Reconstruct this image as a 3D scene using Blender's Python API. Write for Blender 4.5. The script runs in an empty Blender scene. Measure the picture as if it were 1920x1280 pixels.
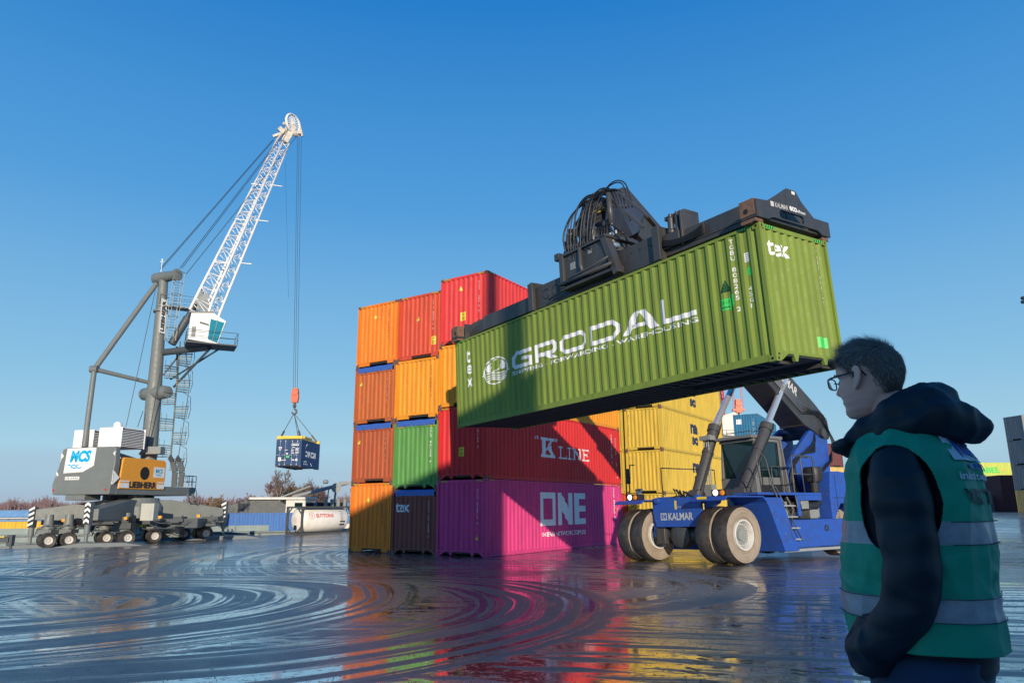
import bpy, bmesh, math, random
from mathutils import Vector, Matrix, noise as mnoise
random.seed(7)
SC = bpy.context.scene
# ------------------------------------------------------------ camera
F_PX, PITCH, ROLL, CAM_H = 1342.1357, 0.2276582, 0.00689086, 1.8189
def _camvec():
    r0 = Vector((1, 0, 0)); f = Vector((0, math.cos(PITCH), math.sin(PITCH))); u0 = Vector((0, -math.sin(PITCH), math.cos(PITCH)))
    c, s = math.cos(ROLL), math.sin(ROLL)
    return c * r0 - s * u0, s * r0 + c * u0, f
_R, _U, _F = _camvec()
cd = bpy.data.cameras.new('camera'); cam = bpy.data.objects.new('camera', cd)
SC.collection.objects.link(cam); SC.camera = cam
cd.sensor_width = 36; cd.lens = F_PX / 1920 * 36; cd.clip_start = 0.05; cd.clip_end = 6000
m = Matrix.Identity(4)
for i in range(3):
    m[i][0] = _R[i]; m[i][1] = _U[i]; m[i][2] = -_F[i]
m[2][3] = CAM_H
cam.matrix_world = m
CAM = Vector((0, 0, CAM_H))
# ------------------------------------------------------------ light
SKY_GAIN = 1.0
SUN_AZ, SUN_EL = math.radians(173.0), math.radians(13.2)
SC.view_settings.view_transform = 'Standard'; SC.view_settings.look = 'None'
SC.view_settings.exposure = 0.0; SC.view_settings.gamma = 1
w = bpy.data.worlds.new('World'); SC.world = w; w.use_nodes = True
nt = w.node_tree; nt.nodes.clear()
sky = nt.nodes.new('ShaderNodeTexSky'); sky.sky_type = 'NISHITA'; sky.sun_disc = False
sky.sun_elevation = SUN_EL; sky.sun_rotation = SUN_AZ
sky.altitude = 0; sky.air_density = 1.0; sky.dust_density = 0.3; sky.ozone_density = 2.0
bg = nt.nodes.new('ShaderNodeBackground'); bg.inputs[1].default_value = 0.15
out = nt.nodes.new('ShaderNodeOutputWorld')
hs = nt.nodes.new('ShaderNodeHueSaturation'); hs.inputs['Saturation'].default_value = 1.1
nt.links.new(sky.outputs[0], hs.inputs['Color'])
# clear winter air: blue towards the zenith, pale at the horizon (the ramp is the sky's own colour by elevation)
gc = nt.nodes.new('ShaderNodeTexCoord'); gs = nt.nodes.new('ShaderNodeSeparateXYZ'); nt.links.new(gc.outputs['Generated'], gs.inputs[0])
rp = nt.nodes.new('ShaderNodeValToRGB'); nt.links.new(gs.outputs['Z'], rp.inputs[0])
def srgb(r, g, b): return tuple((c/255/12.92 if c/255 <= 0.04045 else ((c/255+0.055)/1.055)**2.4) for c in (r, g, b)) + (1,)
SKY = [(0.0, (160, 178, 202)), (0.02, (158, 186, 212)), (0.075, (162, 204, 226)), (0.18, (134, 190, 226)), (0.39, (82, 158, 220)), (0.62, (34, 126, 204)), (1.0, (12, 84, 170))]
rp.color_ramp.elements[0].position = 0; rp.color_ramp.elements[0].color = srgb(*SKY[0][1])
rp.color_ramp.elements[1].position = 1; rp.color_ramp.elements[1].color = srgb(*SKY[-1][1])
for p_, c_ in SKY[1:-1]:
    e_ = rp.color_ramp.elements.new(p_); e_.color = srgb(*c_)
sc_ = nt.nodes.new('ShaderNodeVectorMath'); sc_.operation = 'SCALE'; sc_.inputs['Scale'].default_value = 1 / 0.15 * SKY_GAIN; nt.links.new(rp.outputs[0], sc_.inputs[0])
mxs = nt.nodes.new('ShaderNodeMix'); mxs.data_type = 'RGBA'; mxs.inputs[0].default_value = 0.94
nt.links.new(hs.outputs[0], mxs.inputs[6]); nt.links.new(sc_.outputs[0], mxs.inputs[7])
# a few thin streaks of cirrus low over the horizon
cm = nt.nodes.new('ShaderNodeMapping'); cm.inputs['Scale'].default_value = (1.5, 1.5, 22); nt.links.new(gc.outputs['Generated'], cm.inputs[0])
cn = nt.nodes.new('ShaderNodeTexNoise'); cn.inputs['Scale'].default_value = 1.7; cn.inputs['Detail'].default_value = 5; nt.links.new(cm.outputs[0], cn.inputs['Vector'])
cr = nt.nodes.new('ShaderNodeMapRange'); cr.inputs[1].default_value = 0.48; cr.inputs[2].default_value = 0.75; cr.inputs[4].default_value = 0.5; nt.links.new(cn.outputs[0], cr.inputs[0])
cz = nt.nodes.new('ShaderNodeMapRange'); cz.inputs[1].default_value = 0.10; cz.inputs[2].default_value = 0.02; nt.links.new(gs.outputs['Z'], cz.inputs[0])
cq = nt.nodes.new('ShaderNodeMath'); cq.operation = 'MULTIPLY'; nt.links.new(cr.outputs[0], cq.inputs[0]); nt.links.new(cz.outputs[0], cq.inputs[1])
mc = nt.nodes.new('ShaderNodeMix'); mc.data_type = 'RGBA'; nt.links.new(cq.outputs[0], mc.inputs[0]); nt.links.new(mxs.outputs[2], mc.inputs[6])
mc.inputs[7].default_value = tuple(c / 0.15 * SKY_GAIN for c in srgb(172, 178, 196)[:3]) + (1,)
nt.links.new(mc.outputs[2], bg.inputs[0]); nt.links.new(bg.outputs[0], out.inputs[0])
sl = bpy.data.lights.new('sun', 'SUN'); sl.energy = 4.8; sl.angle = math.radians(0.53); sl.color = (1.0, 0.86, 0.68)
so = bpy.data.objects.new('sun', sl); SC.collection.objects.link(so)
sd = Vector((math.sin(SUN_AZ) * math.cos(SUN_EL), math.cos(SUN_AZ) * math.cos(SUN_EL), math.sin(SUN_EL)))
so.rotation_euler = sd.to_track_quat('Z', 'Y').to_euler(); so.location = sd * 60
SC.cycles.use_denoising = True
SC.cycles.max_bounces = 8; SC.cycles.diffuse_bounces = 3; SC.cycles.glossy_bounces = 4
SC.cycles.sample_clamp_indirect = 8
# ------------------------------------------------------------ helpers
PI = math.pi
V = Vector
def at(u, v, y):
    """point seen at pixel (u,v) of the 1920x1280 photograph, at world distance y"""
    d = _R * ((u - 960) / F_PX) + _U * (-(v - 640) / F_PX) + _F
    return CAM + d * (y / d.y)
def smooth(x, a, b):
    t = min(1, max(0, (x - a) / (b - a))); return t * t * (3 - 2 * t)
def link(o): SC.collection.objects.link(o); return o
class MB:
    def __init__(s): s.v = []; s.f = []; s.m = []
    def add(s, vs, fs, mi=0):
        n = len(s.v); s.v += [tuple(p) for p in vs]
        for f in fs: s.f.append(tuple(i + n for i in f)); s.m.append(mi)
    def box(s, a, b, mi=0, M=None):
        x0, y0, z0 = a; x1, y1, z1 = b
        vs = [V(p) for p in ((x0,y0,z0),(x1,y0,z0),(x1,y1,z0),(x0,y1,z0),(x0,y0,z1),(x1,y0,z1),(x1,y1,z1),(x0,y1,z1))]
        if M is not None: vs = [M @ p for p in vs]
        s.add(vs, [(0,3,2,1),(4,5,6,7),(0,1,5,4),(1,2,6,5),(2,3,7,6),(3,0,4,7)], mi)
    def bar(s, p, q, w, h, up=(0,0,1), mi=0):
        p = V(p); q = V(q); d = (q - p); L = d.length
        if L < 1e-6: return
        d /= L; x = d.cross(V(up))
        if x.length < 1e-4: x = d.cross(V((1,0,0)))
        x.normalize(); z = x.cross(d)
        vs = [c + x * (i * w / 2) + z * (j * h / 2) for c in (p, q) for i, j in ((-1,-1),(1,-1),(1,1),(-1,1))]
        s.add(vs, [(0,1,2,3)[::-1],(4,5,6,7),(0,4,5,1)[::-1],(1,5,6,2)[::-1],(2,6,7,3)[::-1],(3,7,4,0)[::-1]][:], mi)
    def tube(s, pts, r, n=8, mi=0, cap=True):
        pts = [V(p) for p in pts]
        rs = r if isinstance(r, (list, tuple)) else [r] * len(pts)
        base = len(s.v); prev = None
        for i, p in enumerate(pts):
            d = (pts[min(i + 1, len(pts) - 1)] - pts[max(i - 1, 0)])
            if d.length < 1e-9: d = V((0,0,1))
            d.normalize()
            if prev is None:
                a = d.cross(V((0,0,1)))
                if a.length < 1e-3: a = d.cross(V((1,0,0)))
            else: a = prev - d * prev.dot(d)
            a.normalize(); prev = a; b = d.cross(a)
            for k in range(n):
                t = 2 * PI * k / n
                s.v.append(tuple(p + (a * math.cos(t) + b * math.sin(t)) * rs[i]))
        for i in range(len(pts) - 1):
            for k in range(n):
                k2 = (k + 1) % n
                s.f.append((base + i*n + k, base + i*n + k2, base + (i+1)*n + k2, base + (i+1)*n + k)); s.m.append(mi)
        if cap:
            s.f.append(tuple(base + k for k in range(n))[::-1]); s.m.append(mi)
            e = base + (len(pts) - 1) * n
            s.f.append(tuple(e + k for k in range(n))); s.m.append(mi)
    def lathe(s, c, axis, prof, n=40, mi=0, mis=None):
        """prof: list of (offset along axis, radius)"""
        c = V(c); ax = V(axis).normalized(); a = ax.cross(V((0,0,1)))
        if a.length < 1e-3: a = ax.cross(V((1,0,0)))
        a.normalize(); b = ax.cross(a); base = len(s.v)
        for (o, r) in prof:
            for k in range(n):
                t = 2*PI*k/n; s.v.append(tuple(c + ax*o + (a*math.cos(t)+b*math.sin(t))*max(r,1e-4)))
        for i in range(len(prof)-1):
            for k in range(n):
                k2 = (k+1) % n
                s.f.append((base+i*n+k, base+(i+1)*n+k, base+(i+1)*n+k2, base+i*n+k2)); s.m.append(mis[i] if mis else mi)
    def prism(s, poly, n, mi=0):
        """poly: list of 3D points (planar), extruded by vector n"""
        k = len(poly); P = [V(p) for p in poly]; n = V(n)
        s.add(P + [p + n for p in P], [tuple(range(k))[::-1], tuple(range(k, 2*k))] + [(i, (i+1) % k, (i+1) % k + k, i + k) for i in range(k)], mi)
    def sheet(s, rows, mi=0):
        """rows: list of equal-length point rows"""
        base = len(s.v); nr = len(rows); nc = len(rows[0])
        for r in rows: s.v += [tuple(p) for p in r]
        for i in range(nr-1):
            for j in range(nc-1):
                s.f.append((base+i*nc+j, base+i*nc+j+1, base+(i+1)*nc+j+1, base+(i+1)*nc+j)); s.m.append(mi)
    def build(s, name, mats, parent=None, smooth=False, M=None, bevel=0, fix=True, auto=None):
        me = bpy.data.meshes.new(name)
        vs = [tuple(M @ V(p)) for p in s.v] if M is not None else s.v
        me.from_pydata(vs, [], s.f)
        if not isinstance(mats, (list, tuple)): mats = [mats]
        for mm in mats: me.materials.append(mm)
        if len(mats) > 1: me.polygons.foreach_set('material_index', s.m)
        if fix:
            bm = bmesh.new(); bm.from_mesh(me); bmesh.ops.recalc_face_normals(bm, faces=bm.faces); bm.to_mesh(me); bm.free()
        if smooth or auto: me.polygons.foreach_set('use_smooth', [True]*len(me.polygons))
        if auto: me.set_sharp_from_angle(angle=math.radians(auto))
        me.update()
        o = link(bpy.data.objects.new(name, me))
        if parent is not None: o.parent = parent
        if bevel:
            b = o.modifiers.new('bevel', 'BEVEL'); b.width = bevel; b.segments = 2; b.limit_method = 'ANGLE'; b.angle_limit = math.radians(40)
        return o
def thing(name, label, cat, M=None, group=None):
    o = link(bpy.data.objects.new(name, None)); o.empty_display_size = 0.3
    if M is not None: o.matrix_world = M
    o['label'] = label; o['category'] = cat
    if group: o['group'] = group
    return o
def tag(o, label, cat, group=None, kind=None):
    if kind: o['kind'] = kind
    if label: o['label'] = label
    if cat: o['category'] = cat
    if group: o['group'] = group
    return o
def frame(o, x, y, z=None):
    x = V(x).normalized(); y = V(y).normalized(); z = x.cross(y) if z is None else V(z)
    m = Matrix.Identity(4)
    for i in range(3): m[i][0] = x[i]; m[i][1] = y[i]; m[i][2] = z[i]; m[i][3] = V(o)[i]
    return m
def copy_tree(o, parent=None, skip=()):
    c = o.copy(); link(c)
    if parent is not None: c.parent = parent
    for ch in list(o.children):
        if ch.name.split('.')[0] not in skip: copy_tree(ch, c, skip)
    return c
# ------------------------------------------------------------ materials
def _new(name):
    mt = bpy.data.materials.new(name); mt.use_nodes = True; t = mt.node_tree
    return mt, t, t.nodes['Principled BSDF']
def N(t, kind, **kw):
    n = t.nodes.new(kind)
    for k, v in kw.items():
        if k == 'inp':
            for a, b in v.items(): n.inputs[a].default_value = b
        else: setattr(n, k, v)
    return n
def paint(name, col, rough=0.45, metal=0.0, dirt=0.35, dirtcol=None, scale=1.0, bump=0.15, streak=True, rust=0.0, spec=0.5, fade=0.12):
    """painted / weathered surface in object coordinates"""
    mt, t, b = _new(name); L = t.links.new
    tc = N(t, 'ShaderNodeTexCoord')
    mp = N(t, 'ShaderNodeMapping'); mp.inputs['Scale'].default_value = (scale*2.2, scale*2.2, scale*(0.35 if streak else 2.2))
    L(tc.outputs['Object'], mp.inputs[0])
    n1 = N(t, 'ShaderNodeTexNoise', inp={'Scale': 1.6, 'Detail': 8, 'Roughness': 0.65}); L(mp.outputs[0], n1.inputs['Vector'])
    r1 = N(t, 'ShaderNodeMapRange', inp={1: 0.42, 2: 0.75}); L(n1.outputs[0], r1.inputs[0])
    n2 = N(t, 'ShaderNodeTexNoise', inp={'Scale': 9.0*scale, 'Detail': 6, 'Roughness': 0.6}); L(tc.outputs['Object'], n2.inputs['Vector'])
    dc = dirtcol or tuple(c*0.45 + 0.02 for c in col[:3])
    fd = tuple(min(1, c*(1-fade) + fade*0.55) for c in col[:3])
    m0 = N(t, 'ShaderNodeMix', data_type='RGBA'); m0.inputs[6].default_value = (*col[:3], 1); m0.inputs[7].default_value = (*fd, 1); L(n2.outputs[0], m0.inputs[0])
    m1 = N(t, 'ShaderNodeMix', data_type='RGBA'); L(m0.outputs[2], m1.inputs[6]); m1.inputs[7].default_value = (*dc, 1)
    mu = N(t, 'ShaderNodeMath', operation='MULTIPLY'); L(r1.outputs[0], mu.inputs[0]); mu.inputs[1].default_value = dirt; L(mu.outputs[0], m1.inputs[0])
    last = m1.outputs[2]
    if rust > 0:
        n3 = N(t, 'ShaderNodeTexNoise', inp={'Scale': 3.5*scale, 'Detail': 10, 'Roughness': 0.75}); L(mp.outputs[0], n3.inputs['Vector'])
        r3 = N(t, 'ShaderNodeMapRange', inp={1: 0.72 - 0.14*rust, 2: 0.78 - 0.12*rust}); L(n3.outputs[0], r3.inputs[0])
        m2 = N(t, 'ShaderNodeMix', data_type='RGBA'); L(r3.outputs[0], m2.inputs[0]); L(last, m2.inputs[6]); m2.inputs[7].default_value = (0.11, 0.04, 0.018, 1); last = m2.outputs[2]
        n4 = N(t, 'ShaderNodeTexNoise', inp={'Scale': 26.0*scale, 'Detail': 4, 'Roughness': 0.6}); L(tc.outputs['Object'], n4.inputs['Vector'])
        r4 = N(t, 'ShaderNodeMapRange', inp={1: 0.735 - 0.05*rust, 2: 0.765 - 0.04*rust}); L(n4.outputs[0], r4.inputs[0])
        m3 = N(t, 'ShaderNodeMix', data_type='RGBA'); L(r4.outputs[0], m3.inputs[0]); L(last, m3.inputs[6]); m3.inputs[7].default_value = (0.07, 0.03, 0.02, 1); last = m3.outputs[2]
    L(last, b.inputs['Base Color'])
    rr = N(t, 'ShaderNodeMapRange', inp={1: 0.3, 2: 0.7, 3: rough - 0.08, 4: min(1, rough + 0.14)}); L(n2.outputs[0], rr.inputs[0]); L(rr.outputs[0], b.inputs['Roughness'])
    b.inputs['Metallic'].default_value = metal; b.inputs['Specular IOR Level'].default_value = spec
    if bump:
        bp = N(t, 'ShaderNodeBump', inp={'Strength': bump, 'Distance': 0.02}); L(n1.outputs[0], bp.inputs['Height']); L(bp.outputs[0], b.inputs['Normal'])
    return mt
def plain(name, col, rough=0.5, metal=0.0, emit=0.0, spec=0.5, alpha=1.0, trans=0.0):
    mt, t, b = _new(name)
    tc = N(t, 'ShaderNodeTexCoord'); n = N(t, 'ShaderNodeTexNoise', inp={'Scale': 6, 'Detail': 4})
    t.links.new(tc.outputs['Object'], n.inputs['Vector'])
    mx = N(t, 'ShaderNodeMix', data_type='RGBA'); mx.inputs[6].default_value = (*[c*0.82 for c in col[:3]], 1); mx.inputs[7].default_value = (*[min(1, c*1.12) for c in col[:3]], 1)
    t.links.new(n.outputs[0], mx.inputs[0]); t.links.new(mx.outputs[2], b.inputs['Base Color'])
    b.inputs['Roughness'].default_value = rough; b.inputs['Metallic'].default_value = metal; b.inputs['Specular IOR Level'].default_value = spec
    b.inputs['Transmission Weight'].default_value = trans
    if emit: b.inputs['Emission Color'].default_value = (*col[:3], 1); b.inputs['Emission Strength'].default_value = emit
    return mt
M_white = paint('white_letter_paint', (0.78, 0.78, 0.76), 0.5, dirt=0.25, bump=0)
M_dark = plain('dark_gap', (0.012, 0.012, 0.013), 0.8)  # near-black, also stands in for the shade inside holes
M_black = plain('black_paint', (0.02, 0.02, 0.022), 0.5)
M_yel = plain('label_yellow', (0.75, 0.55, 0.02), 0.5)
M_glabel = plain('label_green', (0.05, 0.55, 0.09), 0.5)
M_steel = paint('cast_steel', (0.12, 0.09, 0.07), 0.6, metal=0.3, dirt=0.6, scale=3, rust=0.9, streak=False)
# ------------------------------------------------------------ ground
QX, QY, QS = -31.0, 71.5, 0.343
def quay_y(x): return QY + QS * (x - QX)
def ground_z(x, y):
    z = 0.43 * max(0.0, min(1.0, (28.0 - y) / 24.0))
    z += max(-0.09, min(0.12, 0.012 * x)) * (1 - smooth(y, 22, 28)) * smooth(y, 6, 14)
    z += max(-1.35, min(0.95, 0.027 * x)) * smooth(y, 32, 58)
    return z
def make_ground():
    mb = MB()
    ys = [-80, -50, -30, -20, -14, -10, -6, -3] + [i * 1.0 for i in range(-2, 30)] + [30 + i*2 for i in range(0, 20)]
    ys += [70 + i*1.0 for i in range(0, 40)] + [110, 116, 122, 130, 140, 160, 200, 260, 400, 700, 1200, 2500, 5000]
    xs = [-5000, -2500, -1200, -600, -350, -220, -160, -120, -100, -85, -75] + [-70 + 2*i for i in range(0, 60)] + [50, 54, 58, 64, 72, 80, 95, 120, 160, 220, 350, 700, 1500, 3000, 5000]
    rows = []
    for y in ys:
        row = []
        for x in xs:
            z = ground_z(x, y)
            if x < 24:
                q = quay_y(max(x, -160)); d = y - q
                if d > 0 and x < 22:
                    far = d > 62
                    z = -0.9 + min(3, (d-62)*0.05) if far else -6.0
            row.append((x, y, z))
        rows.append(row)
    mb.sheet(rows)
    return mb
def ground_material():
    mt, t, b = _new('wet_asphalt'); L = t.links.new
    geo = N(t, 'ShaderNodeNewGeometry')
    def math_(op, a, c=None, d=None):
        n = N(t, 'ShaderNodeMath', operation=op)
        for i, q in enumerate((a, c, d)):
            if q is None: continue
            if isinstance(q, (int, float)): n.inputs[i].default_value = q
            else: L(q, n.inputs[i])
        return n.outputs[0]
    def maprange(a, x0, x1, y0, y1, clamp=True):
        n = N(t, 'ShaderNodeMapRange', inp={1: x0, 2: x1, 3: y0, 4: y1}); n.clamp = clamp; L(a, n.inputs[0]); return n.outputs[0]
    # warp the plan position a little
    wn = N(t, 'ShaderNodeTexNoise', inp={'Scale': 0.13, 'Detail': 2, 'Roughness': 0.5}); L(geo.outputs['Position'], wn.inputs['Vector'])
    vs = N(t, 'ShaderNodeVectorMath', operation='SUBTRACT'); L(wn.outputs['Color'], vs.inputs[0]); vs.inputs[1].default_value = (0.5, 0.5, 0.5)
    vm = N(t, 'ShaderNodeVectorMath', operation='SCALE'); L(vs.outputs[0], vm.inputs[0]); vm.inputs['Scale'].default_value = 1.2
    va = N(t, 'ShaderNodeVectorMath', operation='ADD'); L(geo.outputs['Position'], va.inputs[0]); L(vm.outputs[0], va.inputs[1])
    sep = N(t, 'ShaderNodeSeparateXYZ'); L(va.outputs[0], sep.inputs[0]); X, Y = sep.outputs[0], sep.outputs[1]
    def ring(cx, cy, fr, fa, seed, det=9):
        fr = fr*2.35
        dx = math_('SUBTRACT', X, cx); dy = math_('SUBTRACT', Y, cy)
        r = math_('SQRT', math_('ADD', math_('MULTIPLY', dx, dx), math_('MULTIPLY', dy, dy)))
        a = math_('ARCTAN2', dy, dx)
        cb = N(t, 'ShaderNodeCombineXYZ'); L(math_('MULTIPLY', r, fr), cb.inputs[0]); L(math_('MULTIPLY', math_('ABSOLUTE', a), fa), cb.inputs[1]); cb.inputs[2].default_value = seed
        n = N(t, 'ShaderNodeTexNoise', inp={'Scale': 1.0, 'Detail': det, 'Roughness': 0.62}); L(cb.outputs[0], n.inputs['Vector'])
        return n.outputs[0], r
    n1, r1 = ring(-9.3, 13.2, 1.5, 0.55, 0.0)
    n2, r2 = ring(-17.5, 14.0, 1.4, 0.5, 7.0)
    n3, r3 = ring(-5.6, 12.4, 1.5, 0.5, 13.0)
    n4, r4 = ring(-6.0, -40.0, 1.9, 3.0, 23.0)      # long gentle arcs over everything
    n5, r5 = ring(16.0, 34.0, 1.7, 2.2, 31.0)
    n6, r6 = ring(-1.5, 16.0, 1.3, 0.8, 41.0)
    def band(r, a0, a1, b1, b0): return math_('MULTIPLY', maprange(r, a0, a1, 0, 1), maprange(r, b1, b0, 1, 0))
    f = math_('MAXIMUM', n4, math_('MULTIPLY', n5, 0.98))
    for n_, w_ in ((n6, math_('MULTIPLY', band(r6, 3.4, 4.4, 6.2, 7.4), 0.6)), (n3, band(r3, 4.2, 5.2, 7.0, 7.6)), (n2, band(r2, 2.8, 4.5, 7.6, 8.6)), (n1, band(r1, 1.8, 3.2, 7.2, 7.9))):
        mx = N(t, 'ShaderNodeMix'); L(w_, mx.inputs[0]); L(f, mx.inputs[2]); L(n_, mx.inputs[3]); f = mx.outputs[0]
    wet = maprange(f, 0.484, 0.528, 0, 1)            # 1 = standing water film in the tracks
    pn = N(t, 'ShaderNodeTexNoise', inp={'Scale': 0.22, 'Detail': 6, 'Roughness': 0.6}); L(geo.outputs['Position'], pn.inputs['Vector'])
    sp0 = N(t, 'ShaderNodeTexNoise', inp={'Scale': 14, 'Detail': 6, 'Roughness': 0.75}); L(geo.outputs['Position'], sp0.inputs['Vector'])
    wet = math_('MULTIPLY', wet, maprange(sp0.outputs[0], 0.32, 0.44, 0.25, 1))
    wet = math_('MULTIPLY', wet, maprange(pn.outputs[0], 0.35, 0.5, 0.55, 1))
    fine = N(t, 'ShaderNodeTexNoise', inp={'Scale': 55, 'Detail': 6, 'Roughness': 0.7}); L(geo.outputs['Position'], fine.inputs['Vector'])
    mid = N(t, 'ShaderNodeTexNoise', inp={'Scale': 2.6, 'Detail': 7, 'Roughness': 0.6}); L(geo.outputs['Position'], mid.inputs['Vector'])
    rough = maprange(wet, 0, 1, 0.38, 0.05)
    rough = math_('ADD', rough, maprange(mid.outputs[0], 0.3, 0.7, -0.05, 0.09))
    L(rough, b.inputs['Roughness'])
    cr = N(t, 'ShaderNodeMix', data_type='RGBA'); cr.inputs[6].default_value = (0.095, 0.088, 0.082, 1); cr.inputs[7].default_value = (0.16, 0.147, 0.136, 1)
    L(mid.outputs[0], cr.inputs[0])
    # aggregate grain and dried mud
    c2 = N(t, 'ShaderNodeMix', data_type='RGBA'); L(maprange(fine.outputs[0], 0.45, 0.65, 0, 0.8), c2.inputs[0]); L(cr.outputs[2], c2.inputs[6]); c2.inputs[7].default_value = (0.26, 0.25, 0.24, 1)
    mud = N(t, 'ShaderNodeTexNoise', inp={'Scale': 0.5, 'Detail': 9, 'Roughness': 0.7}); L(va.outputs[0], mud.inputs['Vector'])
    c3 = N(t, 'ShaderNodeMix', data_type='RGBA'); L(maprange(mud.outputs[0], 0.56, 0.72, 0, 0.45), c3.inputs[0]); L(c2.outputs[2], c3.inputs[6]); c3.inputs[7].default_value = (0.17, 0.135, 0.105, 1)
    c4 = N(t, 'ShaderNodeMix', data_type='RGBA'); L(math_('MULTIPLY', wet, 0.85), c4.inputs[0]); L(c3.outputs[2], c4.inputs[6]); c4.inputs[7].default_value = (0.045, 0.045, 0.048, 1)
    L(c4.outputs[2], b.inputs['Base Color'])
    L(maprange(wet, 0, 1, 0.55, 1.0), b.inputs['Specular IOR Level']); L(maprange(wet, 0, 1, 1.45, 4.2), b.inputs['IOR'])
    dry = math_('SUBTRACT', 1.0, wet)
    h = math_('ADD', math_('MULTIPLY', fine.outputs[0], math_('MULTIPLY', dry, 1.1)), math_('MULTIPLY', mid.outputs[0], 0.4))
    h = math_('ADD', h, math_('MULTIPLY', f, 0.12))
    bp = N(t, 'ShaderNodeBump', inp={'Strength': 0.22, 'Distance': 0.02}); L(h, bp.inputs['Height']); L(bp.outputs[0], b.inputs['Normal'])
    return mt
g = make_ground().build('ground', ground_material(), fix=False, smooth=True); g['kind'] = 'structure'
mb = MB(); mb.sheet([[(-5000, 60, -2.9), (23, 60, -2.9)], [(-5000, 900, -2.9), (23, 900, -2.9)]])
tw, tt, tb = _new('harbour_water'); tb.inputs['Base Color'].default_value = (0.02, 0.035, 0.04, 1); tb.inputs['Roughness'].default_value = 0.08
_n = N(tt, 'ShaderNodeTexNoise', inp={'Scale': 0.9, 'Detail': 4}); _g = N(tt, 'ShaderNodeNewGeometry'); tt.links.new(_g.outputs['Position'], _n.inputs['Vector'])
_b = N(tt, 'ShaderNodeBump', inp={'Strength': 0.3, 'Distance': 0.1}); tt.links.new(_n.outputs[0], _b.inputs['Height']); tt.links.new(_b.outputs[0], tb.inputs['Normal'])
tag(mb.build('water', tw, fix=False), None, None, kind='structure')
# ------------------------------------------------------------ lettering
_txt = {}
def text_data(s, bold=0.0, spacing=1.0, line=1.0):
    key = (s, bold, spacing, line)
    if key not in _txt:
        cu = bpy.data.curves.new('t', 'FONT'); cu.body = s; cu.size = 1; cu.offset = bold; cu.space_character = spacing; cu.space_line = line
        cu.resolution_u = 3; cu.align_x = 'LEFT'
        o = bpy.data.objects.new('t', cu); link(o); bpy.context.view_layer.update()
        dg = bpy.context.evaluated_depsgraph_get(); me = bpy.data.meshes.new_from_object(o.evaluated_get(dg))
        vs = [(p.co.x, p.co.y) for p in me.vertices]; fs = [tuple(p.vertices) for p in me.polygons]
        bpy.data.objects.remove(o); bpy.data.curves.remove(cu); bpy.data.meshes.remove(me)
        x0 = min(p[0] for p in vs); x1 = max(p[0] for p in vs); y0 = min(p[1] for p in vs); y1 = max(p[1] for p in vs)
        _txt[key] = ([(p[0]-x0, p[1]-y0) for p in vs], fs, x1-x0, y1-y0)
    return _txt[key]
class Decal:
    """flat shapes in face coordinates (s along the face, h up); later laid on the face"""
    def __init__(s): s.v = []; s.f = []; s.m = []; s.g = []; s.cur = ('lettering', 0); s.k = 0
    def begin(s, name): s.k += 1; s.cur = (name, s.k)
    def end(s): s.cur = ('lettering', 0)
    def split(s):
        out = {}
        for f, mi, g in zip(s.f, s.m, s.g):
            if g not in out: out[g] = Decal(); out[g].map = {}
            o = out[g]; ix = []
            for i in f:
                if i not in o.map: o.map[i] = len(o.v); o.v.append(s.v[i])
                ix.append(o.map[i])
            o.f.append(tuple(ix)); o.m.append(mi)
        return [(g[0], o) for g, o in out.items()]
    def poly(s, pts, mi=0, lv=0):
        n = len(s.v); s.v += [(p[0], p[1], lv) for p in pts]; s.f.append(tuple(range(n, n+len(pts)))); s.m.append(mi); s.g.append(s.cur)
    def rect(s, x, y, w, h, mi=0): s.poly([(x, y), (x+w, y), (x+w, y+h), (x, y+h)], mi, 1 if mi in (1, 4) else 0)
    def text(s, t, x, y, w=None, h=None, mi=0, bold=0.0, rot=0, spacing=1.0, line=1.0, slant=0.0, mirror=False):
        vs, fs, tw, th = text_data(t, bold, spacing, line)
        sx = w/tw if w else (h/th if h else 1); sy = h/th if h else sx
        n = len(s.v)
        for (a, c) in vs:
            a = a*sx + c*sy*slant; c = c*sy
            if rot == 90: a, c = -c, a
            elif rot == -90: a, c = c, -a
            s.v.append((x + a, y + c, 2))
        for f in fs: s.f.append(tuple(i+n for i in f)); s.m.append(mi); s.g.append(s.cur)
    def stroke(s, pts, t, mi=0, closed=False):
        """thick polyline with mitred joints"""
        P = [V((*p, 0)) for p in pts]; k = len(P); L = []; Rr = []
        for i in range(k):
            a = P[i] - P[i-1] if (i > 0 or closed) else P[i+1] - P[i]
            c = P[(i+1) % k] - P[i] if (i < k-1 or closed) else P[i] - P[i-1]
            a.normalize(); c.normalize(); na = V((-a.y, a.x, 0)); nc = V((-c.y, c.x, 0)); mm = na + nc
            if mm.length < 1e-4: mm = na
            mm.normalize(); q = t/2/max(0.35, mm.dot(na))
            L.append(P[i] + mm*q); Rr.append(P[i] - mm*q)
        for i in range(k if closed else k-1):
            j = (i+1) % k
            s.poly([Rr[i].xy, Rr[j].xy, L[j].xy, L[i].xy], mi, 2)
    def tri_sign(s, x, y, h):
        s.begin('warning_sign'); w = h*0.95; s.poly([(x-w/2-h*.1, y-h*.07), (x+w/2+h*.1, y-h*.07), (x, y+h*1.12)], 1); s.poly([(x-w/2, y), (x+w/2, y), (x, y+h)], 2, 1); s.end()
    def hazard(s, x, y, w, h, flip=False):
        s.begin('hazard_stripes'); s.rect(x, y, w, h, 2); n = 4; st = w/n
        for i in range(n):
            a = x + i*st
            s.poly([(a, y), (a+st*.5, y), (a+st*.95, y+h), (a+st*.45, y+h)], 1, 1)
        s.end()
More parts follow.
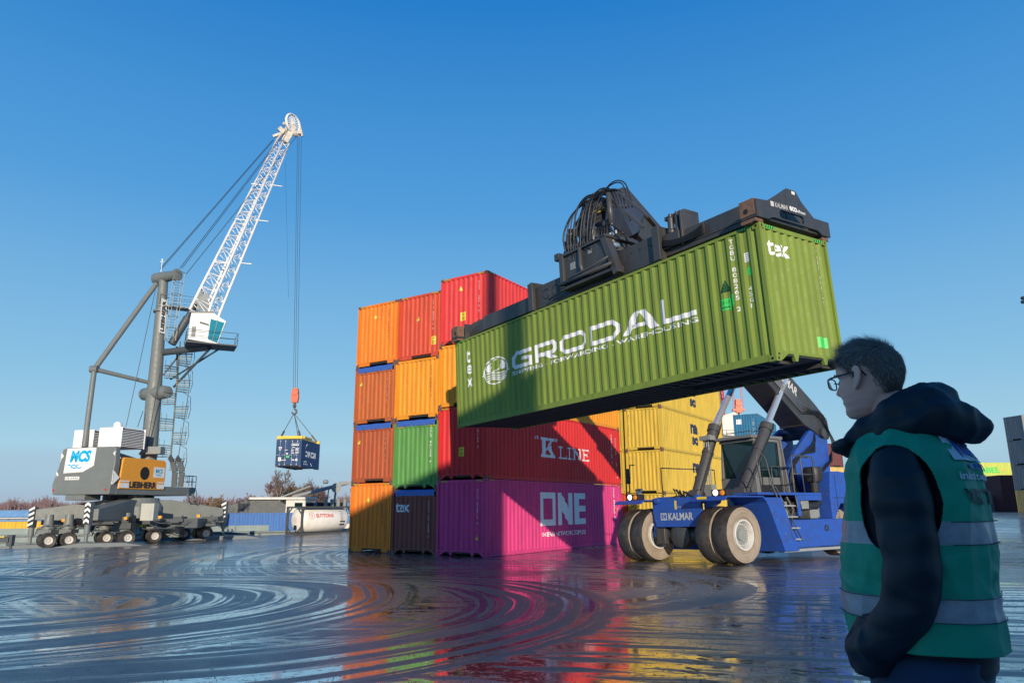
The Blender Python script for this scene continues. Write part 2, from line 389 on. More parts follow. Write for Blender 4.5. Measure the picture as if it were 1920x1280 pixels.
def lay(dec, folds, depth, place, eps):
    """cut the decal at the fold lines and drop it on the profile; returns (verts, faces, mats)"""
    bm = bmesh.new()
    vs = [bm.verts.new((p[0], p[1], p[2]*.0015 if len(p) > 2 else 0)) for p in dec.v]
    for f, mi in zip(dec.f, dec.m):
        try: fc = bm.faces.new([vs[i] for i in f]); fc.material_index = mi
        except ValueError: pass
    if folds and dec.v:
        x0 = min(p[0] for p in dec.v); x1 = max(p[0] for p in dec.v)
        for fx in folds:
            if x0 < fx < x1:
                gg = list(bm.verts) + list(bm.edges) + list(bm.faces)
                bmesh.ops.bisect_plane(bm, geom=gg, plane_co=(fx, 0, 0), plane_no=(1, 0, 0), dist=1e-5)
    for v in bm.verts: v.co = place(v.co.x, v.co.y, (depth(v.co.x) if depth else 0) - eps - v.co.z)
    bm.verts.index_update()
    r = ([tuple(v.co) for v in bm.verts], [tuple(v.index for v in f.verts) for f in bm.faces], [f.material_index for f in bm.faces])
    bm.free(); return r
# ------------------------------------------------------------ containers
CW, CL40, CL20 = 2.438, 12.192, 6.058
def profile(L, post, pitch, flat, slope):
    n = int((L - 2*post) / pitch); pitch = (L - 2*post) / n
    k = pitch / (flat*2 + slope*2); pts = []
    for i in range(n):
        a = post + i*pitch
        pts += [(a, 1), (a + slope*k, 0), (a + (slope+flat)*k, 0), (a + (2*slope+flat)*k, 1)]
    pts.append((L - post, 1))
    return pts
def prof_depth(pts, D, base):
    xs = [p[0] for p in pts]
    import bisect
    def f(x):
        i = bisect.bisect_right(xs, x) - 1
        if i < 0 or i >= len(pts)-1: return base
        (x0, d0), (x1, d1) = pts[i], pts[i+1]
        return base + D*(d0 + (d1-d0)*(x-x0)/(x1-x0))
    return f
def casting(mb, x, y, z, sx, sy):
    """corner casting block with raised dark ovals painted for the shade in its holes; sx,sy = outward signs"""
    lx, ly, lz = 0.178, 0.162, 0.118
    x0 = x - sx*lx; y0 = y - sy*ly
    mb.box((min(x, x0), min(y, y0), z), (max(x, x0), max(y, y0), z+lz))
    c = V((x + sx*0.002, y - sy*ly*.5, z+lz*.5))
    ov = [(math.cos(t)*.022, math.sin(t)*.036) for t in [k*PI/5 for k in range(10)]]
    mb.prism([c + V((0, a, b)) for a, b in ov], (sx*0.002, 0, 0), 1)  # solid dark oval in place of the shaded hole
    c = V((x - sx*lx*.5, y + sy*0.002, z+lz*.5))
    mb.prism([c + V((a*1.4, 0, b*.8)) for a, b in ov], (0, sy*0.002, 0), 1)
def container(label, mat, M, L=CL40, H=2.896, side_dec=None, end_dec=None, end2_dec=None, side2_dec=None, end='notch', end2='notch', tarp=None, group=None, cat='shipping container',
              detail=True, under=False, dark=None, name='shipping_container', mats=None):
    """local x along the length, y across, z up. end: face x=0, end2: face x=L, side: y=0"""
    t = thing(name, label, cat, M, group)
    W = CW; e = 0.004
    mats3 = [M_white, M_black, M_yel] if mats is None else mats
    # frame
    mb = MB(); pb = 0.155; tr = 0.062; px, py = 0.10, 0.08
    for x in (0, L):
        for y in (0, W):
            sx = 1 if x == 0 else -1; sy = 1 if y == 0 else -1
            X0, X1 = sorted((x + sx*e, x + sx*(e+px))); Y0, Y1 = sorted((y + sy*e, y + sy*(e+py)))
            mb.box((X0, Y0, 0.118), (X1, Y1, H-0.118))
    for y in (0, W):
        sy = 1 if y == 0 else -1
        Y0, Y1 = sorted((y + sy*0.008, y + sy*0.07)); mb.box((0.17, Y0, H-tr-0.004), (L-0.17, Y1, H-0.004))
        Y0, Y1 = sorted((y + sy*0.008, y + sy*0.06)); mb.box((0.17, Y0, 0.012), (L-0.17, Y1, pb))
    topz = H - (0.30 if tarp else 0)
    for x, kind in ((0, end), (L, end2)):
        sx = 1 if x == 0 else -1
        X0, X1 = sorted((x + sx*0.010, x + sx*0.085))
        tz = H - 0.34 if (tarp and x == 0) else H - 0.105
        mb.box((X0, 0.16, tz), (X1, W-0.16, tz+0.095 if not (tarp and x == 0) else tz+0.06))
        mb.box((X0, 0.0851, 0.165), (X1, W-0.0851, 0.225))
        xx = x + sx*0.012; ex = (sx*0.07, 0, 0)
        if kind == 'notch':
            mb.box((X0, 0.163, 0.03), (X1, 0.163+0.36, 0.1645)); mb.box((X0, W-0.163-0.62, 0.03), (X1, W-0.163, 0.1645))
        else:
            for a, s_ in ((0.163, 1), (W-0.163, -1)):
                mb.prism([(xx, a, 0.1645), (xx, a, 0.03), (xx, a+s_*0.05, 0.03), (xx, a+s_*0.26, 0.1645)], ex)
                cgap = W/2 - s_*0.52
                mb.prism([(xx, cgap-0.09, 0.1645), (xx, cgap-0.035, 0.03), (xx, cgap+0.035, 0.03), (xx, cgap+0.09, 0.1645)], ex)
    for x in (0, L):
        for y in (0, W):
            for z in (0, H-0.118):
                if not (side_dec or end_dec or end2_dec): casting(mb, x, y, z, -1 if x == 0 else 1, -1 if y == 0 else 1); continue
                ca = MB(); casting(ca, x, y, z, -1 if x == 0 else 1, -1 if y == 0 else 1); ca.build('corner_casting', [mat if mat in (C_pnk, C_lime) else M_cast, M_dark], t)
    mb.build('frame', [mat, M_dark], t)
    # side panels
    sp = profile(L, 0.10, 0.278, 0.072, 0.067); sd_ = prof_depth(sp, 0.036, 0.012)
    xs = [p[0] for p in sp]
    for y, s_ in ((0, 1), (W, -1)):
        mb = MB(); r0 = [(x, y + s_*(0.012+0.036*d), pb) for x, d in sp]; r1 = [(x, y + s_*(0.012+0.036*d), H-tr) for x, d in sp]
        mb.sheet([r0, r1] if s_ == 1 else [r1, r0]); mb.build('side_panel', mat, t, fix=False)
    ep = profile(W, 0.08, 0.25, 0.075, 0.05); ed_ = prof_depth(ep, 0.045, 0.014)
    for x, s_, dk in ((0, 1, end), (L, -1, end2)):
        if dk == 'doors': continue
        zt = H - 0.30 if (tarp and x == 0) else H - 0.105
        mb = MB(); r0 = [(x + s_*(0.014+0.045*d), y, 0.225) for y, d in ep]; r1 = [(x + s_*(0.014+0.045*d), y, zt) for y, d in ep]
        mb.sheet([r1, r0] if s_ == 1 else [r0, r1]); mb.build('end_panel', mat, t, fix=False)
    if 'doors' in (end, end2):
        x, s_ = (0, 1) if end == 'doors' else (L, -1)
        for k, (y0, y1) in enumerate(((0.09, W/2-0.006), (W/2+0.006, W-0.09))):
            mb = MB(); X0, X1 = sorted((x + s_*0.02, x + s_*0.07)); mb.box((X0, y0, 0.228), (X1, y1, H-0.108))
            for q in range(1, 6):
                z = 0.22 + (H-0.33)*q/6; X2, X3 = sorted((x + s_*0.012, x + s_*0.021)); mb.box((X2, y0+0.08, z-0.13), (X3, y1-0.08, z+0.13))
            d = mb.build('door', mat, t)
            rb = MB()
            for f_ in (0.28, 0.72):
                yy = y0 + (y1-y0)*f_; rb.tube([(x - s_*0.025, yy, 0.1), (x - s_*0.025, yy, H-0.06)], 0.02, 6)
                for zz in (0.2, 0.75, H*0.6, H-0.2): rb.box((x - s_*0.05 if s_ == 1 else x, yy-0.05, zz-0.04), (x if s_ == 1 else x + 0.05, yy+0.05, zz+0.04))
                rb.box((min(x - s_*0.055, x-s_*0.035), yy-0.02, 1.1), (max(x - s_*0.055, x-s_*0.035), yy+0.32, 1.13))
            rb.build('lock_rod', M_galv, d)
    mb = MB(); mb.box((0.05, 0.05, topz-0.05), (L-0.05, W-0.05, topz-0.012)); mb.build('roof_panel', mat, t)
    if under:
        mb = MB(); mb.box((0.02, 0.062, 0.125), (L-0.02, W-0.062, 0.15)); mb.build('floor', M_under, t)
        mb = MB(); n = 40
        for i in range(n):
            x = 0.25 + (L-0.5)*i/(n-1)
            if x > L-3.5 :
                mb.box((x-0.022, 0.062, 0.02), (x+0.022, W/2-0.52, 0.124)); mb.box((x-0.022, W/2+0.52, 0.02), (x+0.022, W-0.062, 0.124))
            else: mb.box((x-0.022, 0.062, 0.02), (x+0.022, W-0.062, 0.124))
            mb.box((x-0.05, 0.062, 0.012), (x+0.022, W/2-0.53, 0.0195))
        for s_ in (-1, 1): mb.box((L-3.5, W/2+s_*0.5-0.02, 0.004), (L-0.09, W/2+s_*0.5+0.02, 0.124))
        mb.build('cross_members', M_under, t)
    else:
        mb = MB(); mb.box((0.09, 0.062, 0.10), (L-0.09, W-0.062, 0.15)); mb.build('floor', M_under, t)
    if tarp:
        mb = MB(); z0, z1 = H-0.275, H-0.03
        n = 14; rows = []
        for j in range(4):
            z = z1 + (z0-z1)*j/3; rows.append([(0.01 + 0.012*math.sin(k*2.1+j)*0.6 - (0.012 if j in (1,2) else 0), 0.17 + (W-0.34)*k/n, z + 0.008*math.sin(k*1.3)) for k in range(n+1)])
        rows.insert(0, [(0.30, p[1], z1+0.012) for p in rows[0]])
        mb.sheet(rows)
        q = mb.build('tarpaulin', tarp, t, smooth=True)
        ey = MB()
        for k in range(9): ey.lathe((-0.004, 0.24 + (W-0.48)*k/8, z0+0.035), (1, 0, 0), [(0, 0.02), (-0.004, 0.02), (-0.004, 0.009)], 10)
        ey.build('eyelets', M_galv, q)
        rp = MB(); rp.tube([(-0.006 - 0.002*(k % 2), 0.2 + (W-0.4)*k/20, z0+0.035+0.008*math.sin(k*1.4)) for k in range(21)], 0.005, 4)
        rp.build('rope', M_galv, q)
        # corner posts carry on above the panel
    def put(dec, face, nm='lettering'):
        if face == 'side': place = lambda s_, h, d: (s_, d, h); f, dp = xs, sd_
        elif face == 'side2': place = lambda s_, h, d: (L-s_, W-d, h); f, dp = [L-q for q in xs], (lambda s_: sd_(L-s_))
        elif face == 'end': place = lambda s_, h, d: (d, W-s_, h); f, dp = [W-q[0] for q in ep], (lambda s_: ed_(W-s_))
        else: place = lambda s_, h, d: (L-d, s_, h); f, dp = [q[0] for q in ep], (lambda s_: ed_(s_))
        if (face == 'end' and end == 'doors') or (face == 'end2' and end2 == 'doors'): f, dp = None, (lambda s_: 0.008)
        for gn, sub in dec.split():
            v, fc, mi = lay(sub, f, dp, place, 0.003)
            me = MB(); me.v = v; me.f = fc; me.m = mi; me.build(gn, mats3, t, fix=False)
    for dc, fc in ((side_dec, 'side'), (end_dec, 'end'), (end2_dec, 'end2'), (side2_dec, 'side2')):
        if dc is None: continue
        put(dc, fc)
    return t
def rail_hazard(t, L, H, face, both=True, mats=None):
    """yellow-black stripes on the top rail beside the castings"""
    d = Decal()
    if face == 'end': d.hazard(0.2, H-0.085, 0.3, 0.06); d.hazard(CW-0.5, H-0.085, 0.3, 0.06); place = lambda s_, h, q: (0.007+q, CW-s_, h)
    elif face == 'end2': d.hazard(0.2, H-0.085, 0.3, 0.06); d.hazard(CW-0.5, H-0.085, 0.3, 0.06); place = lambda s_, h, q: (L-0.007-q, s_, h)
    else: d.hazard(0.2, H-0.06, 0.3, 0.05); d.hazard(L-0.5, H-0.06, 0.3, 0.05); place = lambda s_, h, q: (s_, 0.005+q, h)
    for gn, sub in d.split():
        v, fc, mi = lay(sub, None, None, place, 0)
        me = MB(); me.v = v; me.f = fc; me.m = mi; me.build('hazard_stripes', mats or [M_white, M_black, M_yel], t, fix=False)
M_cast = paint('rusty_casting', (0.20, 0.085, 0.045), 0.7, dirt=0.7, dirtcol=(0.06, 0.03, 0.02), streak=False, scale=4)
M_galv = plain('galvanised_steel', (0.45, 0.46, 0.47), 0.4, 0.6)
M_under = paint('underfloor_black', (0.022, 0.020, 0.018), 0.7, dirt=0.4)
M_tarp = paint('blue_tarpaulin', (0.01, 0.09, 0.42), 0.45, dirt=0.2, streak=False, scale=3)
def cpaint(name, col, rust=0.35, **k): return paint('container_paint_' + name, col, 0.58, dirt=0.55, rust=rust*1.5, spec=0.25, fade=0.04, bump=0.12, **k)
C_or1 = cpaint('orange', (0.86, 0.215, 0.012)); C_or2 = cpaint('burnt_orange', (0.50, 0.115, 0.02)); C_or3 = cpaint('brick_orange', (0.42, 0.085, 0.022))
C_or4 = cpaint('amber', (0.83, 0.30, 0.012)); C_grn = cpaint('grass_green', (0.10, 0.29, 0.06)); C_brn = cpaint('oxide_brown', (0.27, 0.065, 0.042))
C_rd1 = cpaint('coral_red', (0.62, 0.07, 0.028)); C_rd2 = cpaint('bright_red', (0.72, 0.045, 0.045)); C_rd3 = cpaint('signal_red', (0.66, 0.022, 0.022), 0.1)
C_pnk = cpaint('magenta', (0.66, 0.045, 0.20), 0.1); C_lime = cpaint('olive_green', (0.19, 0.265, 0.035), 0.3); C_ylw = cpaint('yellow', (0.62, 0.42, 0.05), 0.35)
STK_O = V((-1.0012, 27.9184, 0)); STK_B = V((0.5464, 0.8375, 0)); STK_A = V((-0.8375, 0.5464, 0))
def stack_frame(u, v, z): return frame(STK_O + STK_A*u + STK_B*v + V((0, 0, z)), STK_B, STK_A)
def code(d, s, x, y, h, mi=0, w=0.09):
    """serial number written downwards, one character per line"""
    n = len(s); st = h / n; d.begin('serial_number')
    for i, ch in enumerate(s):
        if ch == ' ': continue
        d.text(ch, x, y + h - (i+1)*st + st*0.1, h=st*0.78, w=w*(0.35 if ch in '1I' else 1), mi=mi, bold=0.01)
    d.end()
G_STACK = 'containers of the tall front stack'
# column 3 (right): pink, red, amber, bright red
def serif(d, ch, x, y, w, h, s, mi=0):
    """slab serif capital from bars: s = stem width"""
    t_ = s*0.42; sr = s*0.55
    def stem(cx, y0=y, y1=y+h, top=True, bot=True):
        d.rect(cx-s/2, y0, s, y1-y0, mi)
        if bot: d.rect(cx-s/2-sr, y0, sr, t_, mi); d.rect(cx+s/2, y0, sr, t_, mi)
        if top: d.rect(cx-s/2-sr, y1-t_, sr, t_, mi); d.rect(cx+s/2, y1-t_, sr, t_, mi)
    L0 = x + s/2 + sr
    if ch == 'I': stem(L0)
    if ch == 'L':
        stem(L0, bot=True); d.rect(L0+s/2, y, w-s*1.5-sr, t_, mi); d.rect(x+w-t_, y, t_, h*0.28, mi)
    if ch == 'E':
        stem(L0); r = x+w
        d.rect(L0+s/2, y, r-L0-s/2, t_, mi); d.rect(r-t_, y, t_, h*.28, mi); d.rect(L0+s/2, y+h-t_, r-L0-s/2-t_*.5, t_, mi); d.rect(r-t_*1.5, y+h-h*.26, t_, h*.26, mi)
        d.rect(L0+s/2, y+h*.48, (r-L0)*.5, t_, mi); d.rect(L0+(r-L0)*.55, y+h*.38, t_*.8, h*.26, mi)
    if ch == 'N':
        R0 = x+w-s/2-sr*.6; q = s*.55
        d.rect(L0-q/2, y, q, h, mi); d.rect(R0-q/2, y, q, h, mi); d.poly([(L0-q/2-s*.3, y+h), (L0+s*.75, y+h), (R0+q/2, y), (R0-s*.5, y)], mi)
        d.rect(L0-q/2-sr, y, sr*2+q, t_, mi); d.rect(L0-q/2-sr, y+h-t_, sr+q, t_, mi); d.rect(R0-q/2-sr, y+h-t_, sr*2+q, t_, mi)
    if ch == 'K':
        stem(L0); r = x+w
        d.poly([(L0+s/2, y+h*.42), (r-s*.9, y+h-t_), (r-s*.25, y+h-t_), (L0+s/2, y+h*.30)][::-1], mi)
        d.poly([(L0+s*1.0, y+h*.50), (r-s*.85, y+t_), (r+s*.05, y+t_), (L0+s*1.9, y+h*.64)][::-1], mi)
        d.rect(r-s*1.35, y, s*1.9, t_, mi); d.rect(r-s*1.3, y+h-t_, s*1.5, t_, mi)
H9, H8 = 2.896, 2.591
def std_end(s, mi=0, tri=None, lab=None, cx=1.95, H=H9, ch=1.35, w=0.065):
    d = Decal(); code(d, s, cx, H-0.35-ch, ch, mi, w)
    if tri: d.tri_sign(tri[0], tri[1], 0.20)
    if lab: d.begin('label_plate'); d.rect(lab[0], lab[1], 0.26, 0.36, 2); d.text('2,9', lab[0]+0.05, lab[1]+0.22, w=0.16, h=0.09, mi=1, bold=.02); d.rect(lab[0]+.04, lab[1]+.12, .18, .03, 1); d.rect(lab[0]+.04, lab[1]+.05, .18, .03, 1); d.end()
    return d
# pink ONE
d = Decal(); x0, y0, h = 4.01, 1.05, 1.40; t_ = .26
d.stroke([(x0+t_/2, y0+t_/2), (x0+1.31-t_/2, y0+t_/2), (x0+1.31-t_/2, y0+h-t_/2), (x0+t_/2, y0+h-t_/2)], t_, closed=True)
x1 = 5.48; d.rect(x1, y0, .34, h); d.poly([(x1+.34, y0+h), (x1+.342, y0+h-.72), (x1+1.02, y0), (x1+1.02, y0+.72)]); d.rect(x1+1.02, y0, .34, h)
x2 = 7.06; d.rect(x2, y0, .40, h)
for q in (0, .57, 1.14): d.rect(x2+.40, y0+q, .70, .26)
d.begin('small_lettering'); d.text('OCEAN NETWORK EXPRESS', 4.06, .60, w=4.08, h=.185, bold=.02); d.end()
code(d, 'TCLU 845210 3', 11.25, 1.25, 1.50); code(d, '45G1', 11.65, 1.9, .5); d.tri_sign(11.75, .75, .2); d.begin('label_plate'); d.rect(11.62, 1.55, .16, .24, 2); d.end()
pk = container('magenta pink container at the foot of the stack, huge pale ONE on its side', C_pnk, stack_frame(0, 0, 0.0), end='teeth', side_dec=d, end_dec=std_end('NYKU 075312 4', 0, (1.95, .62)), group=G_STACK)
rail_hazard(pk, CL40, H9, 'end'); rail_hazard(pk, CL40, H9, 'side')
# red K LINE
d = Decal()
serif(d, 'K', 4.08, 1.05, 1.12, .86, 0.30)
for q in (0, .15): d.stroke([(3.62+q, 1.93), (3.68+q, 1.86), (3.64+q, 1.79)], .06); d.stroke([(5.40+q, 1.93), (5.46+q, 1.86), (5.41+q, 1.79)], .06)
for ch, xx, w_ in (('L', 5.69, .70), ('I', 6.52, .42), ('N', 6.98, .86), ('E', 7.95, .74)): serif(d, ch, xx, 1.06, w_, .55, .155)
code(d, 'KKFU 781140 2', 11.2, 1.1, 1.5); code(d, '45G1', 11.6, 1.9, .55); d.tri_sign(11.75, 1.0, .2); d.begin('label_plate'); d.rect(11.65, 1.55, .14, .22, 2); d.end(); d.text('27', 11.75, .35, h=.08)
kl = container('signal red container on the magenta one, with white serif K LINE lettering', C_rd3, stack_frame(0, 0.01, H9+.005), end='teeth', side_dec=d, end_dec=std_end('KKFU 781140 2', 0, None, (1.05, .9)), group=G_STACK)
rail_hazard(kl, CL40, H9, 'end')
c33 = container('amber container third up in the right column, mostly behind the olive green one', C_or4, stack_frame(0.02, 0, 2*(H9+.005)), H=H8, end_dec=std_end('HLXU 502217 8', 1, None, (2.0, .9), H=H8), group=G_STACK)
c34 = container('bright red container on the very top of the stack, its long side catching the sun', C_rd2, stack_frame(-0.03, 0, 2*(H9+.005)+H8+.005), end='teeth', end_dec=std_end('SUDU 164215 5', 0, (1.05, 2.25), (1.05, .95)), group=G_STACK)
rail_hazard(c34, CL40, H9, 'end'); rail_hazard(c34, CL40, H9, 'side')
# column 2
U2, D2 = 5.1155-CW, 0.3265
d = Decal(); d.text('tex', .20, 1.66, w=.72, h=.38, bold=.02); code(d, 'TEXU 501328 7', 1.95, .62, 1.5, 0, .06)
c21 = container('oxide brown open top container on the ground, marked tex', C_brn, stack_frame(U2, D2, 0), H=H8, end='teeth', end_dec=d, tarp=M_tarp, group=G_STACK)
c22 = container('grass green open top container with a dark blue tarpaulin strip', C_grn, stack_frame(U2+.02, D2, H8+.005), end='teeth', end_dec=std_end('CRLU 861220 4', 0, ch=1.5, cx=2.0, w=.07), tarp=M_tarp, group=G_STACK)
rail_hazard(c22, CL40, H9-.26, 'end')
c23 = container('amber yellow container with dents, above the grass green one', C_or4, stack_frame(U2, D2-.05, H8+H9+.01), H=H8, end_dec=std_end('HLCU 410075 6', 1, H=H8, cx=2.0, w=.05), group=G_STACK)
c24 = container('coral red container at the top of the middle column', C_rd1, stack_frame(U2-.04, D2, 2*H8+H9+.015), end_dec=std_end('CAIU 800015 8', 0, (1.15, 1.72), (1.88, .55)), group=G_STACK)
rail_hazard(c24, CL40, H9, 'end')
# column 1
U1, D1 = 5.1155+.04, 0.3248
c11 = container('orange container at the foot of the left column, its lower half shaded', C_or1, stack_frame(U1, D1, 0), end_dec=std_end('HLBU 208114 0', 1, (1.05, 2.1), cx=1.85, w=.05), group=G_STACK)
rail_hazard(c11, CL40, H9, 'end')
c12 = container('brick orange open top container, second from the ground in the left column', C_or3, stack_frame(U1, D1, H9+.005), H=H8, end_dec=std_end('TRIU 074115 2', 0, (.38, 1.72), H=H8, cx=1.95, w=.045), tarp=M_tarp, group=G_STACK)
c13 = container('burnt orange open top container, third from the ground in the left column', C_or2, stack_frame(U1+.02, D1, H9+H8+.01), H=H8, end_dec=std_end('TRLU 741220 3', 0, (.38, 1.75), H=H8, cx=1.95, w=.045), tarp=M_tarp, group=G_STACK)
c14 = container('orange container alone on top of the left column, no tarpaulin', C_or1, stack_frame(U1, D1, H9+2*H8+.015), end_dec=std_end('HLBU 133402 7', 1, (1.1, 2.2), cx=1.85, w=.05), group=G_STACK)
rail_hazard(c14, CL40, H9, 'end')
# the olive green container being carried
GR = Matrix(((0.575, 0.817, -0.041), (-0.818, 0.575, -0.008), (0.017, 0.038, 0.999)))
GX, GY, GZ = GR.col[0].normalized(), GR.col[1].normalized(), GR.col[2].normalized()
G_O = V((5.1884, 13.7534, 4.5907)) - GX*CL40
G_M = frame(G_O, GX, GY, GZ)
d = Decal()
def letters(d, y, h, t_):
    """GRODAL in wide, low square strokes"""
    k = t_/2; T = y+h-k; B = y+k; c = h*.26
    x0, x1 = 3.27, 4.22                                     # G
    d.stroke([(x1, T), (x0+c+k, T), (x0+k, T-c), (x0+k, B+c*.5), (x0+k+c*.5, B), (x1-k, B), (x1-k, y+h*.55)], t_); d.rect(x0+(x1-x0)*.45, y+h*.42, (x1-x0)*.55-t_, t_*.9)
    x0, x1 = 4.42, 5.38                                     # R
    d.stroke([(x0+k, y), (x0+k, T), (x1-c, T), (x1-k, T-c*.6), (x1-k, y+h*.50), (x1-c, y+h*.36), (x0+t_, y+h*.36)], t_); d.poly([(x0+.42, y+h*.27), (x1-.28, y), (x1+.04, y), (x0+.70, y+h*.27)])
    x0, x1 = 5.55, 6.64                                     # O
    d.stroke([(x0+k+c, B), (x1-k-c, B), (x1-k, B+c*.8), (x1-k, T-c*.8), (x1-k-c, T), (x0+k+c, T), (x0+k, T-c*.8), (x0+k, B+c*.8)], t_, closed=True)
    x0, x1 = 6.78, 7.90                                     # D
    d.stroke([(x0+k, B), (x1-k-c*1.3, B), (x1-k, B+c), (x1-k, T-c), (x1-k-c*1.3, T), (x0+k, T)], t_, closed=True)
    x0, x1 = 8.00, 9.22                                     # A
    mx_ = (x0+x1)/2
    d.poly([(x0, y), (x0+.26, y), (mx_+.05, y+h), (mx_-.20, y+h)]); d.poly([(mx_-.02, y+h), (mx_+.20, y+h), (x1, y), (x1-.30, y)]); d.rect(x0+.34, y+h*.24, .52, t_*.8)
    x0, x1 = 9.30, 10.33                                    # L
    d.rect(x0, y, t_*1.15, h*1.12); d.rect(x0+t_*1.15, y, x1-x0-t_*1.15, t_)
letters(d, 1.38, 0.52, 0.115)
d.begin('small_lettering'); d.text('SHIPPING - FORWARDING - WAREHOUSING', 3.25, 1.215, w=7.1, h=.115, bold=.012); d.end()
cx, cy, rr, YS = 2.35, 1.53, .66, 0.62
g2 = Decal()
g2.stroke([(rr*math.cos(2*PI*k/40), rr*math.sin(2*PI*k/40)) for k in range(40)], .06, closed=True)
for k, dy in enumerate((0, -.12, -.23, -.33)):
    hw = math.sqrt(max(.01, rr**2 - (-.10+dy)**2)) * (1.12 if k == 0 else .92)
    g2.stroke([(-hw+2*hw*q/14, -.12+dy+.06*math.sin(PI*2*q/14)) for q in range(15)], .055)
g2.poly([(-.48, .02), (-.30, -.02), (-.22, .10), (-.18, .22), (-.28, .30), (-.18, .40), (-.28, .50), (-.40, .40), (-.52, .22)])
g2.poly([(.50, .02), (.34, -.04), (.22, .08), (.22, .24), (.32, .34), (.24, .42), (.30, .50), (.44, .38), (.52, .2)])
g2.poly([(-.12, .52), (.10, .50), (.12, .58), (-.05, .60)])
g2.stroke([(-.18, -.03), (-.02, .03), (.08, -.02), (.20, .07)], .04)
n_ = len(d.v); d.v += [(cx+p[0], cy+p[1]*YS, 2) for p in g2.v]
for f_, m_ in zip(g2.f, g2.m): d.f.append(tuple(i+n_ for i in f_)); d.m.append(m_); d.g.append(('emblem', 1))
for i, (ch, y_) in enumerate((('t', 2.06), ('e', 1.68), ('x', 1.25))): d.begin('lettering'); d.text(ch, .68, y_, h=(.44 if ch == 't' else .30), w=.30 if ch != 't' else .2, bold=.03)
code(d, 'TGBU 808265 2', 11.40, 1.17, 1.60, 0, .085); code(d, '45G1', 11.73, 1.17, .48, 0, .075)
d.begin('label_plate'); d.rect(11.72, 2.16, .12, .20, 0)
for k in range(4): d.rect(11.73, 2.18+k*.045, .10, .012, 4)
d.begin('label_plate'); d.rect(11.74, 1.87, .13, .17, 3)
d.begin('warning_sign'); d.poly([(11.04, 1.67), (11.30, 1.67), (11.17, 1.94)], 1); d.poly([(11.07, 1.685), (11.27, 1.685), (11.17, 1.91)], 3)
d.begin('label_plate'); d.rect(11.00, 1.28, .27, .25, 3); d.rect(11.28, 1.33, .08, .25, 3); d.text('CA UT', 11.02, 1.42, w=.22, h=.06, mi=4)
d.rect(11.03, 1.33, .2, .025, 4); d.end()
e2 = Decal(); e2.text('tex', .24, 2.24, w=.70, h=.33, bold=.02); code(e2, 'TGBU 808265', 1.96, 1.35, 1.25, 0, .055)
e2.begin('label_plate'); e2.rect(1.60, .40, .32, .23, 3); e2.text('C', 1.76, .53, h=.07, mi=4); e2.text('7', 1.77, .44, h=.06, mi=4)
gm = [M_white, M_black, M_yel, M_glabel, plain('label_ink_green', (0.02, 0.12, 0.03), .5)]
lime = container('olive green container held up by the stacker, white globe and GRODAL lettering', C_lime, G_M, end='teeth', end2='teeth', side_dec=d, end2_dec=e2, under=True, mats=gm)
gh = [M_white, plain('dark_green_stripe', (0.02, 0.08, 0.02), .5), M_glabel]
rail_hazard(lime, CL40, H9, 'side', mats=gh); rail_hazard(lime, CL40, H9, 'end2', mats=gh)
def flat(dec, o, x, y, mats, parent, name='lettering', lift=0.003):
    """lay a decal on a flat face: origin o, directions x (along) and y (up)"""
    x = V(x).normalized(); y = V(y).normalized(); n = x.cross(y).normalized(); o = V(o)
    v, fc, mi = lay(dec, None, None, lambda s_, h, q: o + x*s_ + y*h + n*(lift-q), 0)
    me = MB(); me.v = v; me.f = fc; me.m = mi
    return me.build(name, mats, parent, fix=False)
def arc(c, r, a0, a1, n, plane='xz', off=0):
    o = []
    for i in range(n+1):
        a = a0 + (a1-a0)*i/n
        if plane == 'xz': o.append((c[0]+r*math.cos(a), off, c[1]+r*math.sin(a)))
        else: o.append((c[0]+r*math.cos(a), c[1]+r*math.sin(a), off))
    return o
def sag(p, q, s, n=10, side=(0, 0, -1)):
    p = V(p); q = V(q); sd_ = V(side)
    return [p.lerp(q, i/n) + sd_*s*4*(i/n)*(1-i/n) for i in range(n+1)]
# ------------------------------------------------------------ materials for machines
M_blue = paint('stacker_blue', (0.010, 0.075, 0.40), 0.40, dirt=0.65, dirtcol=(0.045, 0.05, 0.085), rust=0.35, fade=0.03, streak=False, scale=1.2)
M_char = paint('charcoal_steel', (0.028, 0.030, 0.034), 0.42, dirt=0.5, dirtcol=(0.09, 0.075, 0.06), rust=0.1, fade=0.04)
M_cylg = paint('cylinder_grey', (0.055, 0.055, 0.055), 0.4, dirt=0.35, fade=0.04)
M_chrome = plain('chrome_rod', (0.80, 0.79, 0.77), 0.24, 0.75)
M_tyre = paint('tyre_rubber', (0.018, 0.016, 0.015), 0.42, dirt=0.55, dirtcol=(0.12, 0.095, 0.07), streak=False, scale=1.3, fade=0.03)
M_dust = paint('dusty_sidewall', (0.30, 0.24, 0.18), 0.85, dirt=0.5, dirtcol=(0.16, 0.12, 0.085), streak=False, scale=1.5, fade=0.06)
M_rim = paint('rim_white', (0.62, 0.60, 0.56), 0.5, dirt=0.5, streak=False, scale=2)
M_hub = paint('hub_grey', (0.22, 0.24, 0.23), 0.5, dirt=0.5, streak=False, scale=3)
M_hose = plain('rubber_hose', (0.015, 0.015, 0.016), 0.45)
M_rail = plain('handrail_grey', (0.09, 0.10, 0.10), 0.5, 0.3)
M_glass = plain('tinted_glass', (0.03, 0.09, 0.10), 0.04, 0.0, trans=0.8)
M_cabg = paint('cab_frame_grey', (0.14, 0.145, 0.14), 0.5, dirt=0.3)
M_rust = paint('worn_rusty_steel', (0.16, 0.075, 0.035), 0.75, dirt=0.7, dirtcol=(0.05, 0.03, 0.02), streak=False, scale=3)
M_alu = plain('step_aluminium', (0.42, 0.43, 0.42), 0.5, 0.4)
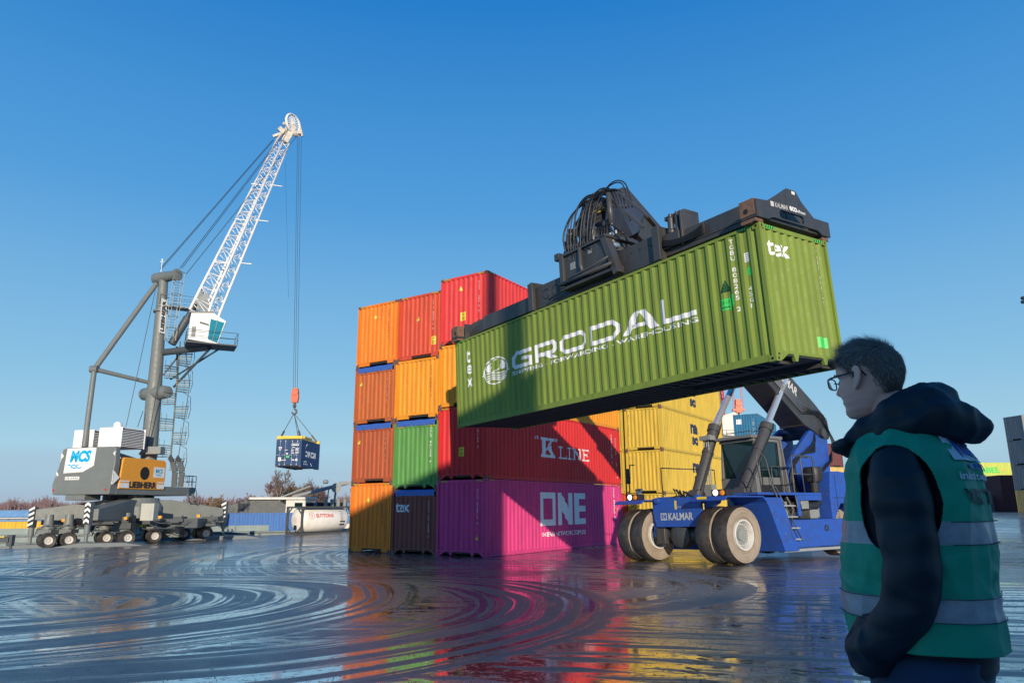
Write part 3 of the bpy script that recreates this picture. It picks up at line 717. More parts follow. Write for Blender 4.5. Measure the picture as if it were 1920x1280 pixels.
M_amber = plain('amber_lens', (0.9, 0.28, 0.02), 0.25)
M_lamp = plain('lamp_lit', (1.0, 0.97, 0.85), 0.2, emit=2.5)
M_hivis = plain('hivis_yellow', (0.55, 0.75, 0.03), 0.7)
M_red = plain('red_paint', (0.6, 0.03, 0.02), 0.4)
M_skin = plain('skin', (0.42, 0.22, 0.15), 0.55)
# ------------------------------------------------------------ reach stacker
T_N = V((0.5820, -0.8128, 0.0235)); T_F = V((-0.8131, -0.5821, 0.0)); T_Z = T_F.cross(T_N).normalized(); T_N = T_Z.cross(T_F).normalized()
T_O = V((5.276, 22.733, 0.150)); T_M = frame(T_O, T_F, T_N, T_Z)
T_I = T_M.inverted()
stk = thing('reach_stacker', 'blue reach stacker with dusty twin front tyres holding up the olive green container', 'reach stacker', T_M)
def wheel(name, x, y, w, r, parent, out):
    """out: +1 if the visible dish faces +y"""
    mb = MB(); h = w/2
    prof = [(-h*.72, r*.52), (-h*.95, r*.62), (-h, r*.80), (-h*.93, r*.93), (-h*.62, r*.99), (0, r), (h*.62, r*.99), (h*.93, r*.93), (h, r*.80), (h*.95, r*.62), (h*.72, r*.52)]
    mis = [1, 1, 1, 0, 0, 0, 0, 1, 1, 1]
    mb.lathe((x, y, r), (0, 1, 0), prof, 56, mis=mis)
    tyre = mb.build(name, [M_tyre, M_dust], parent, auto=40)
    # moulded rings on the sidewall
    rg = MB()
    for q in (0.60, 0.74, 0.86): rg.lathe((x, y+out*h*(0.99 if q > .65 else .95), r), (0, out, 0), [(-.004, r*q-.012), (.006, r*q), (-.004, r*q+.012)], 56)
    rg.build('sidewall_rib', M_dust, tyre)
    mb = MB(); s = out
    mb.lathe((x, y, r), (0, s, 0), [(h*.70, r*.53), (h*.98, r*.52), (h*1.0, r*.47), (h*.80, r*.44), (h*.45, r*.42)], 44, mi=0)
    mb.lathe((x, y, r), (0, s, 0), [(h*.46, r*.42), (h*.46, r*.30), (h*.40, r*.29), (h*.40, r*.20), (h*.62, r*.19), (h*.62, .001)], 32, mi=1)
    mb.lathe((x, y, r), (0, -s, 0), [(h*.70, r*.53), (h*.9, r*.50), (h*.4, r*.45), (h*.4, .001)], 32, mi=1)
    rim = mb.build('rim', [M_rim, M_hub], tyre, auto=35)
    bl = MB()
    for k in range(24):
        a = 2*PI*k/24; c = (x+math.cos(a)*r*.36, y+s*h*.46, r+math.sin(a)*r*.36); bl.lathe(c, (0, s, 0), [(0, .018), (.045, .018), (.045, .001)], 6)
    bl.build('wheel_nuts', M_rim, tyre)
    return tyre
TR = 0.82
for s in (1, -1):
    wheel('tyre', 0, s*1.93, .54, TR, stk, 1); wheel('tyre', 0, s*1.32, .54, TR, stk, 1)
for s in (1, -1): wheel('tyre', -5.9, s*1.35, .50, .78, stk, s)
# chassis
mb = MB()
for s in (1, -1):
    mb.box((-7.6, s*.95-.09, .75), (0.25, s*.95+.09, 1.55))
mb.box((-7.2, -.86, 1.0), (-4.4, .86, 1.5)); mb.box((-1.6, -.86, 1.25), (.1, .86, 1.5))
mb.build('chassis', M_blue, stk, bevel=.015)
mb = MB(); mb.prism([(.24, -.95, 1.93), (.24, 1.0, 1.93), (.24, 1.0, 1.55), (.24, .80, 1.06), (.24, -.82, 1.06), (.24, -.95, 1.5)], (.10, 0, 0))
mb.prism([(.20, 1.0, 1.9), (.20, 1.62, 1.86), (.20, 1.55, 1.72), (.20, 1.0, 1.45)], (-.10, 0, 0))
mb.tube([(.30, -.70, 1.86), (.44, -.70, 1.86)], .09, 16); mb.tube([(.30, .93, 1.90), (.44, .93, 1.90)], .09, 16)
mb.build('front_plate', M_blue, stk, bevel=.012)
d = Decal(); d.text('KALMAR', .30, 0, w=.98, h=.22, bold=.03); d.stroke([(0, .02), (.22, .02), (.22, .20), (0, .20)], .035, closed=True); d.text('C', .06, .05, h=.12, bold=.03); d.text('Gloria', .62, .36, w=.22, h=.07)
flat(d, (.342, .72, 1.32), (0, -1, 0) if False else (0, 1, 0), (0, 0, 1), [M_rim], stk) if False else None
# seen from the front the plate's left is -Y (far side)
flat(d, (.343, -.60, 1.26), (0, 1, 0), (0, 0, 1), [plain('letter_silver', (.45, .48, .52), .5)], stk)
mb = MB(); mb.box((.3435, -.02, 1.58), (.346, .06, 1.84)); mb.build('warning_label', M_yel, stk)
mb = MB(); mb.tube([(0, -1.1, .82), (0, 1.1, .82)], .20, 16); mb.lathe((.05, 0, .82), (1, 0, 0), [(-.45, .1), (-.4, .30), (0, .40), (.18, .38), (.28, .2), (.3, .01)], 24); mb.box((-.2, -.95, .95), (.2, -.62, 1.3)); mb.box((-.2, .62, .95), (.2, .95, 1.3))
mb.box((-.12, -.9, .55), (.30, -.55, 1.02)); mb.box((-.12, .55, .6), (.2, .9, 1.0))
mb.build('drive_axle', M_char, stk, bevel=.02, auto=35)
# fenders
for s in (1, -1):
    mb = MB(); y0, y1 = (1.0, 2.22) if s == 1 else (-2.22, -1.0)
    P = [(.78, 1.80), (.66, 1.90), (-1.02, 1.90), (-1.22, 1.74), (-1.86, .30)]; Q = [(.76, 1.77), (.64, 1.865), (-1.0, 1.865), (-1.18, 1.72), (-1.82, .29)]
    poly = P + Q[::-1]
    for i in range(len(P)-1): mb.prism([(P[i][0], y0, P[i][1]), (P[i+1][0], y0, P[i+1][1]), (Q[i+1][0], y0, Q[i+1][1]), (Q[i][0], y0, Q[i][1])], (0, y1-y0, 0))
    if s == 1:
        mb.prism([(-1.20, 2.16, 1.72), (-1.02, 2.16, 1.86), (-1.9, 2.16, 1.86), (-2.55, 2.16, .30), (-1.84, 2.16, .30)], (0, .05, 0))
    mb.build('fender', M_blue, stk, bevel=.008)
    y = s*1.75; lb = MB(); lb.box((.10, y-.30, 1.905), (.38, y+.26, 2.10)); lo = lb.build('lamp_housing', M_black, stk, bevel=.02)
    l = MB(); l.lathe((.382, y-.14, 2.01), (1, 0, 0), [(0, .085), (.02, .08), (.035, .001)], 18); l.build('headlight', M_lamp, lo)
    l = MB(); l.lathe((.382, y+.10, 2.0), (1, 0, 0), [(0, .08), (.025, .07), (.04, .001)], 18); l.build('indicator', M_amber, lo)
l = MB(); l.box((.785, 1.25, 1.83), (.79, 1.6, 1.90)); l.build('reflector', M_yel, stk)
# mirror on far fender
mb = MB(); mb.tube([(.3, -1.95, 1.9), (.3, -1.98, 2.7), (.28, -1.9, 3.05)], .02, 6); mb.box((.24, -2.12, 2.45), (.28, -1.95, 2.95)); mb.box((.2, -1.95, 3.04), (.3, -1.75, 3.07)); mb.build('mirror', M_black, stk, bevel=.01)
mb = MB(); mb.box((.0, -1.85, 2.1), (.12, -1.72, 2.24)); mb.tube([(.0, -1.95, 2.24), (.12, -1.6, 2.24)], .05, 8); mb.build('camera_box', M_galv, stk)
# decks and side tank
mb = MB(); mb.box((-4.35, .98, 1.94), (-1.04, 2.02, 2.02)); mb.box((-4.35, 1.92, 1.78), (-3.0, 2.02, 1.94)); mb.box((-4.35, -2.02, 1.94), (-1.04, -.98, 2.02)); mb.box((-1.04, -.98, 1.87), (.20, .98, 1.93)); mb.box((-4.35, -.98, 1.9), (-1.04, .98, 1.98))
mb.prism([(-3.0, 1.96, 1.94), (-3.15, 1.96, 1.94), (-3.15, 1.96, 1.30), (-3.0, 1.96, 1.30)], (0, .05, 0))
mb.build('walkway', M_blue, stk, bevel=.01)
mb = MB(); mb.box((-5.75, 1.05, .36), (-2.62, 2.02, 1.20)); mb.build('side_tank', M_blue, stk, bevel=.03)
mb = MB(); mb.box((-5.4, -2.0, .4), (-1.9, -1.05, 1.3)); mb.build('side_tank', M_blue, stk, bevel=.03)
mb = MB(); mb.box((-5.75, 1.9, .26), (-1.9, 2.10, .34)); mb.build('running_board', M_alu, stk, bevel=.006)
mb = MB(); mb.lathe((-4.4, 2.022, .92), (0, 1, 0), [(0, .10), (.03, .10), (.03, .07), (.0, .06)], 20); mb.build('filler_cap', M_char, stk)
# engine bay things
mb = MB(); mb.box((-4.35, .7, 1.2), (-2.6, 1.6, 1.86)); mb.lathe((-3.1, 1.6, 1.5), (0, 1, 0), [(0, .24), (.25, .24), (.25, .001)], 24); mb.lathe((-2.65, 1.55, 1.35), (0, 1, 0), [(0, .14), (.3, .14), (.3, .001)], 16)
for k in range(8): mb.box((-3.9+k*.07, 1.6, 1.22), (-3.87+k*.07, 1.82, 1.52))
mb.tube([(-2.75, 1.8, 1.9), (-2.9, 1.9, 1.5), (-2.8, 1.85, 1.22)], .05, 8)
mb.build('engine', M_char, stk, bevel=.01, auto=35)
mb = MB(); mb.tube([(-4.55, 1.70, 1.95), (-4.52, 1.72, 1.72), (-4.3, 1.75, 1.62), (-3.3, 1.8, 1.60), (-3.05, 1.8, 1.56)], [.15]*5, 14); mb.lathe((-4.6, 1.65, 1.95), (0, 0, 1), [(0, .15), (.42, .15), (.44, .26), (.62, .30), (.85, .30), (.92, .27), (.93, .001)], 28)
mb.build('air_intake', M_black, stk, auto=35)
# rear body / counterweight
mb = MB()
mb.prism([(-4.95, -1.9, .40), (-4.95, -1.9, 1.95), (-5.10, -1.9, 2.70), (-5.55, -1.9, 2.74), (-8.3, -1.9, 2.55), (-8.9, -1.9, 2.1), (-8.9, -1.9, .75), (-8.4, -1.9, .50), (-6.9, -1.9, .50), (-6.8, -1.9, 1.3), (-6.4, -1.9, 1.68), (-5.5, -1.9, 1.68), (-5.1, -1.9, 1.2)], (0, .88, 0))
mb.prism([(-4.95, 1.02, .40), (-4.95, 1.02, 1.95), (-5.10, 1.02, 2.70), (-5.55, 1.02, 2.74), (-8.3, 1.02, 2.55), (-8.9, 1.02, 2.1), (-8.9, 1.02, .75), (-8.4, 1.02, .50), (-6.9, 1.02, .50), (-6.8, 1.02, 1.3), (-6.4, 1.02, 1.68), (-5.5, 1.02, 1.68), (-5.1, 1.02, 1.2)], (0, .95, 0))
mb.box((-8.95, -1.0, .6), (-7.3, 1.0, 2.3))
mb.build('rear_body', M_blue, stk, bevel=.03)
mb = MB(); mb.box((-8.0, 1.973, 1.86), (-5.0, 1.976, 1.875)); mb.box((-5.32, 1.973, 1.2), (-5.30, 1.976, 2.6)); mb.build('panel_seam', M_dark, stk)
mb = MB()
for i in range(6): mb.lathe((-4.948, 1.2+.13*i, 2.0), (1, 0, 0), [(0, .012), (.012, .012), (.012, .001)], 8)
for x in (-1.15, -1.35, -1.55, -1.9, -2.1): mb.lathe((x, 2.215, 1.7-(-1.15-x)*1.2), (0, 1, 0), [(0, .012), (.01, .012), (.01, .001)], 8)
mb.build('bolts', M_galv, stk)
# tower plates carrying the boom foot
mb = MB()
for y in (.62, -.78): mb.prism([(-4.35, y, 1.95), (-4.6, y, 2.9), (-5.1, y, 3.5), (-6.1, y, 4.25), (-6.55, y, 4.5), (-6.95, y, 4.5), (-7.2, y, 4.2), (-7.1, y, 1.9)], (0, .16, 0))
mb.prism([(-4.30, -.62, 2.0), (-4.42, -.62, 3.1), (-4.52, -.62, 3.1), (-4.42, -.62, 2.0)], (0, 1.24, 0))
mb.build('boom_tower', M_blue, stk, bevel=.02)
mb = MB(); mb.tube([(-6.75, -.95, 4.2), (-6.75, .95, 4.2)], .16, 20); mb.build('pivot_pin', M_char, stk, auto=35)
# cab
cab = MB(); CX0, CX1, CY0, CY1, CZ0, CZ1 = -4.25, -2.75, -.62, .78, 2.02, 3.95
cab.box((CX0, CY0, CZ0), (CX1, CY1, CZ0+.55)); cab.box((CX0-.1, CY0-.05, CZ1-.10), (CX1+.12, CY1+.05, CZ1)); cab.box((CX0, CY0, CZ1-.2), (CX1-.05, CY1, CZ1-.11))
for (x, y) in ((CX0, CY0), (CX0, CY1-.10), (CX1-.24, CY1-.08)): cab.box((x, y, CZ0+.55), (x+.14, y+.10, CZ1-.2))
cab.bar((CX1-.04, CY0+.05, CZ0+.5), (CX1-.18, CY0+.05, CZ1-.15), .08, .1); cab.bar((CX1-.02, CY1-.05, CZ0+.5), (CX1-.20, CY1-.05, CZ1-.15), .09, .12)
cab.bar((CX0+.06, CY1, CZ1-.1), (CX0-.18, CY1, CZ0), .16, .05)
cb = cab.build('cab', M_cabg, stk, bevel=.012)
gl = MB(); gl.box((CX1-.11, CY0+.09, CZ0+.56), (CX1-.09, CY1-.10, CZ1-.21)); gl.box((CX0+.15, CY1-.04, CZ0+.3), (CX1-.25, CY1-.02, CZ1-.21)); gl.box((CX0+.15, CY0+.02, CZ0+.56), (CX1-.2, CY0+.04, CZ1-.21)); gl.build('window', M_glass, cb)
dr = MB(); dr.box((CX0+.15, CY1+.002, CZ0+.06), (CX1-.2, CY1+.02, CZ0+.30)); dr.bar((CX0+.2, CY1+.015, CZ0+.3), (CX0+.2, CY1+.015, CZ1-.25), .03, .02); dr.bar((CX1-.3, CY1+.015, CZ0+.3), (CX1-.3, CY1+.015, CZ1-.25), .03, .02); dr.build('door', M_black, cb)
sg = MB(); sg.box((CX0+.10, CY1+.021, CZ0-.12), (CX0+.42, CY1+.024, CZ0+.0)); sg.build('label_plate', M_white, cb)
st_ = MB(); st_.box((CX0+.25, -.2, CZ0+.56), (CX0+.75, .35, CZ0+.70)); st_.box((CX0+.16, -.2, CZ0+.70), (CX0+.30, .35, CZ0+1.4)); st_.build('seat', M_black, cb)
con = MB(); con.box((CX1-.45, -.1, CZ0+.5), (CX1-.25, .3, CZ0+.8)); con.lathe((CX1-.5, .1, CZ0+.95), (-.6, 0, .8), [(0, .19), (.02, .2), (.04, .19), (.02, .175), (0, .19)], 24); con.build('steering_wheel', M_black, cb)
rf = MB()
for (x, y) in ((-3.0, -.4), (-3.0, .55), (-4.2, .1)): rf.tube([(x, y, CZ1), (x, y, CZ1+.22)], .012, 5)
rf.tube([(-3.0, -.4, CZ1+.16), (-3.0, .55, CZ1+.16), (-4.2, .7, CZ1+.16)], .014, 5)
rf.lathe((-3.9, -.3, CZ1), (0, 0, 1), [(0, .06), (.12, .06), (.14, .001)], 12)
rf.build('roof_rack', M_rail, cb)
# driver: one skinned body in a hi-vis vest
def skin_body(name, verts, edges, rad, mat, M=None, sub=2, root=0, parent=None):
    me = bpy.data.meshes.new(name); me.from_pydata([tuple(M @ V(v)) if M is not None else v for v in verts], edges, [])
    me.materials.append(mat); o = link(bpy.data.objects.new(name, me)); o.parent = parent
    sk = o.modifiers.new('skin', 'SKIN'); sk.use_smooth_shade = True
    for i, r in enumerate(rad): me.skin_vertices[0].data[i].radius = (r, r) if not isinstance(r, tuple) else r
    me.skin_vertices[0].data[root].use_root = True
    ss_ = o.modifiers.new('sub', 'SUBSURF'); ss_.levels = ss_.render_levels = sub
    return o
DV = [(0,0,0),(0,0,.25),(0,0,.48),(0,0,.58),(.02,0,.70),(.03,0,.80),(.02,.19,.44),(.15,.24,.20),(.40,.12,.26),(.02,-.19,.44),(.15,-.24,.20),(.40,-.12,.26),(.42,.10,-.02),(.45,.10,-.42),(.42,-.10,-.02),(.45,-.10,-.42)]
DE = [(0,1),(1,2),(2,3),(3,4),(4,5),(2,6),(6,7),(7,8),(2,9),(9,10),(10,11),(0,12),(12,13),(0,14),(14,15)]
DR = [.15,.15,.12,.06,.105,.08,.07,.055,.04,.07,.055,.04,.08,.06,.08,.06]
drv = skin_body('person', DV, DE, DR, M_skin, T_M @ Matrix.Translation((CX0+.46, .07, CZ0+.78)))
tag(drv, 'driver in a hi-vis yellow vest seated inside the cab of the stacker', 'person')
vst = skin_body('hivis_vest', [(0,0,.02),(0,0,.25),(0,0,.47),(.0,.17,.46),(.0,-.17,.46)], [(0,1),(1,2),(2,3),(2,4)], [.165,.165,.13,.085,.085], M_hivis, T_M @ Matrix.Translation((CX0+.46, .07, CZ0+.78)), parent=drv)
q = MB()
for k in range(7): q.tube([V((-4.45-.07*k, .85+.06*(k % 3), 2.0)), V((-4.5-.05*k, .9, 2.7+.05*k)), V((-4.9-.1*k, .80, 3.2+.04*k)), V((-5.6-.1*k, .84, 3.5)), V((-6.3, .86, 3.9+.05*k))], .022, 6)
q.build('machine_hoses', M_hose, stk, smooth=True); q = MB()
for k in range(6): q.tube([V((-.9+.12*k, -.5+.2*(k % 3), 1.95)), V((-.6+.15*k, -.2, 2.10+.02*k)), V((.0, .3-.1*k, 2.0)), V((.18, .5-.18*k, 1.9))], .024, 6)
q.build('machine_hoses', M_hose, stk, smooth=True); q = MB()
for k in range(4): q.tube([V((-2.6-.25*k, 1.6, 1.85)), V((-2.7-.2*k, 1.85, 1.6)), V((-2.9-.2*k, 1.7, 1.3))], .03, 6)
q.build('machine_hoses', M_hose, stk, smooth=True)
q = MB(); q.box((-4.3, .9, 1.22), (-3.9, 1.85, 1.5)); q.box((-2.62, 1.1, 1.25), (-2.2, 1.9, 1.75)); q.box((-3.7, 1.83, 1.52), (-3.3, 1.95, 1.85)); q.tube([(-4.7, 1.5, 1.25), (-4.7, 1.5, 1.8)], .14, 12); q.build('pump_block', M_hub, stk, bevel=.015, auto=35)
# steps and handrails
for k in range(4):
    z = 1.62 - k*.33; x = -1.98 - k*.06; mb = MB(); mb.box((x-.62, 1.80, z-.025), (x, 2.20, z+.01))
    for q in range(5): mb.box((x-.60, 1.83+q*.075, z+.0105), (x-.02, 1.85+q*.075, z+.018))
    mb.build('step', M_alu, stk)
mb = MB(); mb.prism([(-2.2, 1.84, .78), (-2.72, 1.84, .36), (-3.1, 1.84, .36), (-2.75, 1.84, .78)], (0, .03, 0)); mb.build('step_bracket', M_blue, stk)
def rail(pts, r=.02, nm='handrail'):
    q = MB(); q.tube(pts, r, 8); return q.build(nm, M_rail, stk, smooth=True)
rail([(-1.35, 1.95, 2.0), (-1.2, 1.97, 3.1), (-1.24, 1.98, 3.17), (-1.5, 1.98, 3.17), (-1.62, 2.0, 3.0), (-1.75, 2.05, 2.2), (-2.05, 2.2, 1.2), (-2.3, 2.2, .62)])
rail([(-1.75, 1.95, 2.1), (-1.95, 2.0, 2.2), (-2.35, 2.16, 1.3), (-2.75, 2.2, .58)])
rail([(-2.95, 2.0, 1.55), (-3.0, 2.0, 1.62), (-2.95, 1.98, 2.1), (-2.98, 1.98, 3.12), (-3.04, 1.98, 3.18), (-4.2, 1.9, 3.18), (-4.28, 1.9, 3.1), (-4.28, 1.9, 2.0)])
rail([(-2.98, 1.98, 2.6), (-4.28, 1.9, 2.6)]); rail([(-3.55, 1.95, 2.02), (-3.5, 1.95, 3.1), (-3.56, 1.95, 3.14), (-4.0, 1.9, 3.14)])
rail([(-3.3, 1.0, 2.02), (-3.3, 1.0, 2.9), (-4.3, 1.0, 2.9)])
for y_ in (-1.9,): rail([(-1.2, y_, 2.0), (-1.2, y_, 3.0), (-4.0, y_, 3.0), (-4.0, y_, 2.0)])
# electrical gantry at front-far cab corner
mb = MB()
for i, y in enumerate((-.80, -.88, -.98)): mb.tube([(-2.45, y, 2.0), (-2.45, y, 3.9), (-2.5, y+.1, 4.1)], .025, 6)
mb.box((-2.6, -1.05, 3.9), (-2.3, -.6, 4.05)); mb.box((-2.55, -1.1, 2.0), (-2.3, -.7, 2.4)); mb.build('valve_rack', M_hub, stk)
# boom
BR = V((-7.05, .32, 4.32)); BH = V((3.15, 1.0, 10.35)); bd = (BH-BR).normalized()
by = V((0, 0, 1)).cross(bd).normalized(); bz = bd.cross(by).normalized()     # by = +Y-ish, bz up
if by.y < 0: by = -by
bz = bd.cross(by); bz = bz if bz.z > 0 else -bz
def bm_pt(s, y, z): return BR + bd*s + by*y + bz*z
def bbox(mb, s0, s1, y0, y1, z0, z1, mi=0):
    vs = [bm_pt(s, y, z) for s, y, z in ((s0,y0,z0),(s1,y0,z0),(s1,y1,z0),(s0,y1,z0),(s0,y0,z1),(s1,y0,z1),(s1,y1,z1),(s0,y1,z1))]
    mb.add(vs, [(0,3,2,1),(4,5,6,7),(0,1,5,4),(1,2,6,5),(2,3,7,6),(3,0,4,7)], mi)
BLn = (BH-BR).length
mb = MB(); hw = .48
side_ = [(-.35, .10), (0, .50), (1.0, .56), (7.2, .50), (7.2, -.46), (2.2, -.62), (1.3, -.62), (.55, -.45), (-.1, -.35), (-.35, -.15)]
mb.prism([bm_pt(s, -hw, z) for s, z in side_], by*hw*2)
bo = mb.build('boom', M_char, stk, bevel=.03)
mb = MB(); bbox(mb, 7.2, BLn-.2, -.40, .40, -.36, .40); mb.build('inner_boom', M_char, bo, bevel=.02)
mb = MB(); bbox(mb, 7.05, 7.25, -.54, .54, -.52, .56); bbox(mb, 1.2, 1.3, -.5, .5, -.64, -.60); mb.build('boom_collar', M_char, bo, bevel=.015)
d = Decal(); d.text('KALMAR', .45, 0, w=1.5, h=.30, bold=.03); d.stroke([(0, .02), (.32, .02), (.32, .28), (0, .28)], .04, closed=True); d.text('C', .09, .07, h=.17, bold=.03)
flat(d, bm_pt(4.0, hw, .05), -bd, bz, [M_rim], bo, lift=.004)
mb = MB()
for k in range(5):
    z = -.05 - k*.07; pts = [bm_pt(4.6, hw+.05, z), bm_pt(3.0, hw+.06, z), bm_pt(1.6, hw+.07, z-.02)]; mb.tube(pts, .018, 6, mi=1)
    mb.tube([bm_pt(1.6, hw+.07, z-.02)] + [bm_pt(1.2-.35*j, hw+.10+.05*math.sin(j+k), .05+.25*math.sin(j*.9)-k*.03) for j in range(4)] + [V((-7.35-.05*k, .85, 3.9)), V((-7.1, .9-.04*k, 3.2)), V((-6.2+.03*k, 1.0, 2.75)), V((-5.9+.09*k, 1.05, 2.6)), V((-5.85+.09*k, 1.05, 2.1))], .024, 6, mi=0)
mb.tube([bm_pt(4.9, hw+.03, -.20), bm_pt(5.4, hw+.03, .02)], .03, 6, mi=1)
mb.build('hoses', [M_hose, M_galv], bo, smooth=True)
mb = MB(); mb.lathe((-7.45, .55, 4.75), (0, 0, 1), [(0, .05), (.1, .05), (.12, .001)], 12); mb.build('beacon', M_amber, bo)
# lift cylinders
for y, b0, m0, t0 in ((.92, (-1.78, 2.0), (-3.42, 4.27), (-4.75, 5.95)), (-.92, (-1.76, 2.0), (-3.02, 4.42), (-4.12, 5.78))):
    bv = V((b0[0], y, b0[1])); mv = V((m0[0], y, m0[1])); tv = V((t0[0], y, t0[1])); tv = tv + (tv-mv).normalized()*.45
    mb = MB(); mb.tube([bv, mv], .185, 22); dd = (mv-bv).normalized(); mb.tube([mv-dd*.22, mv+dd*.02], .225, 22); mb.tube([mv-dd*1.1, mv-dd*1.02], .205, 22); mb.lathe(bv-V((0, .2, 0)), (0, 1, 0), [(0, .24), (.4, .24)], 20)
    c_ = mb.build('lift_cylinder', M_cylg, stk, auto=35)
    mb = MB(); mb.tube([mv, tv], .115, 20); mb.lathe(tv-V((0, .14, 0)), (0, 1, 0), [(0, .001), (0, .2), (.28, .2), (.28, .001)], 20); mb.build('piston_rod', M_chrome, c_, auto=35)
    mb = MB(); mb.tube([bv+V((.0, .2, .2)), mv+V((0, .24, -.1)), mv+V((-.1, .2, .05))], .02, 6); mb.build('oil_pipe', M_hose, c_)
    mb = MB(); mb.tube([tv-V((0, 1.0 if y > 0 else -1.0, 0)), tv], .09, 14) ; mb.build('cylinder_pin', M_char, c_)
# ------------------------------------------------------------ spreader (in the container's own frame)
sp_ = thing('container_spreader', 'dark steel telescopic spreader with hoses and rotator, locked on the olive green container', 'spreader', G_M)
def sb(nm, boxes, mat=M_char, bev=.012, par=None):
    q = MB()
    for a, c in boxes: q.box(a, c)
    return q.build(nm, mat, par or sp_, bevel=bev)
EP = [(-.10, 3.36), (.31, 3.40), (1.06, 3.84), (1.38, 3.84), (1.56, 3.62), (1.96, 3.33), (2.53, 3.33), (2.53, 2.98), (2.2, 2.98), (2.05, 3.06), (.45, 3.06), (.25, 2.98), (-.10, 2.98)]
for sx, x in ((1, CL40+.06), (-1, -.06)):
    q = MB()
    top = [p for p in EP]
    # plate with a slot: built from strips around the opening
    A_ = [(-.10, 3.36), (.31, 3.40), (.68, 3.61), (.68, 3.06), (.45, 3.06), (.25, 2.98), (-.10, 2.98)]
    B_ = [(.68, 3.61), (1.06, 3.84), (1.38, 3.84), (1.56, 3.62), (1.56, 3.26), (1.48, 3.28), (.74, 3.28), (.68, 3.22)]
    C_ = [(.68, 3.06), (.68, 3.12), (.74, 3.07+.02), (1.48, 3.09), (1.56, 3.14), (1.56, 3.06)]
    D_ = [(1.56, 3.62), (1.96, 3.33), (2.53, 3.33), (2.53, 2.98), (2.2, 2.98), (2.05, 3.06), (1.56, 3.06)]
    for pp in (A_, B_, C_, D_): q.prism([(x, a, b) for a, b in pp], (-sx*.05, 0, 0))
    q.box((min(x-sx*.07, x-sx*.40), -.09, 3.0), (max(x-sx*.07, x-sx*.40), 2.52, 3.04)); q.box((min(x-sx*.37, x-sx*.40), .2, 3.0405), (max(x-sx*.37, x-sx*.40), 2.2, 3.5))
    e_ = q.build('end_beam', M_char, sp_, bevel=0)
    for y in (.0, CW):
        c = MB(); x0, x1 = sorted((x-sx*.055, x-sx*.42)); yy0, yy1 = (-.105, .16) if y == 0 else (CW-.16, CW+.10)
        c.box((x0, yy0, 3.045), (x1, yy1, 3.40 if y == 0 else 3.335)); c.box((x0, yy0, 2.90), (x1, yy1-.01, 2.975)); c.box((x0+.05, yy0-.02, 2.885), (x1-.1, yy1, 2.90))
        c.build('corner_box', M_rust, e_, bevel=.01)
        hh = MB(); hh.lathe(((x0+x1)/2-.03*sx, yy0-.002 if y == 0 else yy1+.002, 3.16), (0, -1 if y == 0 else 1, 0), [(0, .06), (.003, .05), (.003, .001)], 12); hh.build('twistlock_hole_shade', M_dark, e_)  # flat dark disc painted for the shade of a hole, nothing is cut
x = CL40+.06
d = Decal(); d.text('KALMAR', .15, 0, w=.46, h=.11, bold=.01, spacing=1.08); d.rect(0, 0, .11, .11, 0)
flat(d, (x, .40, 3.30), (0, 1, .02), (0, 0, 1), [M_rim], sp_, lift=.004)
d = Decal(); d.text('eco', 0, 0, w=.27, h=.11, bold=.04); d.text('efficient', .28, .01, w=.30, h=.075, bold=.015)
flat(d, (x, 1.06, 3.33), (0, 1, -.02), (0, 0, 1), [M_white], sp_, lift=.004)
d = Decal(); d.rect(0, 0, .12, .07); flat(d, (x, 1.22, 3.74), (0, 1, 0), (0, 0, 1), [M_white], sp_, lift=.004)
# telescopic arms
for y0 in (.38, 1.50):
    q = MB(); q.box((9.1, y0, 3.10), (CL40-.30, y0+.56, 3.56)); q.box((9.1, y0+.04, 3.565), (CL40-.35, y0+.16, 3.60)); q.box((9.1, y0-.02, 3.20), (CL40-.32, y0-.001, 3.24)); q.build('telescopic_arm', M_char, sp_, bevel=.015)
    q = MB(); q.box((1.3, y0, 3.10), (4.45, y0+.56, 3.56)); q.prism([(.40, y0, 3.05), (.40, y0, 3.22), (1.3, y0, 3.56), (1.3, y0, 3.10)], (0, .56, 0)); q.build('telescopic_arm', M_char, sp_, bevel=.015)
# main frame
q = MB()
for y0 in (.26, 1.40): q.box((4.28, y0, 3.02), (9.22, y0+.76, 3.70))
q.box((5.3, 1.03, 3.1), (7.6, 1.39, 3.66)); q.build('main_frame', M_char, sp_, bevel=.02)
for s0 in (4.16, 9.22):
    q = MB(); q.box((s0, .14, 2.94), (s0+.10, 2.28, 3.86)); q.box((s0-.06, .10, 2.98), (s0+.16, .20, 3.82)); q.build('frame_flange', M_char, sp_, bevel=.015)
q = MB()
for s0 in (4.78, 5.22): q.lathe((s0, .258, 3.38), (0, -1, 0), [(0, .16), (.012, .15), (.012, .13), (-.02, .12)], 24)
for s0 in (8.3, 8.6, 8.9): q.lathe((s0, .258, 3.5), (0, -1, 0), [(0, .02), (.012, .02), (.012, .001)], 10)
q.build('access_rings', M_black, sp_)
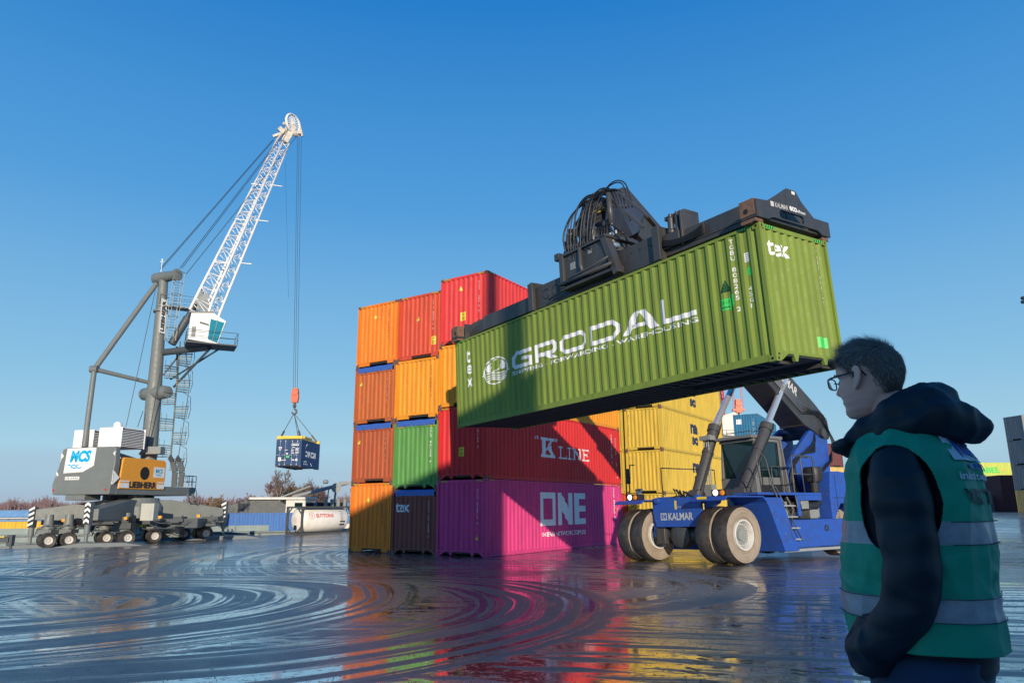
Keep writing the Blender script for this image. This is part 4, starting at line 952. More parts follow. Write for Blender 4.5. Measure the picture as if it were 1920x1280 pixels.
# sideshift frame
q = MB(); q.box((5.30, .02, 3.28), (7.05, .10, 4.10)); q.box((5.15, -.04, 4.08), (7.15, .55, 4.16)); q.box((5.2, -.06, 3.2), (5.36, .2, 4.12))
q.prism([(6.86, -.04, 4.16), (7.06, -.04, 4.20), (7.46, -.04, 3.05), (7.28, -.04, 3.0)], (0, .24, 0)); q.box((5.2, -.02, 3.14), (7.4, .24, 3.24)); q.box((5.0, -.05, 4.05), (5.2, .1, 4.25))
q.build('sideshift_frame', M_char, sp_, bevel=.012, M=Matrix.Translation((.62, 0, 0)))
q = MB(); q.tube([(5.2, -.10, 3.30), (7.3, -.10, 3.30)], .045, 10); q.tube([(4.4, .15, 3.12), (5.3, .10, 3.22), (5.6, -.12, 3.36), (6.6, -.14, 3.40), (7.2, -.1, 3.5)], .03, 8); q.tube([(6.1, -.06, 4.1), (6.12, -.08, 3.6), (6.2, -.1, 3.4)], .05, 10)
q.build('sideshift_cylinder', M_cylg, sp_, smooth=True, M=Matrix.Translation((.62, 0, 0)))
q = MB(); q.box((5.6, .005, 3.62), (5.8, .018, 3.82)); q.box((6.35, .005, 3.85), (6.5, .018, 3.95)); q.build('plate', M_hub, sp_, M=Matrix.Translation((.62, 0, 0)))
# hydraulic unit at right of the frame
q = MB(); q.box((8.9, .28, 3.25), (9.4, .85, 3.60)); q.box((8.86, .45, 4.02), (9.50, .95, 4.12)); q.box((9.44, .3, 3.2), (9.50, .95, 4.06))
for a, z, r in ((9.08, 3.62, .08), (9.28, 3.62, .06)): q.lathe((a, .42, z), (0, 0, 1), [(0, r*1.4), (.08, r*1.4), (.1, r), (.38, r), (.42, r*.6), (.5, r*.6), (.5, .001)], 16)
q.build('hydraulic_unit', M_char, sp_, bevel=.01, auto=35, M=Matrix.Translation((.45, 0, 0)))
q = MB()
for k in range(5): q.tube(sag((9.0+.1*k, .22, 3.45), (10.6, .3, 3.3+.05*k), .12), .018, 6)
for k in range(9): q.tube(sag((5.95+.2*k, .02-.02*(k % 3), 4.1), (6.0+.25*k if k < 4 else 7.9, .2, 3.5), .10+.03*(k % 3), 8), .016, 6)
q.build('hoses', M_hose, sp_, smooth=True)
# rotator
q = MB(); RC = (6.30, 1.22); q.lathe((RC[0], RC[1], 3.70), (0, 0, 1), [(0, .75), (.30, .80), (.32, 1.0), (.42, 1.02), (.44, .92), (.58, .92), (.60, 1.05), (.70, 1.05), (.72, .6), (.9, .5), (.9, .001)], 44)
for k in range(30):
    a = 2*PI*k/30; q.lathe((RC[0]+.98*math.cos(a), RC[1]+.98*math.sin(a), 4.40), (0, 0, 1), [(0, .028), (.05, .028), (.05, .001)], 6)
q.build('rotator', M_char, sp_, auto=35)
for dx, dy, h_ in ((-.78, -.62, .55), (-.38, -.86, .62), (.45, -.80, .5)):
    q = MB(); q.lathe((RC[0]+dx, RC[1]+dy, 4.36), (0, 0, 1), [(0, .16), (.12, .16), (.14, .12), (h_*.6, .12), (h_*.62, .14), (h_*.75, .14), (h_*.78, .07), (h_, .07), (h_, .001)], 18); q.build('slewing_motor', M_cylg, sp_, auto=35)
# boom head: dark plates and damping cylinder, leaning back to the boom end
def wl(p): return G_M.inverted() @ (T_M @ V(p))
hd = wl(BH); rt = V((RC[0], RC[1], 4.55))
q = MB(); e1 = bm_pt(BLn-.2, 0, 0); e1 = wl(e1)
bdw = (wl(BR+bd) - wl(BR)).normalized(); byw = (wl(BR+by)-wl(BR)).normalized(); bzw = (wl(BR+bz)-wl(BR)).normalized()
for s_ in (-.55, .43):
    P = [rt+V((-.55, 0, -.1)), rt+V((.60, 0, -.1)), hd-bdw*.75-bzw*.30, hd-bdw*.6+bzw*.46, hd+bdw*.45+bzw*.38, hd+bdw*.75-bzw*.15]
    P = [p+byw*s_ for p in P]; q.prism(P, byw*.12)
q.prism([hd-bdw*1.6+bzw*.42-byw*.5, hd+bdw*.3+bzw*.42-byw*.5, hd+bdw*.3+bzw*.42+byw*.5, hd-bdw*1.6+bzw*.42+byw*.5], bzw*.14)
q.tube([hd-byw*.62, hd+byw*.62], .14, 16); q.tube([rt+V((.0, 0, .15))-byw*.62, rt+V((.0, 0, .15))+byw*.62], .15, 16)
q.build('boom_head', M_char, sp_, bevel=.015)
q = MB(); cf = -byw if byw.y > 0 else byw     # towards the camera side (local -Y)
a_ = hd+bzw*.3+bdw*.15+cf*.62; c_ = rt+V((.62, 0, -.05))+cf*.72; q.tube([a_, a_.lerp(c_, .5)], .075, 12); q.tube([a_.lerp(c_, .5), c_], .045, 10, mi=1); q.build('damping_cylinder', [M_cylg, M_chrome], sp_, smooth=True)
q = MB()
random.seed(5)
for k in range(12):
    p0 = rt + V((-.6+.10*k, -.75+.05*(k % 3), -.05)); p3 = hd + bzw*(.35+.05*(k % 3)) + bdw*(.5-.13*k) + cf*(.25+.04*k % .3)
    p1 = p0 + V((.05-.04*(k % 4), -.12, .55)); p2 = p3 + V((-.12, -.1, .16+.05*(k % 4)))
    pts = []
    for i in range(15):
        t_ = i/14; pts.append(p0*(1-t_)**3 + p1*3*t_*(1-t_)**2 + p2*3*t_*t_*(1-t_) + p3*t_**3)
    q.tube(pts, .024 if k % 3 else .034, 6)
for k in range(5):
    p0 = hd + bzw*.45 + cf*(.1+.1*k); q.tube([p0-bdw*1.4+bzw*.12, p0-bdw*.6+bzw*.15, p0-bdw*.0+bzw*(.30+.05*k), p0+bdw*.55+bzw*.15, p0+bdw*.8-bzw*.3], .03, 6)
q.build('hoses', M_hose, sp_, smooth=True)
q = MB()
q.tube([(7.62, .34, 3.98), (7.60, .34, 4.55)], .045, 12); q.tube([(7.60, .34, 4.55), (7.52, .40, 5.45)], .075, 12, mi=1); q.lathe((7.62, .22, 3.95), (0, 1, 0), [(0, .10), (.24, .10), (.24, .001)], 14)
q.build('tilt_cylinder', [M_chrome, M_cylg], sp_, smooth=True)
q = MB()
for (a, z, r_) in ((6.25, 4.75, .13), (6.95, 5.35, .11), (7.25, 4.7, .10), (5.85, 4.62, .08)): q.lathe((a, .56, z), (0, -1, 0), [(0, r_*1.4), (.05, r_*1.4), (.06, r_), (.12, r_), (.12, .001)], 20)
for (a, z, a2, z2) in ((5.7, 4.45, 6.5, 5.75), (6.5, 5.75, 7.35, 5.55), (7.35, 5.55, 8.1, 4.5), (6.1, 4.5, 7.0, 5.3), (7.5, 5.3, 8.55, 4.15), (7.75, 5.45, 8.75, 4.35)): q.bar((a, .52, z), (a2, .52, z2), .06, .07)
q.build('head_ribs', M_cylg, sp_, bevel=.008)
q = MB(); random.seed(9)
for k in range(16):
    a0 = 5.3+.11*k; P_ = [(a0, .22-.01*k, 4.2), (a0-.06+.05*(k % 4), .20, 4.75+.04*(k % 3)), (a0+.15, .30, 5.25+.05*(k % 5)), (a0+.55+.04*(k % 3), .40, 5.50+.06*(k % 4)), (a0+1.0, .52, 5.55-.04*(k % 5)), (a0+1.2, .5, 5.2-.05*k % .6)]
    if a0 > 6.6: P_ = [(a0, .25, 4.15), (a0+.1, .2, 4.5), (a0+.3, .25, 4.35+.05*(k % 3)), (a0+.6, .3, 4.05)]
    pts = []
    for i in range(len(P_)-1):
        p0, p1, p2, p3 = (V(P_[max(0, i-1)]), V(P_[i]), V(P_[i+1]), V(P_[min(len(P_)-1, i+2)]))
        for j in range(5):
            t_ = j/5; pts.append(.5*((2*p1)+(p2-p0)*t_+(2*p0-5*p1+4*p2-p3)*t_*t_+(3*p1-p0-3*p2+p3)*t_**3))
    q.tube(pts, .018 if k % 3 else .026, 6)
q.build('head_hoses', M_hose, sp_, smooth=True, M=Matrix.Translation((.55, 0, .02)))
q = MB()
for k in range(10): a0 = 5.35+.22*k; q.lathe((a0, .2, 4.15), (0, 0, 1), [(0, .03), (.09, .03), (.09, .001)], 8)
q.build('hose_fittings', M_galv, sp_, M=Matrix.Translation((.55, 0, 0)))
q = MB(); q.box(tuple(hd+V((-.25, -.60, -.1))), tuple(hd+V((-.02, -.585, .04)))); q.build('warning_label', M_yel, sp_)
# ------------------------------------------------------------ mobile harbour crane on the left
M_cg = paint('crane_grey', (0.15, 0.165, 0.155), 0.5, dirt=0.3, fade=0.05, streak=False, scale=.4)
M_cd = paint('crane_dark_grey', (0.055, 0.065, 0.068), 0.5, dirt=0.3, fade=0.04, streak=False, scale=.5)
M_cw = paint('crane_white', (0.80, 0.79, 0.76), 0.45, dirt=0.18, streak=True, scale=.6, fade=0)
M_co = paint('crane_orange', (0.80, 0.33, 0.03), 0.4, dirt=0.12, streak=False, scale=.5, fade=0)
M_logo = plain('logo_cyan', (0.0, 0.38, 0.66), .4)
M_rope = plain('steel_rope', (0.05, 0.055, 0.065), .5, .4)
def P3(u, v, y): return at(u, v, y)
cc = P3(255, 985, 60); gz0 = ground_z(cc.x, 60)
crn = thing('harbour_crane', 'large grey mobile harbour crane with tapering mast, white lattice boom and orange side panel', 'crane', Matrix.Translation((cc.x, 60, gz0)))
CI = Matrix.Translation((-cc.x, -60, -gz0))
def cbuild(mb, nm, mt, par=None, **k): return mb.build(nm, mt, par or crn, M=CI, **k)
# house frame: F forward, S to the right-hand side (towards camera right)
th = math.radians(14); HF = V((math.sin(th), math.cos(th), 0)); HS = V((math.cos(th), -math.sin(th), 0))
H0 = P3(204, 926, 55.5)      # rear right bottom corner
HZ = H0.z
def hp(s, f, z): return V((H0.x, H0.y, 0)) + HS*s + HF*f + V((0, 0, HZ + z))
HW = 5.0; HL = 9.6; HT = 3.62
mb = MB()
# counterweight body, leaning outline: bottom wider than the top, with a knee
rear = [(-HW-.25, 0), (-HW-.40, .75), (-HW-.05, 2.3), (-HW+.05, HT-.15), (-HW+.4, HT), (0, HT), (.15, 2.3), (.05, .75), (0, 0)]
n_ = len(rear)
def ring(f, k=0): return [hp(s, f + (0.0 if z < 1 else .18*(z/HT)), z) for s, z in rear]
a_ = ring(0); b_ = [hp(s, .62 if s > -1 else 3.6, z) for s, z in rear]
mb.add(a_ + b_, [tuple(range(n_))[::-1], tuple(range(n_, 2*n_))] + [(i, (i+1) % n_, (i+1) % n_+n_, i+n_) for i in range(n_)])
mb.prism([hp(-HW+.9, .1, 0), hp(-HW+.9, .1, -.42), hp(-2.3, .1, -.42), hp(-2.3, .1, 0)], HF*1.6)
cbuild(mb, 'counterweight', M_cg, bevel=.04)
mb = MB(); mb.prism([hp(0.02, .64, 0), hp(.02, HL, 0), hp(.02, HL+.3, .45), hp(.02, HL+.3, .72), hp(.02, .64, .72)], -HS*(HW-.1)); mb.prism([hp(-.9, .64, .72), hp(-.9, 5.0, .72), hp(-.9, 5.0, 2.7), hp(-.9, .64, 3.4)], -HS*(HW-1.8))
for s, f in ((-1.0, 4.0), (-3.5, 4.0), (-2.2, 6.2)): mb.tube([hp(s, f, 0), hp(s, f, -.45)], .6, 12)
cbuild(mb, 'house_platform', M_cg, bevel=.03)
mb = MB(); mb.lathe(hp(-HW/2, 5.2, -1.15), (0, 0, 1), [(0, 1.5), (.35, 1.55), (.36, 1.75), (.9, 1.75), (1.2, 1.6)], 40); cbuild(mb, 'slewing_ring', M_cd, auto=35)
# orange machinery cover on the side
mb = MB(); x0, x1 = .75, 5.75; z0, z1 = .42, 2.85; r_ = .35
poly = [(x0, z0), (x1, z0), (x1, z1-r_)] + [(x1-r_+r_*math.cos(a), z1-r_+r_*math.sin(a)) for a in (PI/6, PI/3, PI/2)] + [(x0+r_+.15, z1)] + [(x0+.15+r_*(1-math.sin(a)), z1-r_+r_*math.cos(a)) for a in (PI/6, PI/3, PI/2)]
mb.prism([hp(.12, f, z) for f, z in poly], -HS*1.2)
oc = cbuild(mb, 'side_cover', M_co, bevel=.06)
mb = MB(); c = hp(.125, 3.35, 1.70); mb.prism([c + HF*(.50*math.cos(t)) + V((0, 0, .52*math.sin(t))) for t in [k*PI/14 for k in range(28)]], HS*.012); cbuild(mb, 'porthole', M_dark, crn)
d = Decal(); d.rect(.0, .12, 1.02, .10, 2); d.rect(.0, -.34, 1.02, .36, 2); d.rect(4.05, .12, .85, .10, 2); d.rect(4.05, -.34, .85, .36, 2)
d.text('LIEBHERR', .98, -.33, w=3.0, h=.50, mi=1, bold=.045, slant=0)
d.rect(3.50, .55, 1.30, .85, 2); d.text('MCS', 3.75, .92, w=.80, h=.34, mi=3, bold=.03)
d.stroke([(3.78+.06*k, .80+.025*math.sin(k*1.3)) for k in range(11)], .04, 3); d.stroke([(3.9+.06*k, .72+.025*math.sin(k*1.3)) for k in range(10)], .035, 3)
CM = [M_white, M_black, plain('panel_white', (.75, .75, .72), .5), M_logo, M_red]
def cflat(d, o, x, y, lift=.01, nm='lettering'):
    x = V(x).normalized(); y = V(y).normalized(); n = x.cross(y).normalized(); o = V(o)
    v, fc, mi = lay(d, None, None, lambda s_, h, q: o + x*s_ + y*h + n*(lift-q*4), 0)
    me = MB(); me.v = v; me.f = fc; me.m = mi; return me.build(nm, CM, crn, M=CI, fix=False)
cflat(d, hp(.125, .80, .85), HF, (0, 0, 1))
# lettering on the rear face
d = Decal(); d.rect(0, 0, 2.75, 1.95, 2); d.text('MCS', .42, .85, w=1.85, h=.92, mi=3, bold=.055, slant=.12)
d.stroke([(.30+.09*k, .62+.05*math.sin(k*1.25)) for k in range(12)], .085, 3); d.stroke([(.62+.09*k, .42+.05*math.sin(k*1.25)) for k in range(12)], .085, 3)
cflat(d, hp(-4.55, .10, 1.62), HS, hp(0, .18, 4)-hp(0, 0, 0), lift=.02)
d = Decal(); d.rect(0, 0, 1.35, .25, 2); d.text('LB 0342', .08, .07, w=1.15, h=.12, mi=1); cflat(d, hp(-4.30, .06, 1.12), HS, hp(0, .18, 4)-hp(0, 0, 0), lift=.02)
for s, z in ((-.02, 2.75), (.10, 1.25), (-HW+.0, 2.7), (-HW-.18, 1.25)):
    mb = MB(); k = -1 if s < -2 else 1
    q0 = hp(s, .05+.18*z/HT, z); up = V((0, 0, .55)); mb.add([q0 - HS*.50*k - HF*.02, q0+up*1-HF*.05+HS*.03*k, q0-up*1-HF*.05+HS*.03*k], [(0, 1, 2)]); mb.add([q0+HS*.06*k-HF*.05, q0+up-HF*.05+HS*.06*k, q0+HF*.55+HS*.10*k, q0-up-HF*.05+HS*.06*k], [(0, 1, 2, 3)])
    cbuild(mb, 'safety_diamond', CM[2], fix=False)
for s in (-.35, -HW-.2):
    mb = MB(); mb.lathe(hp(s, -.02, .35), -HF, [(0, .08), (.03, .08), (.03, .001)], 10); cbuild(mb, 'tail_lamp', M_red)
# cooler housings on the roof
for s0, s1, f0, f1, z1 in ((-2.35, -.25, .8, 3.4, 5.2), (-4.95, -3.1, 1.0, 3.2, 5.1)):
    mb = MB(); mb.prism([hp(s0, f0, HT), hp(s1-.05, f0, HT), hp(s1-.05, f0, z1), hp(s0, f0, z1)], HF*(f1-f0)); h_ = cbuild(mb, 'cooler_housing', M_cw, bevel=.03)
    mb = MB(); mb.prism([hp(s1-.05, f0+.12, HT-.6 if s0 > -2 else HT), hp(s1-.05, f1-.05, HT-.6 if s0 > -2 else HT), hp(s1-.05, f1-.05, z1-.1), hp(s1-.05, f0+.12, z1-.1)], HS*.02); cbuild(mb, 'louvre_back', M_dark, h_.parent)
    mb = MB(); zz = HT-.5 if s0 > -2 else HT+.1
    while zz < z1-.15: mb.prism([hp(s1-.02, f0+.12, zz), hp(s1-.02, f1-.05, zz), hp(s1+.06, f1-.05, zz-.04), hp(s1+.06, f0+.12, zz-.04)], V((0, 0, .03))); zz += .125
    for f in (f0+.05, f1-.06): mb.bar(hp(s1, f, HT-.6 if s0 > -2 else HT), hp(s1, f, z1), .1, .12)
    cbuild(mb, 'louvre', M_cw, h_.parent)
mb = MB(); mb.tube([hp(-1.2, 1.4, 5.1), hp(-1.2, 1.4, 5.55)], .32, 16); mb.tube([hp(-1.2, 1.4, 5.55), hp(-1.2, 1.4, 5.65)], [.2, .2], 12); cbuild(mb, 'exhaust', M_cw, auto=35)
# mast
M0 = P3(278, 868, 61.0); M1 = P3(307, 520, M0.y + .6)
def mast(t): return M0.lerp(M1, t)
mb = MB(); mb.tube([mast(0), mast(.05), mast(.33), mast(.37), mast(.45), mast(.9), mast(1)], [.62, .64, .62, .60, .56, .42, .38], 28); cbuild(mb, 'mast', M_cg, auto=40)
MX = V((math.cos(math.radians(25)), -math.sin(math.radians(25)), .0))
mb = MB(); q = mast(.36); mb.tube([q-MX*1.35, q-MX*1.28, q-MX*.3, q+MX*1.0, q+MX*1.7, q+MX*1.75], [.3, .52, .60, .60, .50, .3], 24); cbuild(mb, 'sheave_drum', M_cg, auto=40)
mb = MB(); mb.tube([mast(.80), mast(.81)], .62, 20); cbuild(mb, 'mast_collar', M_cg, auto=40)
mb = MB(); q = mast(1.0); mb.tube([q-MX*1.15, q-MX*1.05, q-MX*.2, q+MX*1.25, q+MX*1.75, q+MX*1.82], [.3, .50, .52, .42, .55, .3], 24)
mb.tube([q+V((0, 0, -.2)), q+V((0, 0, .25))], [.45, .42], 20)
cbuild(mb, 'sheave_drum', M_cg, auto=40)
mb = MB(); mb.tube([P3(158, 838, M0.y-4), P3(177, 692, M0.y-3.2)], .20, 12); mb.tube([P3(177, 692, M0.y-3.2), P3(293, 532, M0.y+.2)], .22, 12); mb.tube([P3(177, 692, M0.y-3.2), P3(284, 718, M0.y)], [.19, .16], 12); mb.lathe(P3(177, 692, M0.y-3.2)-V((.3, 0, 0)), (1, 0, 0), [(0, .01), (0, .3), (.6, .3), (.6, .01)], 16)
cbuild(mb, 'backstay', M_cg, auto=40)
# name plate on the mast
d = Decal(); d.rect(-.15, -.12, 3.15, .62, 2); d.text('LIEBHERR', .0, 0, w=2.85, h=.36, mi=1, bold=.05)
pd = (M1-M0).normalized(); pt = mast(.62); vd = V((pt.x, pt.y, 0)).normalized(); px_ = V((vd.y, -vd.x, 0))
nn = (-vd*.80 + px_*.60).normalized(); nn = (nn - pd*nn.dot(pd)).normalized()
cflat(d, pt + nn*.575 + nn.cross(pd)*.0 + pd*1.1, pd, nn.cross(pd), lift=.02, nm='name_plate')
mb = MB(); q = mast(.86)
def plat(c, w_, d_, rails=True, tilt=0):
    c = V(c); a = px_; b = vd
    mb.add([c+a*i*w_/2+b*j*d_/2+V((0, 0, k)) for k in (0, .10) for i, j in ((-1,-1),(1,-1),(1,1),(-1,1))], [(0,3,2,1),(4,5,6,7),(0,1,5,4),(1,2,6,5),(2,3,7,6),(3,0,4,7)])
    if rails:
        P_ = [c+a*i*w_/2+b*j*d_/2 for i, j in ((-1,-1),(1,-1),(1,1),(-1,1))]
        for i in range(4):
            mb.tube([P_[i]+V((0,0,.1)), P_[i]+V((0,0,1.1))], .03, 5); mb.tube([P_[i]+V((0,0,1.1)), P_[(i+1)%4]+V((0,0,1.1))], .025, 5); mb.tube([P_[i]+V((0,0,.6)), P_[(i+1)%4]+V((0,0,.6))], .02, 5)
plat(mast(.83)+px_*1.4, 3.2, 1.2); mb.tube([P3(320, 860, M0.y), P3(338, 640, M0.y+.4)], .07, 6)
# ladder with cage
l0 = P3(318, 640, M0.y); l1 = P3(336, 515, M0.y+.2)
for k in (-.22, .22): mb.tube([l0+px_*k, l1+px_*k], .035, 5); mb.tube([l0+px_*k*2-vd*.5, l1+px_*k*2-vd*.5], .025, 5)
for k in range(26): mb.tube([l0.lerp(l1, k/25)-px_*.22, l0.lerp(l1, k/25)+px_*.22], .022, 4)
for k in range(7):
    c = l0.lerp(l1, k/6+.02); mb.tube([c-px_*.25, c-px_*.45-vd*.4, c-vd*.7, c+px_*.45-vd*.4, c+px_*.25], .025, 4)
# spiral stair: fans of treads and handrail loops
for k in range(9):
    cx_ = P3(320+18*k/9, 860-220*k/9, M0.y+.1); side = 1 if k % 2 == 0 else -1
    for j in range(6):
        a = cx_ + V((0, 0, -.18*j)); e_ = a + px_*side*(1.05-.03*j) + vd*.25*(j-2.5); mb.bar(a, e_, .26, .05)
    pts = [cx_+px_*side*1.1+V((0, 0, -1.0)), cx_+px_*side*1.25+V((0, 0, -.2)), cx_+px_*side*1.15+V((0, 0, .9)), cx_+px_*side*.3+V((0, 0, 1.4))]
    if side > 0: mb.tube(pts, .028, 5)
    mb.tube([cx_+px_*side*1.0+V((0,0,-1.0)), cx_+px_*side*1.0+V((0,0,.6))], .022, 4); mb.tube([cx_+px_*side*.6+V((0,0,-1.0)), cx_+px_*side*.6+V((0,0,.5))], .022, 4)
cbuild(mb, 'ladders_and_stairs', plain('stair_steel', (.19, .20, .18), .5, .3))
# front deck rail, access frame
mb = MB(); R0 = hp(.0, HL-1.6, .72); R1 = hp(.0, HL+.25, .72); R2 = hp(-1.8, HL+.25, .72)
for a, b in ((R0, R1), (R1, R2)):
    for z in (.5, 1.0): mb.tube([a+V((0,0,z)), b+V((0,0,z))], .03, 5)
    for k in range(5): mb.tube([a.lerp(b, k/4), a.lerp(b, k/4)+V((0,0,1.0))], .03, 5)
cbuild(mb, 'deck_rail', plain('rail_pale', (.42, .44, .42), .5, .2))
mb = MB()
for o_ in (0, .75):
    pts = [P3(318+o_*18, 856+o_*2, M0.y-1.2), P3(324+o_*18, 866, M0.y-1.5), P3(328+o_*18, 885, M0.y-1.5), P3(326+o_*16, 912, M0.y-1.5)]
    for i in range(3): mb.bar(pts[i], pts[i+1], .12, .42)
for k in range(5): mb.bar(P3(323+k, 866+k*10, M0.y-1.5), P3(337+k, 866+k*10, M0.y-1.5), .08, .08)
mb.tube([P3(345, 640, M0.y), P3(356, 720, M0.y), P3(334, 860, M0.y-1), P3(341, 885, M0.y-1.5), P3(340, 915, M0.y-1.5)], .03, 5)
for o_ in (0, .6):
    mb.bar(P3(352+o_*14, 925, M0.y), P3(355+o_*18, 942, M0.y), .1, .15)
mb.bar(P3(354, 940, M0.y), P3(367, 940, M0.y), .1, .1); mb.tube([P3(368, 918, M0.y), P3(369, 940, M0.y)], .03, 5)
cbuild(mb, 'access_frame', M_cd)
mb = MB(); b0_ = P3(282, 850, M0.y-1); mb.box((-1.0, -.4, 0), (.2, .4, .6), M=Matrix.Translation(P3(300, 851, M0.y-1))); mb.tube([P3(262, 852, M0.y-1), P3(266, 846, M0.y-1), P3(285, 845, M0.y-1)], .12, 8); mb.tube([P3(262, 842, M0.y-1), P3(264, 822, M0.y-1), P3(272, 818, M0.y-1)], .06, 6, mi=1)
cbuild(mb, 'winch_unit', [M_hub, M_co])
# undercarriage: four arms
up = V((0, 0, 1)); ctr = V((cc.x, 60, gz0))
arms = (('front', P3(166, 970, 52.5)), ('left', P3(62, 970, 57.0)), ('right', P3(420, 970, 63.5)), ('rear', V((cc.x-1.5, 68.0, 1.0))))
mb = MB(); zc0, zc1 = gz0+1.75, gz0+3.40
mb.lathe(ctr+V((0, 0, 2.0)), (0, 0, 1), [(0, .01), (0, 1.9), (.9, 1.9), (1.35, 1.6), (1.6, 1.5), (1.6, .01)], 24)
for nm, e in arms:
    e = V((e.x, e.y, 0)); c2 = V((ctr.x, ctr.y, 0)); dr_ = (e-c2); L_ = dr_.length; dr_.normalize(); sd2 = V((dr_.y, -dr_.x, 0))
    gz = ground_z(e.x, e.y)
    prof = [(0.4, zc0), (L_-.2, gz0+1.95), (L_-.2, gz0+2.75), (2.4, zc1+.05), (.4, zc1)]
    mb.prism([c2+dr_*s+V((0, 0, z))-sd2*.55 for s, z in prof], sd2*1.1)
cbuild(mb, 'outrigger_arms', M_cg, bevel=.04)
for i, (nm, e) in enumerate(arms):
    gz = ground_z(e.x, e.y); e = V((e.x, e.y, 0)); mb = MB()
    mb.box((e.x-.205, e.y-.24, gz+1.55), (e.x+.205, e.y+.24, gz+3.1)); mb.tube([V((e.x, e.y, gz+.9)), V((e.x, e.y, gz+1.6))], .20, 14); mb.tube([V((e.x, e.y, gz+.3)), V((e.x, e.y, gz+.95))], .12, 12); mb.lathe((e.x, e.y, gz+.25), (0, 0, 1), [(0, .4), (.08, .4), (.12, .15), (.12, .01)], 16)
    j = cbuild(mb, 'support_jack', M_cg, bevel=.02, auto=35)
    # stripes on the side facing the camera
    vd2 = V((e.x, e.y, 0)).normalized(); d = Decal(); d.poly([(0, 0), (.40, 0), (.40, 1.5), (0, 1.5)], 1, 0)
    for k in range(4):
        z = .05+k*.38
        if nm == 'front': d.poly([(0, z), (.20, z+.16), (.20, z+.36), (0, z+.2)], 2, 1); d.poly([(.40, z), (.40, z+.2), (.20, z+.36), (.20, z+.16)], 2, 1)
        else: d.poly([(0, z), (.40, z+.20), (.40, z+.38), (0, z+.18)], 2, 1)
    cflat(d, V((e.x-.20, e.y-.24, gz+1.58)), (1, 0, 0), (0, 0, 1), lift=.012, nm='hazard_stripes')
    mb = MB(); dr2 = V((1, .25, 0)).normalized(); sd3 = V((-dr2.y, dr2.x, 0)); c = V((e.x, e.y, gz+.01)) + dr2*(1.2 if nm == 'front' else .5)
    lw, ww = (3.3, .95)
    bot = [c+dr2*a*lw+sd3*b*ww for a, b in ((-1,-1),(1,-1),(1,1),(-1,1))]; top = [c+dr2*a*lw*.45+sd3*b*ww*.85+V((0,0,.30)) for a, b in ((-1,-1),(1,-1),(1,1),(-1,1))]
    mb.add(bot+top, [(0,3,2,1),(4,5,6,7),(0,1,5,4),(1,2,6,5),(2,3,7,6),(3,0,4,7)]); cbuild(mb, 'support_pad', M_cg)
mb = MB(); rnd = random.Random(4)
for k in range(46):
    u = rnd.uniform(85, 400); q = P3(u, 985, rnd.uniform(56, 66)); gz = ground_z(q.x, q.y); w_, h_, l_ = rnd.uniform(.15, .7), rnd.uniform(.12, .5), rnd.uniform(.2, .6)
    z = gz + rnd.uniform(1.0, 1.75); mb.box((q.x-w_, q.y-l_, z), (q.x+w_, q.y+l_, z+h_))
for k in range(30):
    u = rnd.uniform(85, 400); q = P3(u, 985, rnd.uniform(55, 62)); gz = ground_z(q.x, q.y); a = V((q.x, q.y, gz+rnd.uniform(1.2, 1.9))); mb.tube(sag(a, a+V((rnd.uniform(.6, 1.8), 0, rnd.uniform(-.4, .4))), .15, 6), .04, 5)
mb.box((ctr.x-7, 58.8, gz0+1.55), (ctr.x+6.0, 59.3, gz0+1.95)); mb.box((ctr.x-7, 62.8, gz0+1.5), (ctr.x+6.0, 63.6, gz0+2.0))
cbuild(mb, 'steering_gear', M_cd)
mb = MB()
for u in (120, 176, 236, 300, 372): q = P3(u, 975, 56); gz = ground_z(q.x, 56); mb.box((q.x-.12, 55.9, gz+1.9), (q.x+.12, 56.1, gz+2.1))
cbuild(mb, 'marker_lamp', M_co)
# bogies with twin tyres
wa = V((.62, -.78, 0)); 
def cwheel(c, r=.56):
    mb = MB(); mb.lathe(c, wa, [(-.17, r*.5), (-.20, r*.85), (-.12, r), (.12, r), (.20, r*.85), (.17, r*.55), (.12, r*.5)], 28); t = cbuild(mb, 'wheel', M_tyre, auto=40)
    mb = MB(); mb.lathe(c, wa, [(.10, r*.54), (.15, r*.52), (.06, r*.42), (.02, r*.2), (.12, r*.18), (.12, .001)], 20)
    for k in range(8): a = 2*PI*k/8; q = c + wa*.05 + V((-wa.y, wa.x, 0))*r*.3*math.cos(a) + V((0,0,r*.3*math.sin(a))); mb.lathe(q, wa, [(0, .03), (.06, .03), (.06, .001)], 6)
    mb.build('rim', M_rim, t, M=CI, auto=35)
BG = [(92, 54.5), (130, 55.5), (200, 59.0), (240, 56.5), (290, 59.5), (345, 65.0), (386, 62.5), (128+60, 64)]
for u, y in BG[:7]:
    q = P3(u, 1000, y); gz = ground_z(q.x, y); c = V((q.x, q.y, gz+.56))
    for k in (0, -.48, -1.5, -1.98): cwheel(c+wa*k)
    m_ = c - wa*.99; mb = MB(); mb.tube([c+wa*.1, c-wa*2.1], .12, 8); mb.box((m_.x-.55, m_.y-.5, m_.z+.45), (m_.x+.55, m_.y+.5, m_.z+.75)); mb.tube([m_+V((-.7, -.5, .2)), m_+V((-.4, -.6, .9)), m_+V((.3, -.5, 1.1))], .04, 5); mb.lathe(m_+V((0, 0, .65)), (0, 0, 1), [(-.3, .2), (0, .34), (.12, .46), (.32, .46), (.36, .36), (1.2, .28)], 20); mb.bar(m_+wa*.45, m_+wa*.45+V((0,0,.8)), .4, .25); mb.bar(m_-wa*.45, m_-wa*.45+V((0,0,.8)), .4, .25)
    cbuild(mb, 'bogie', M_cg, auto=40)
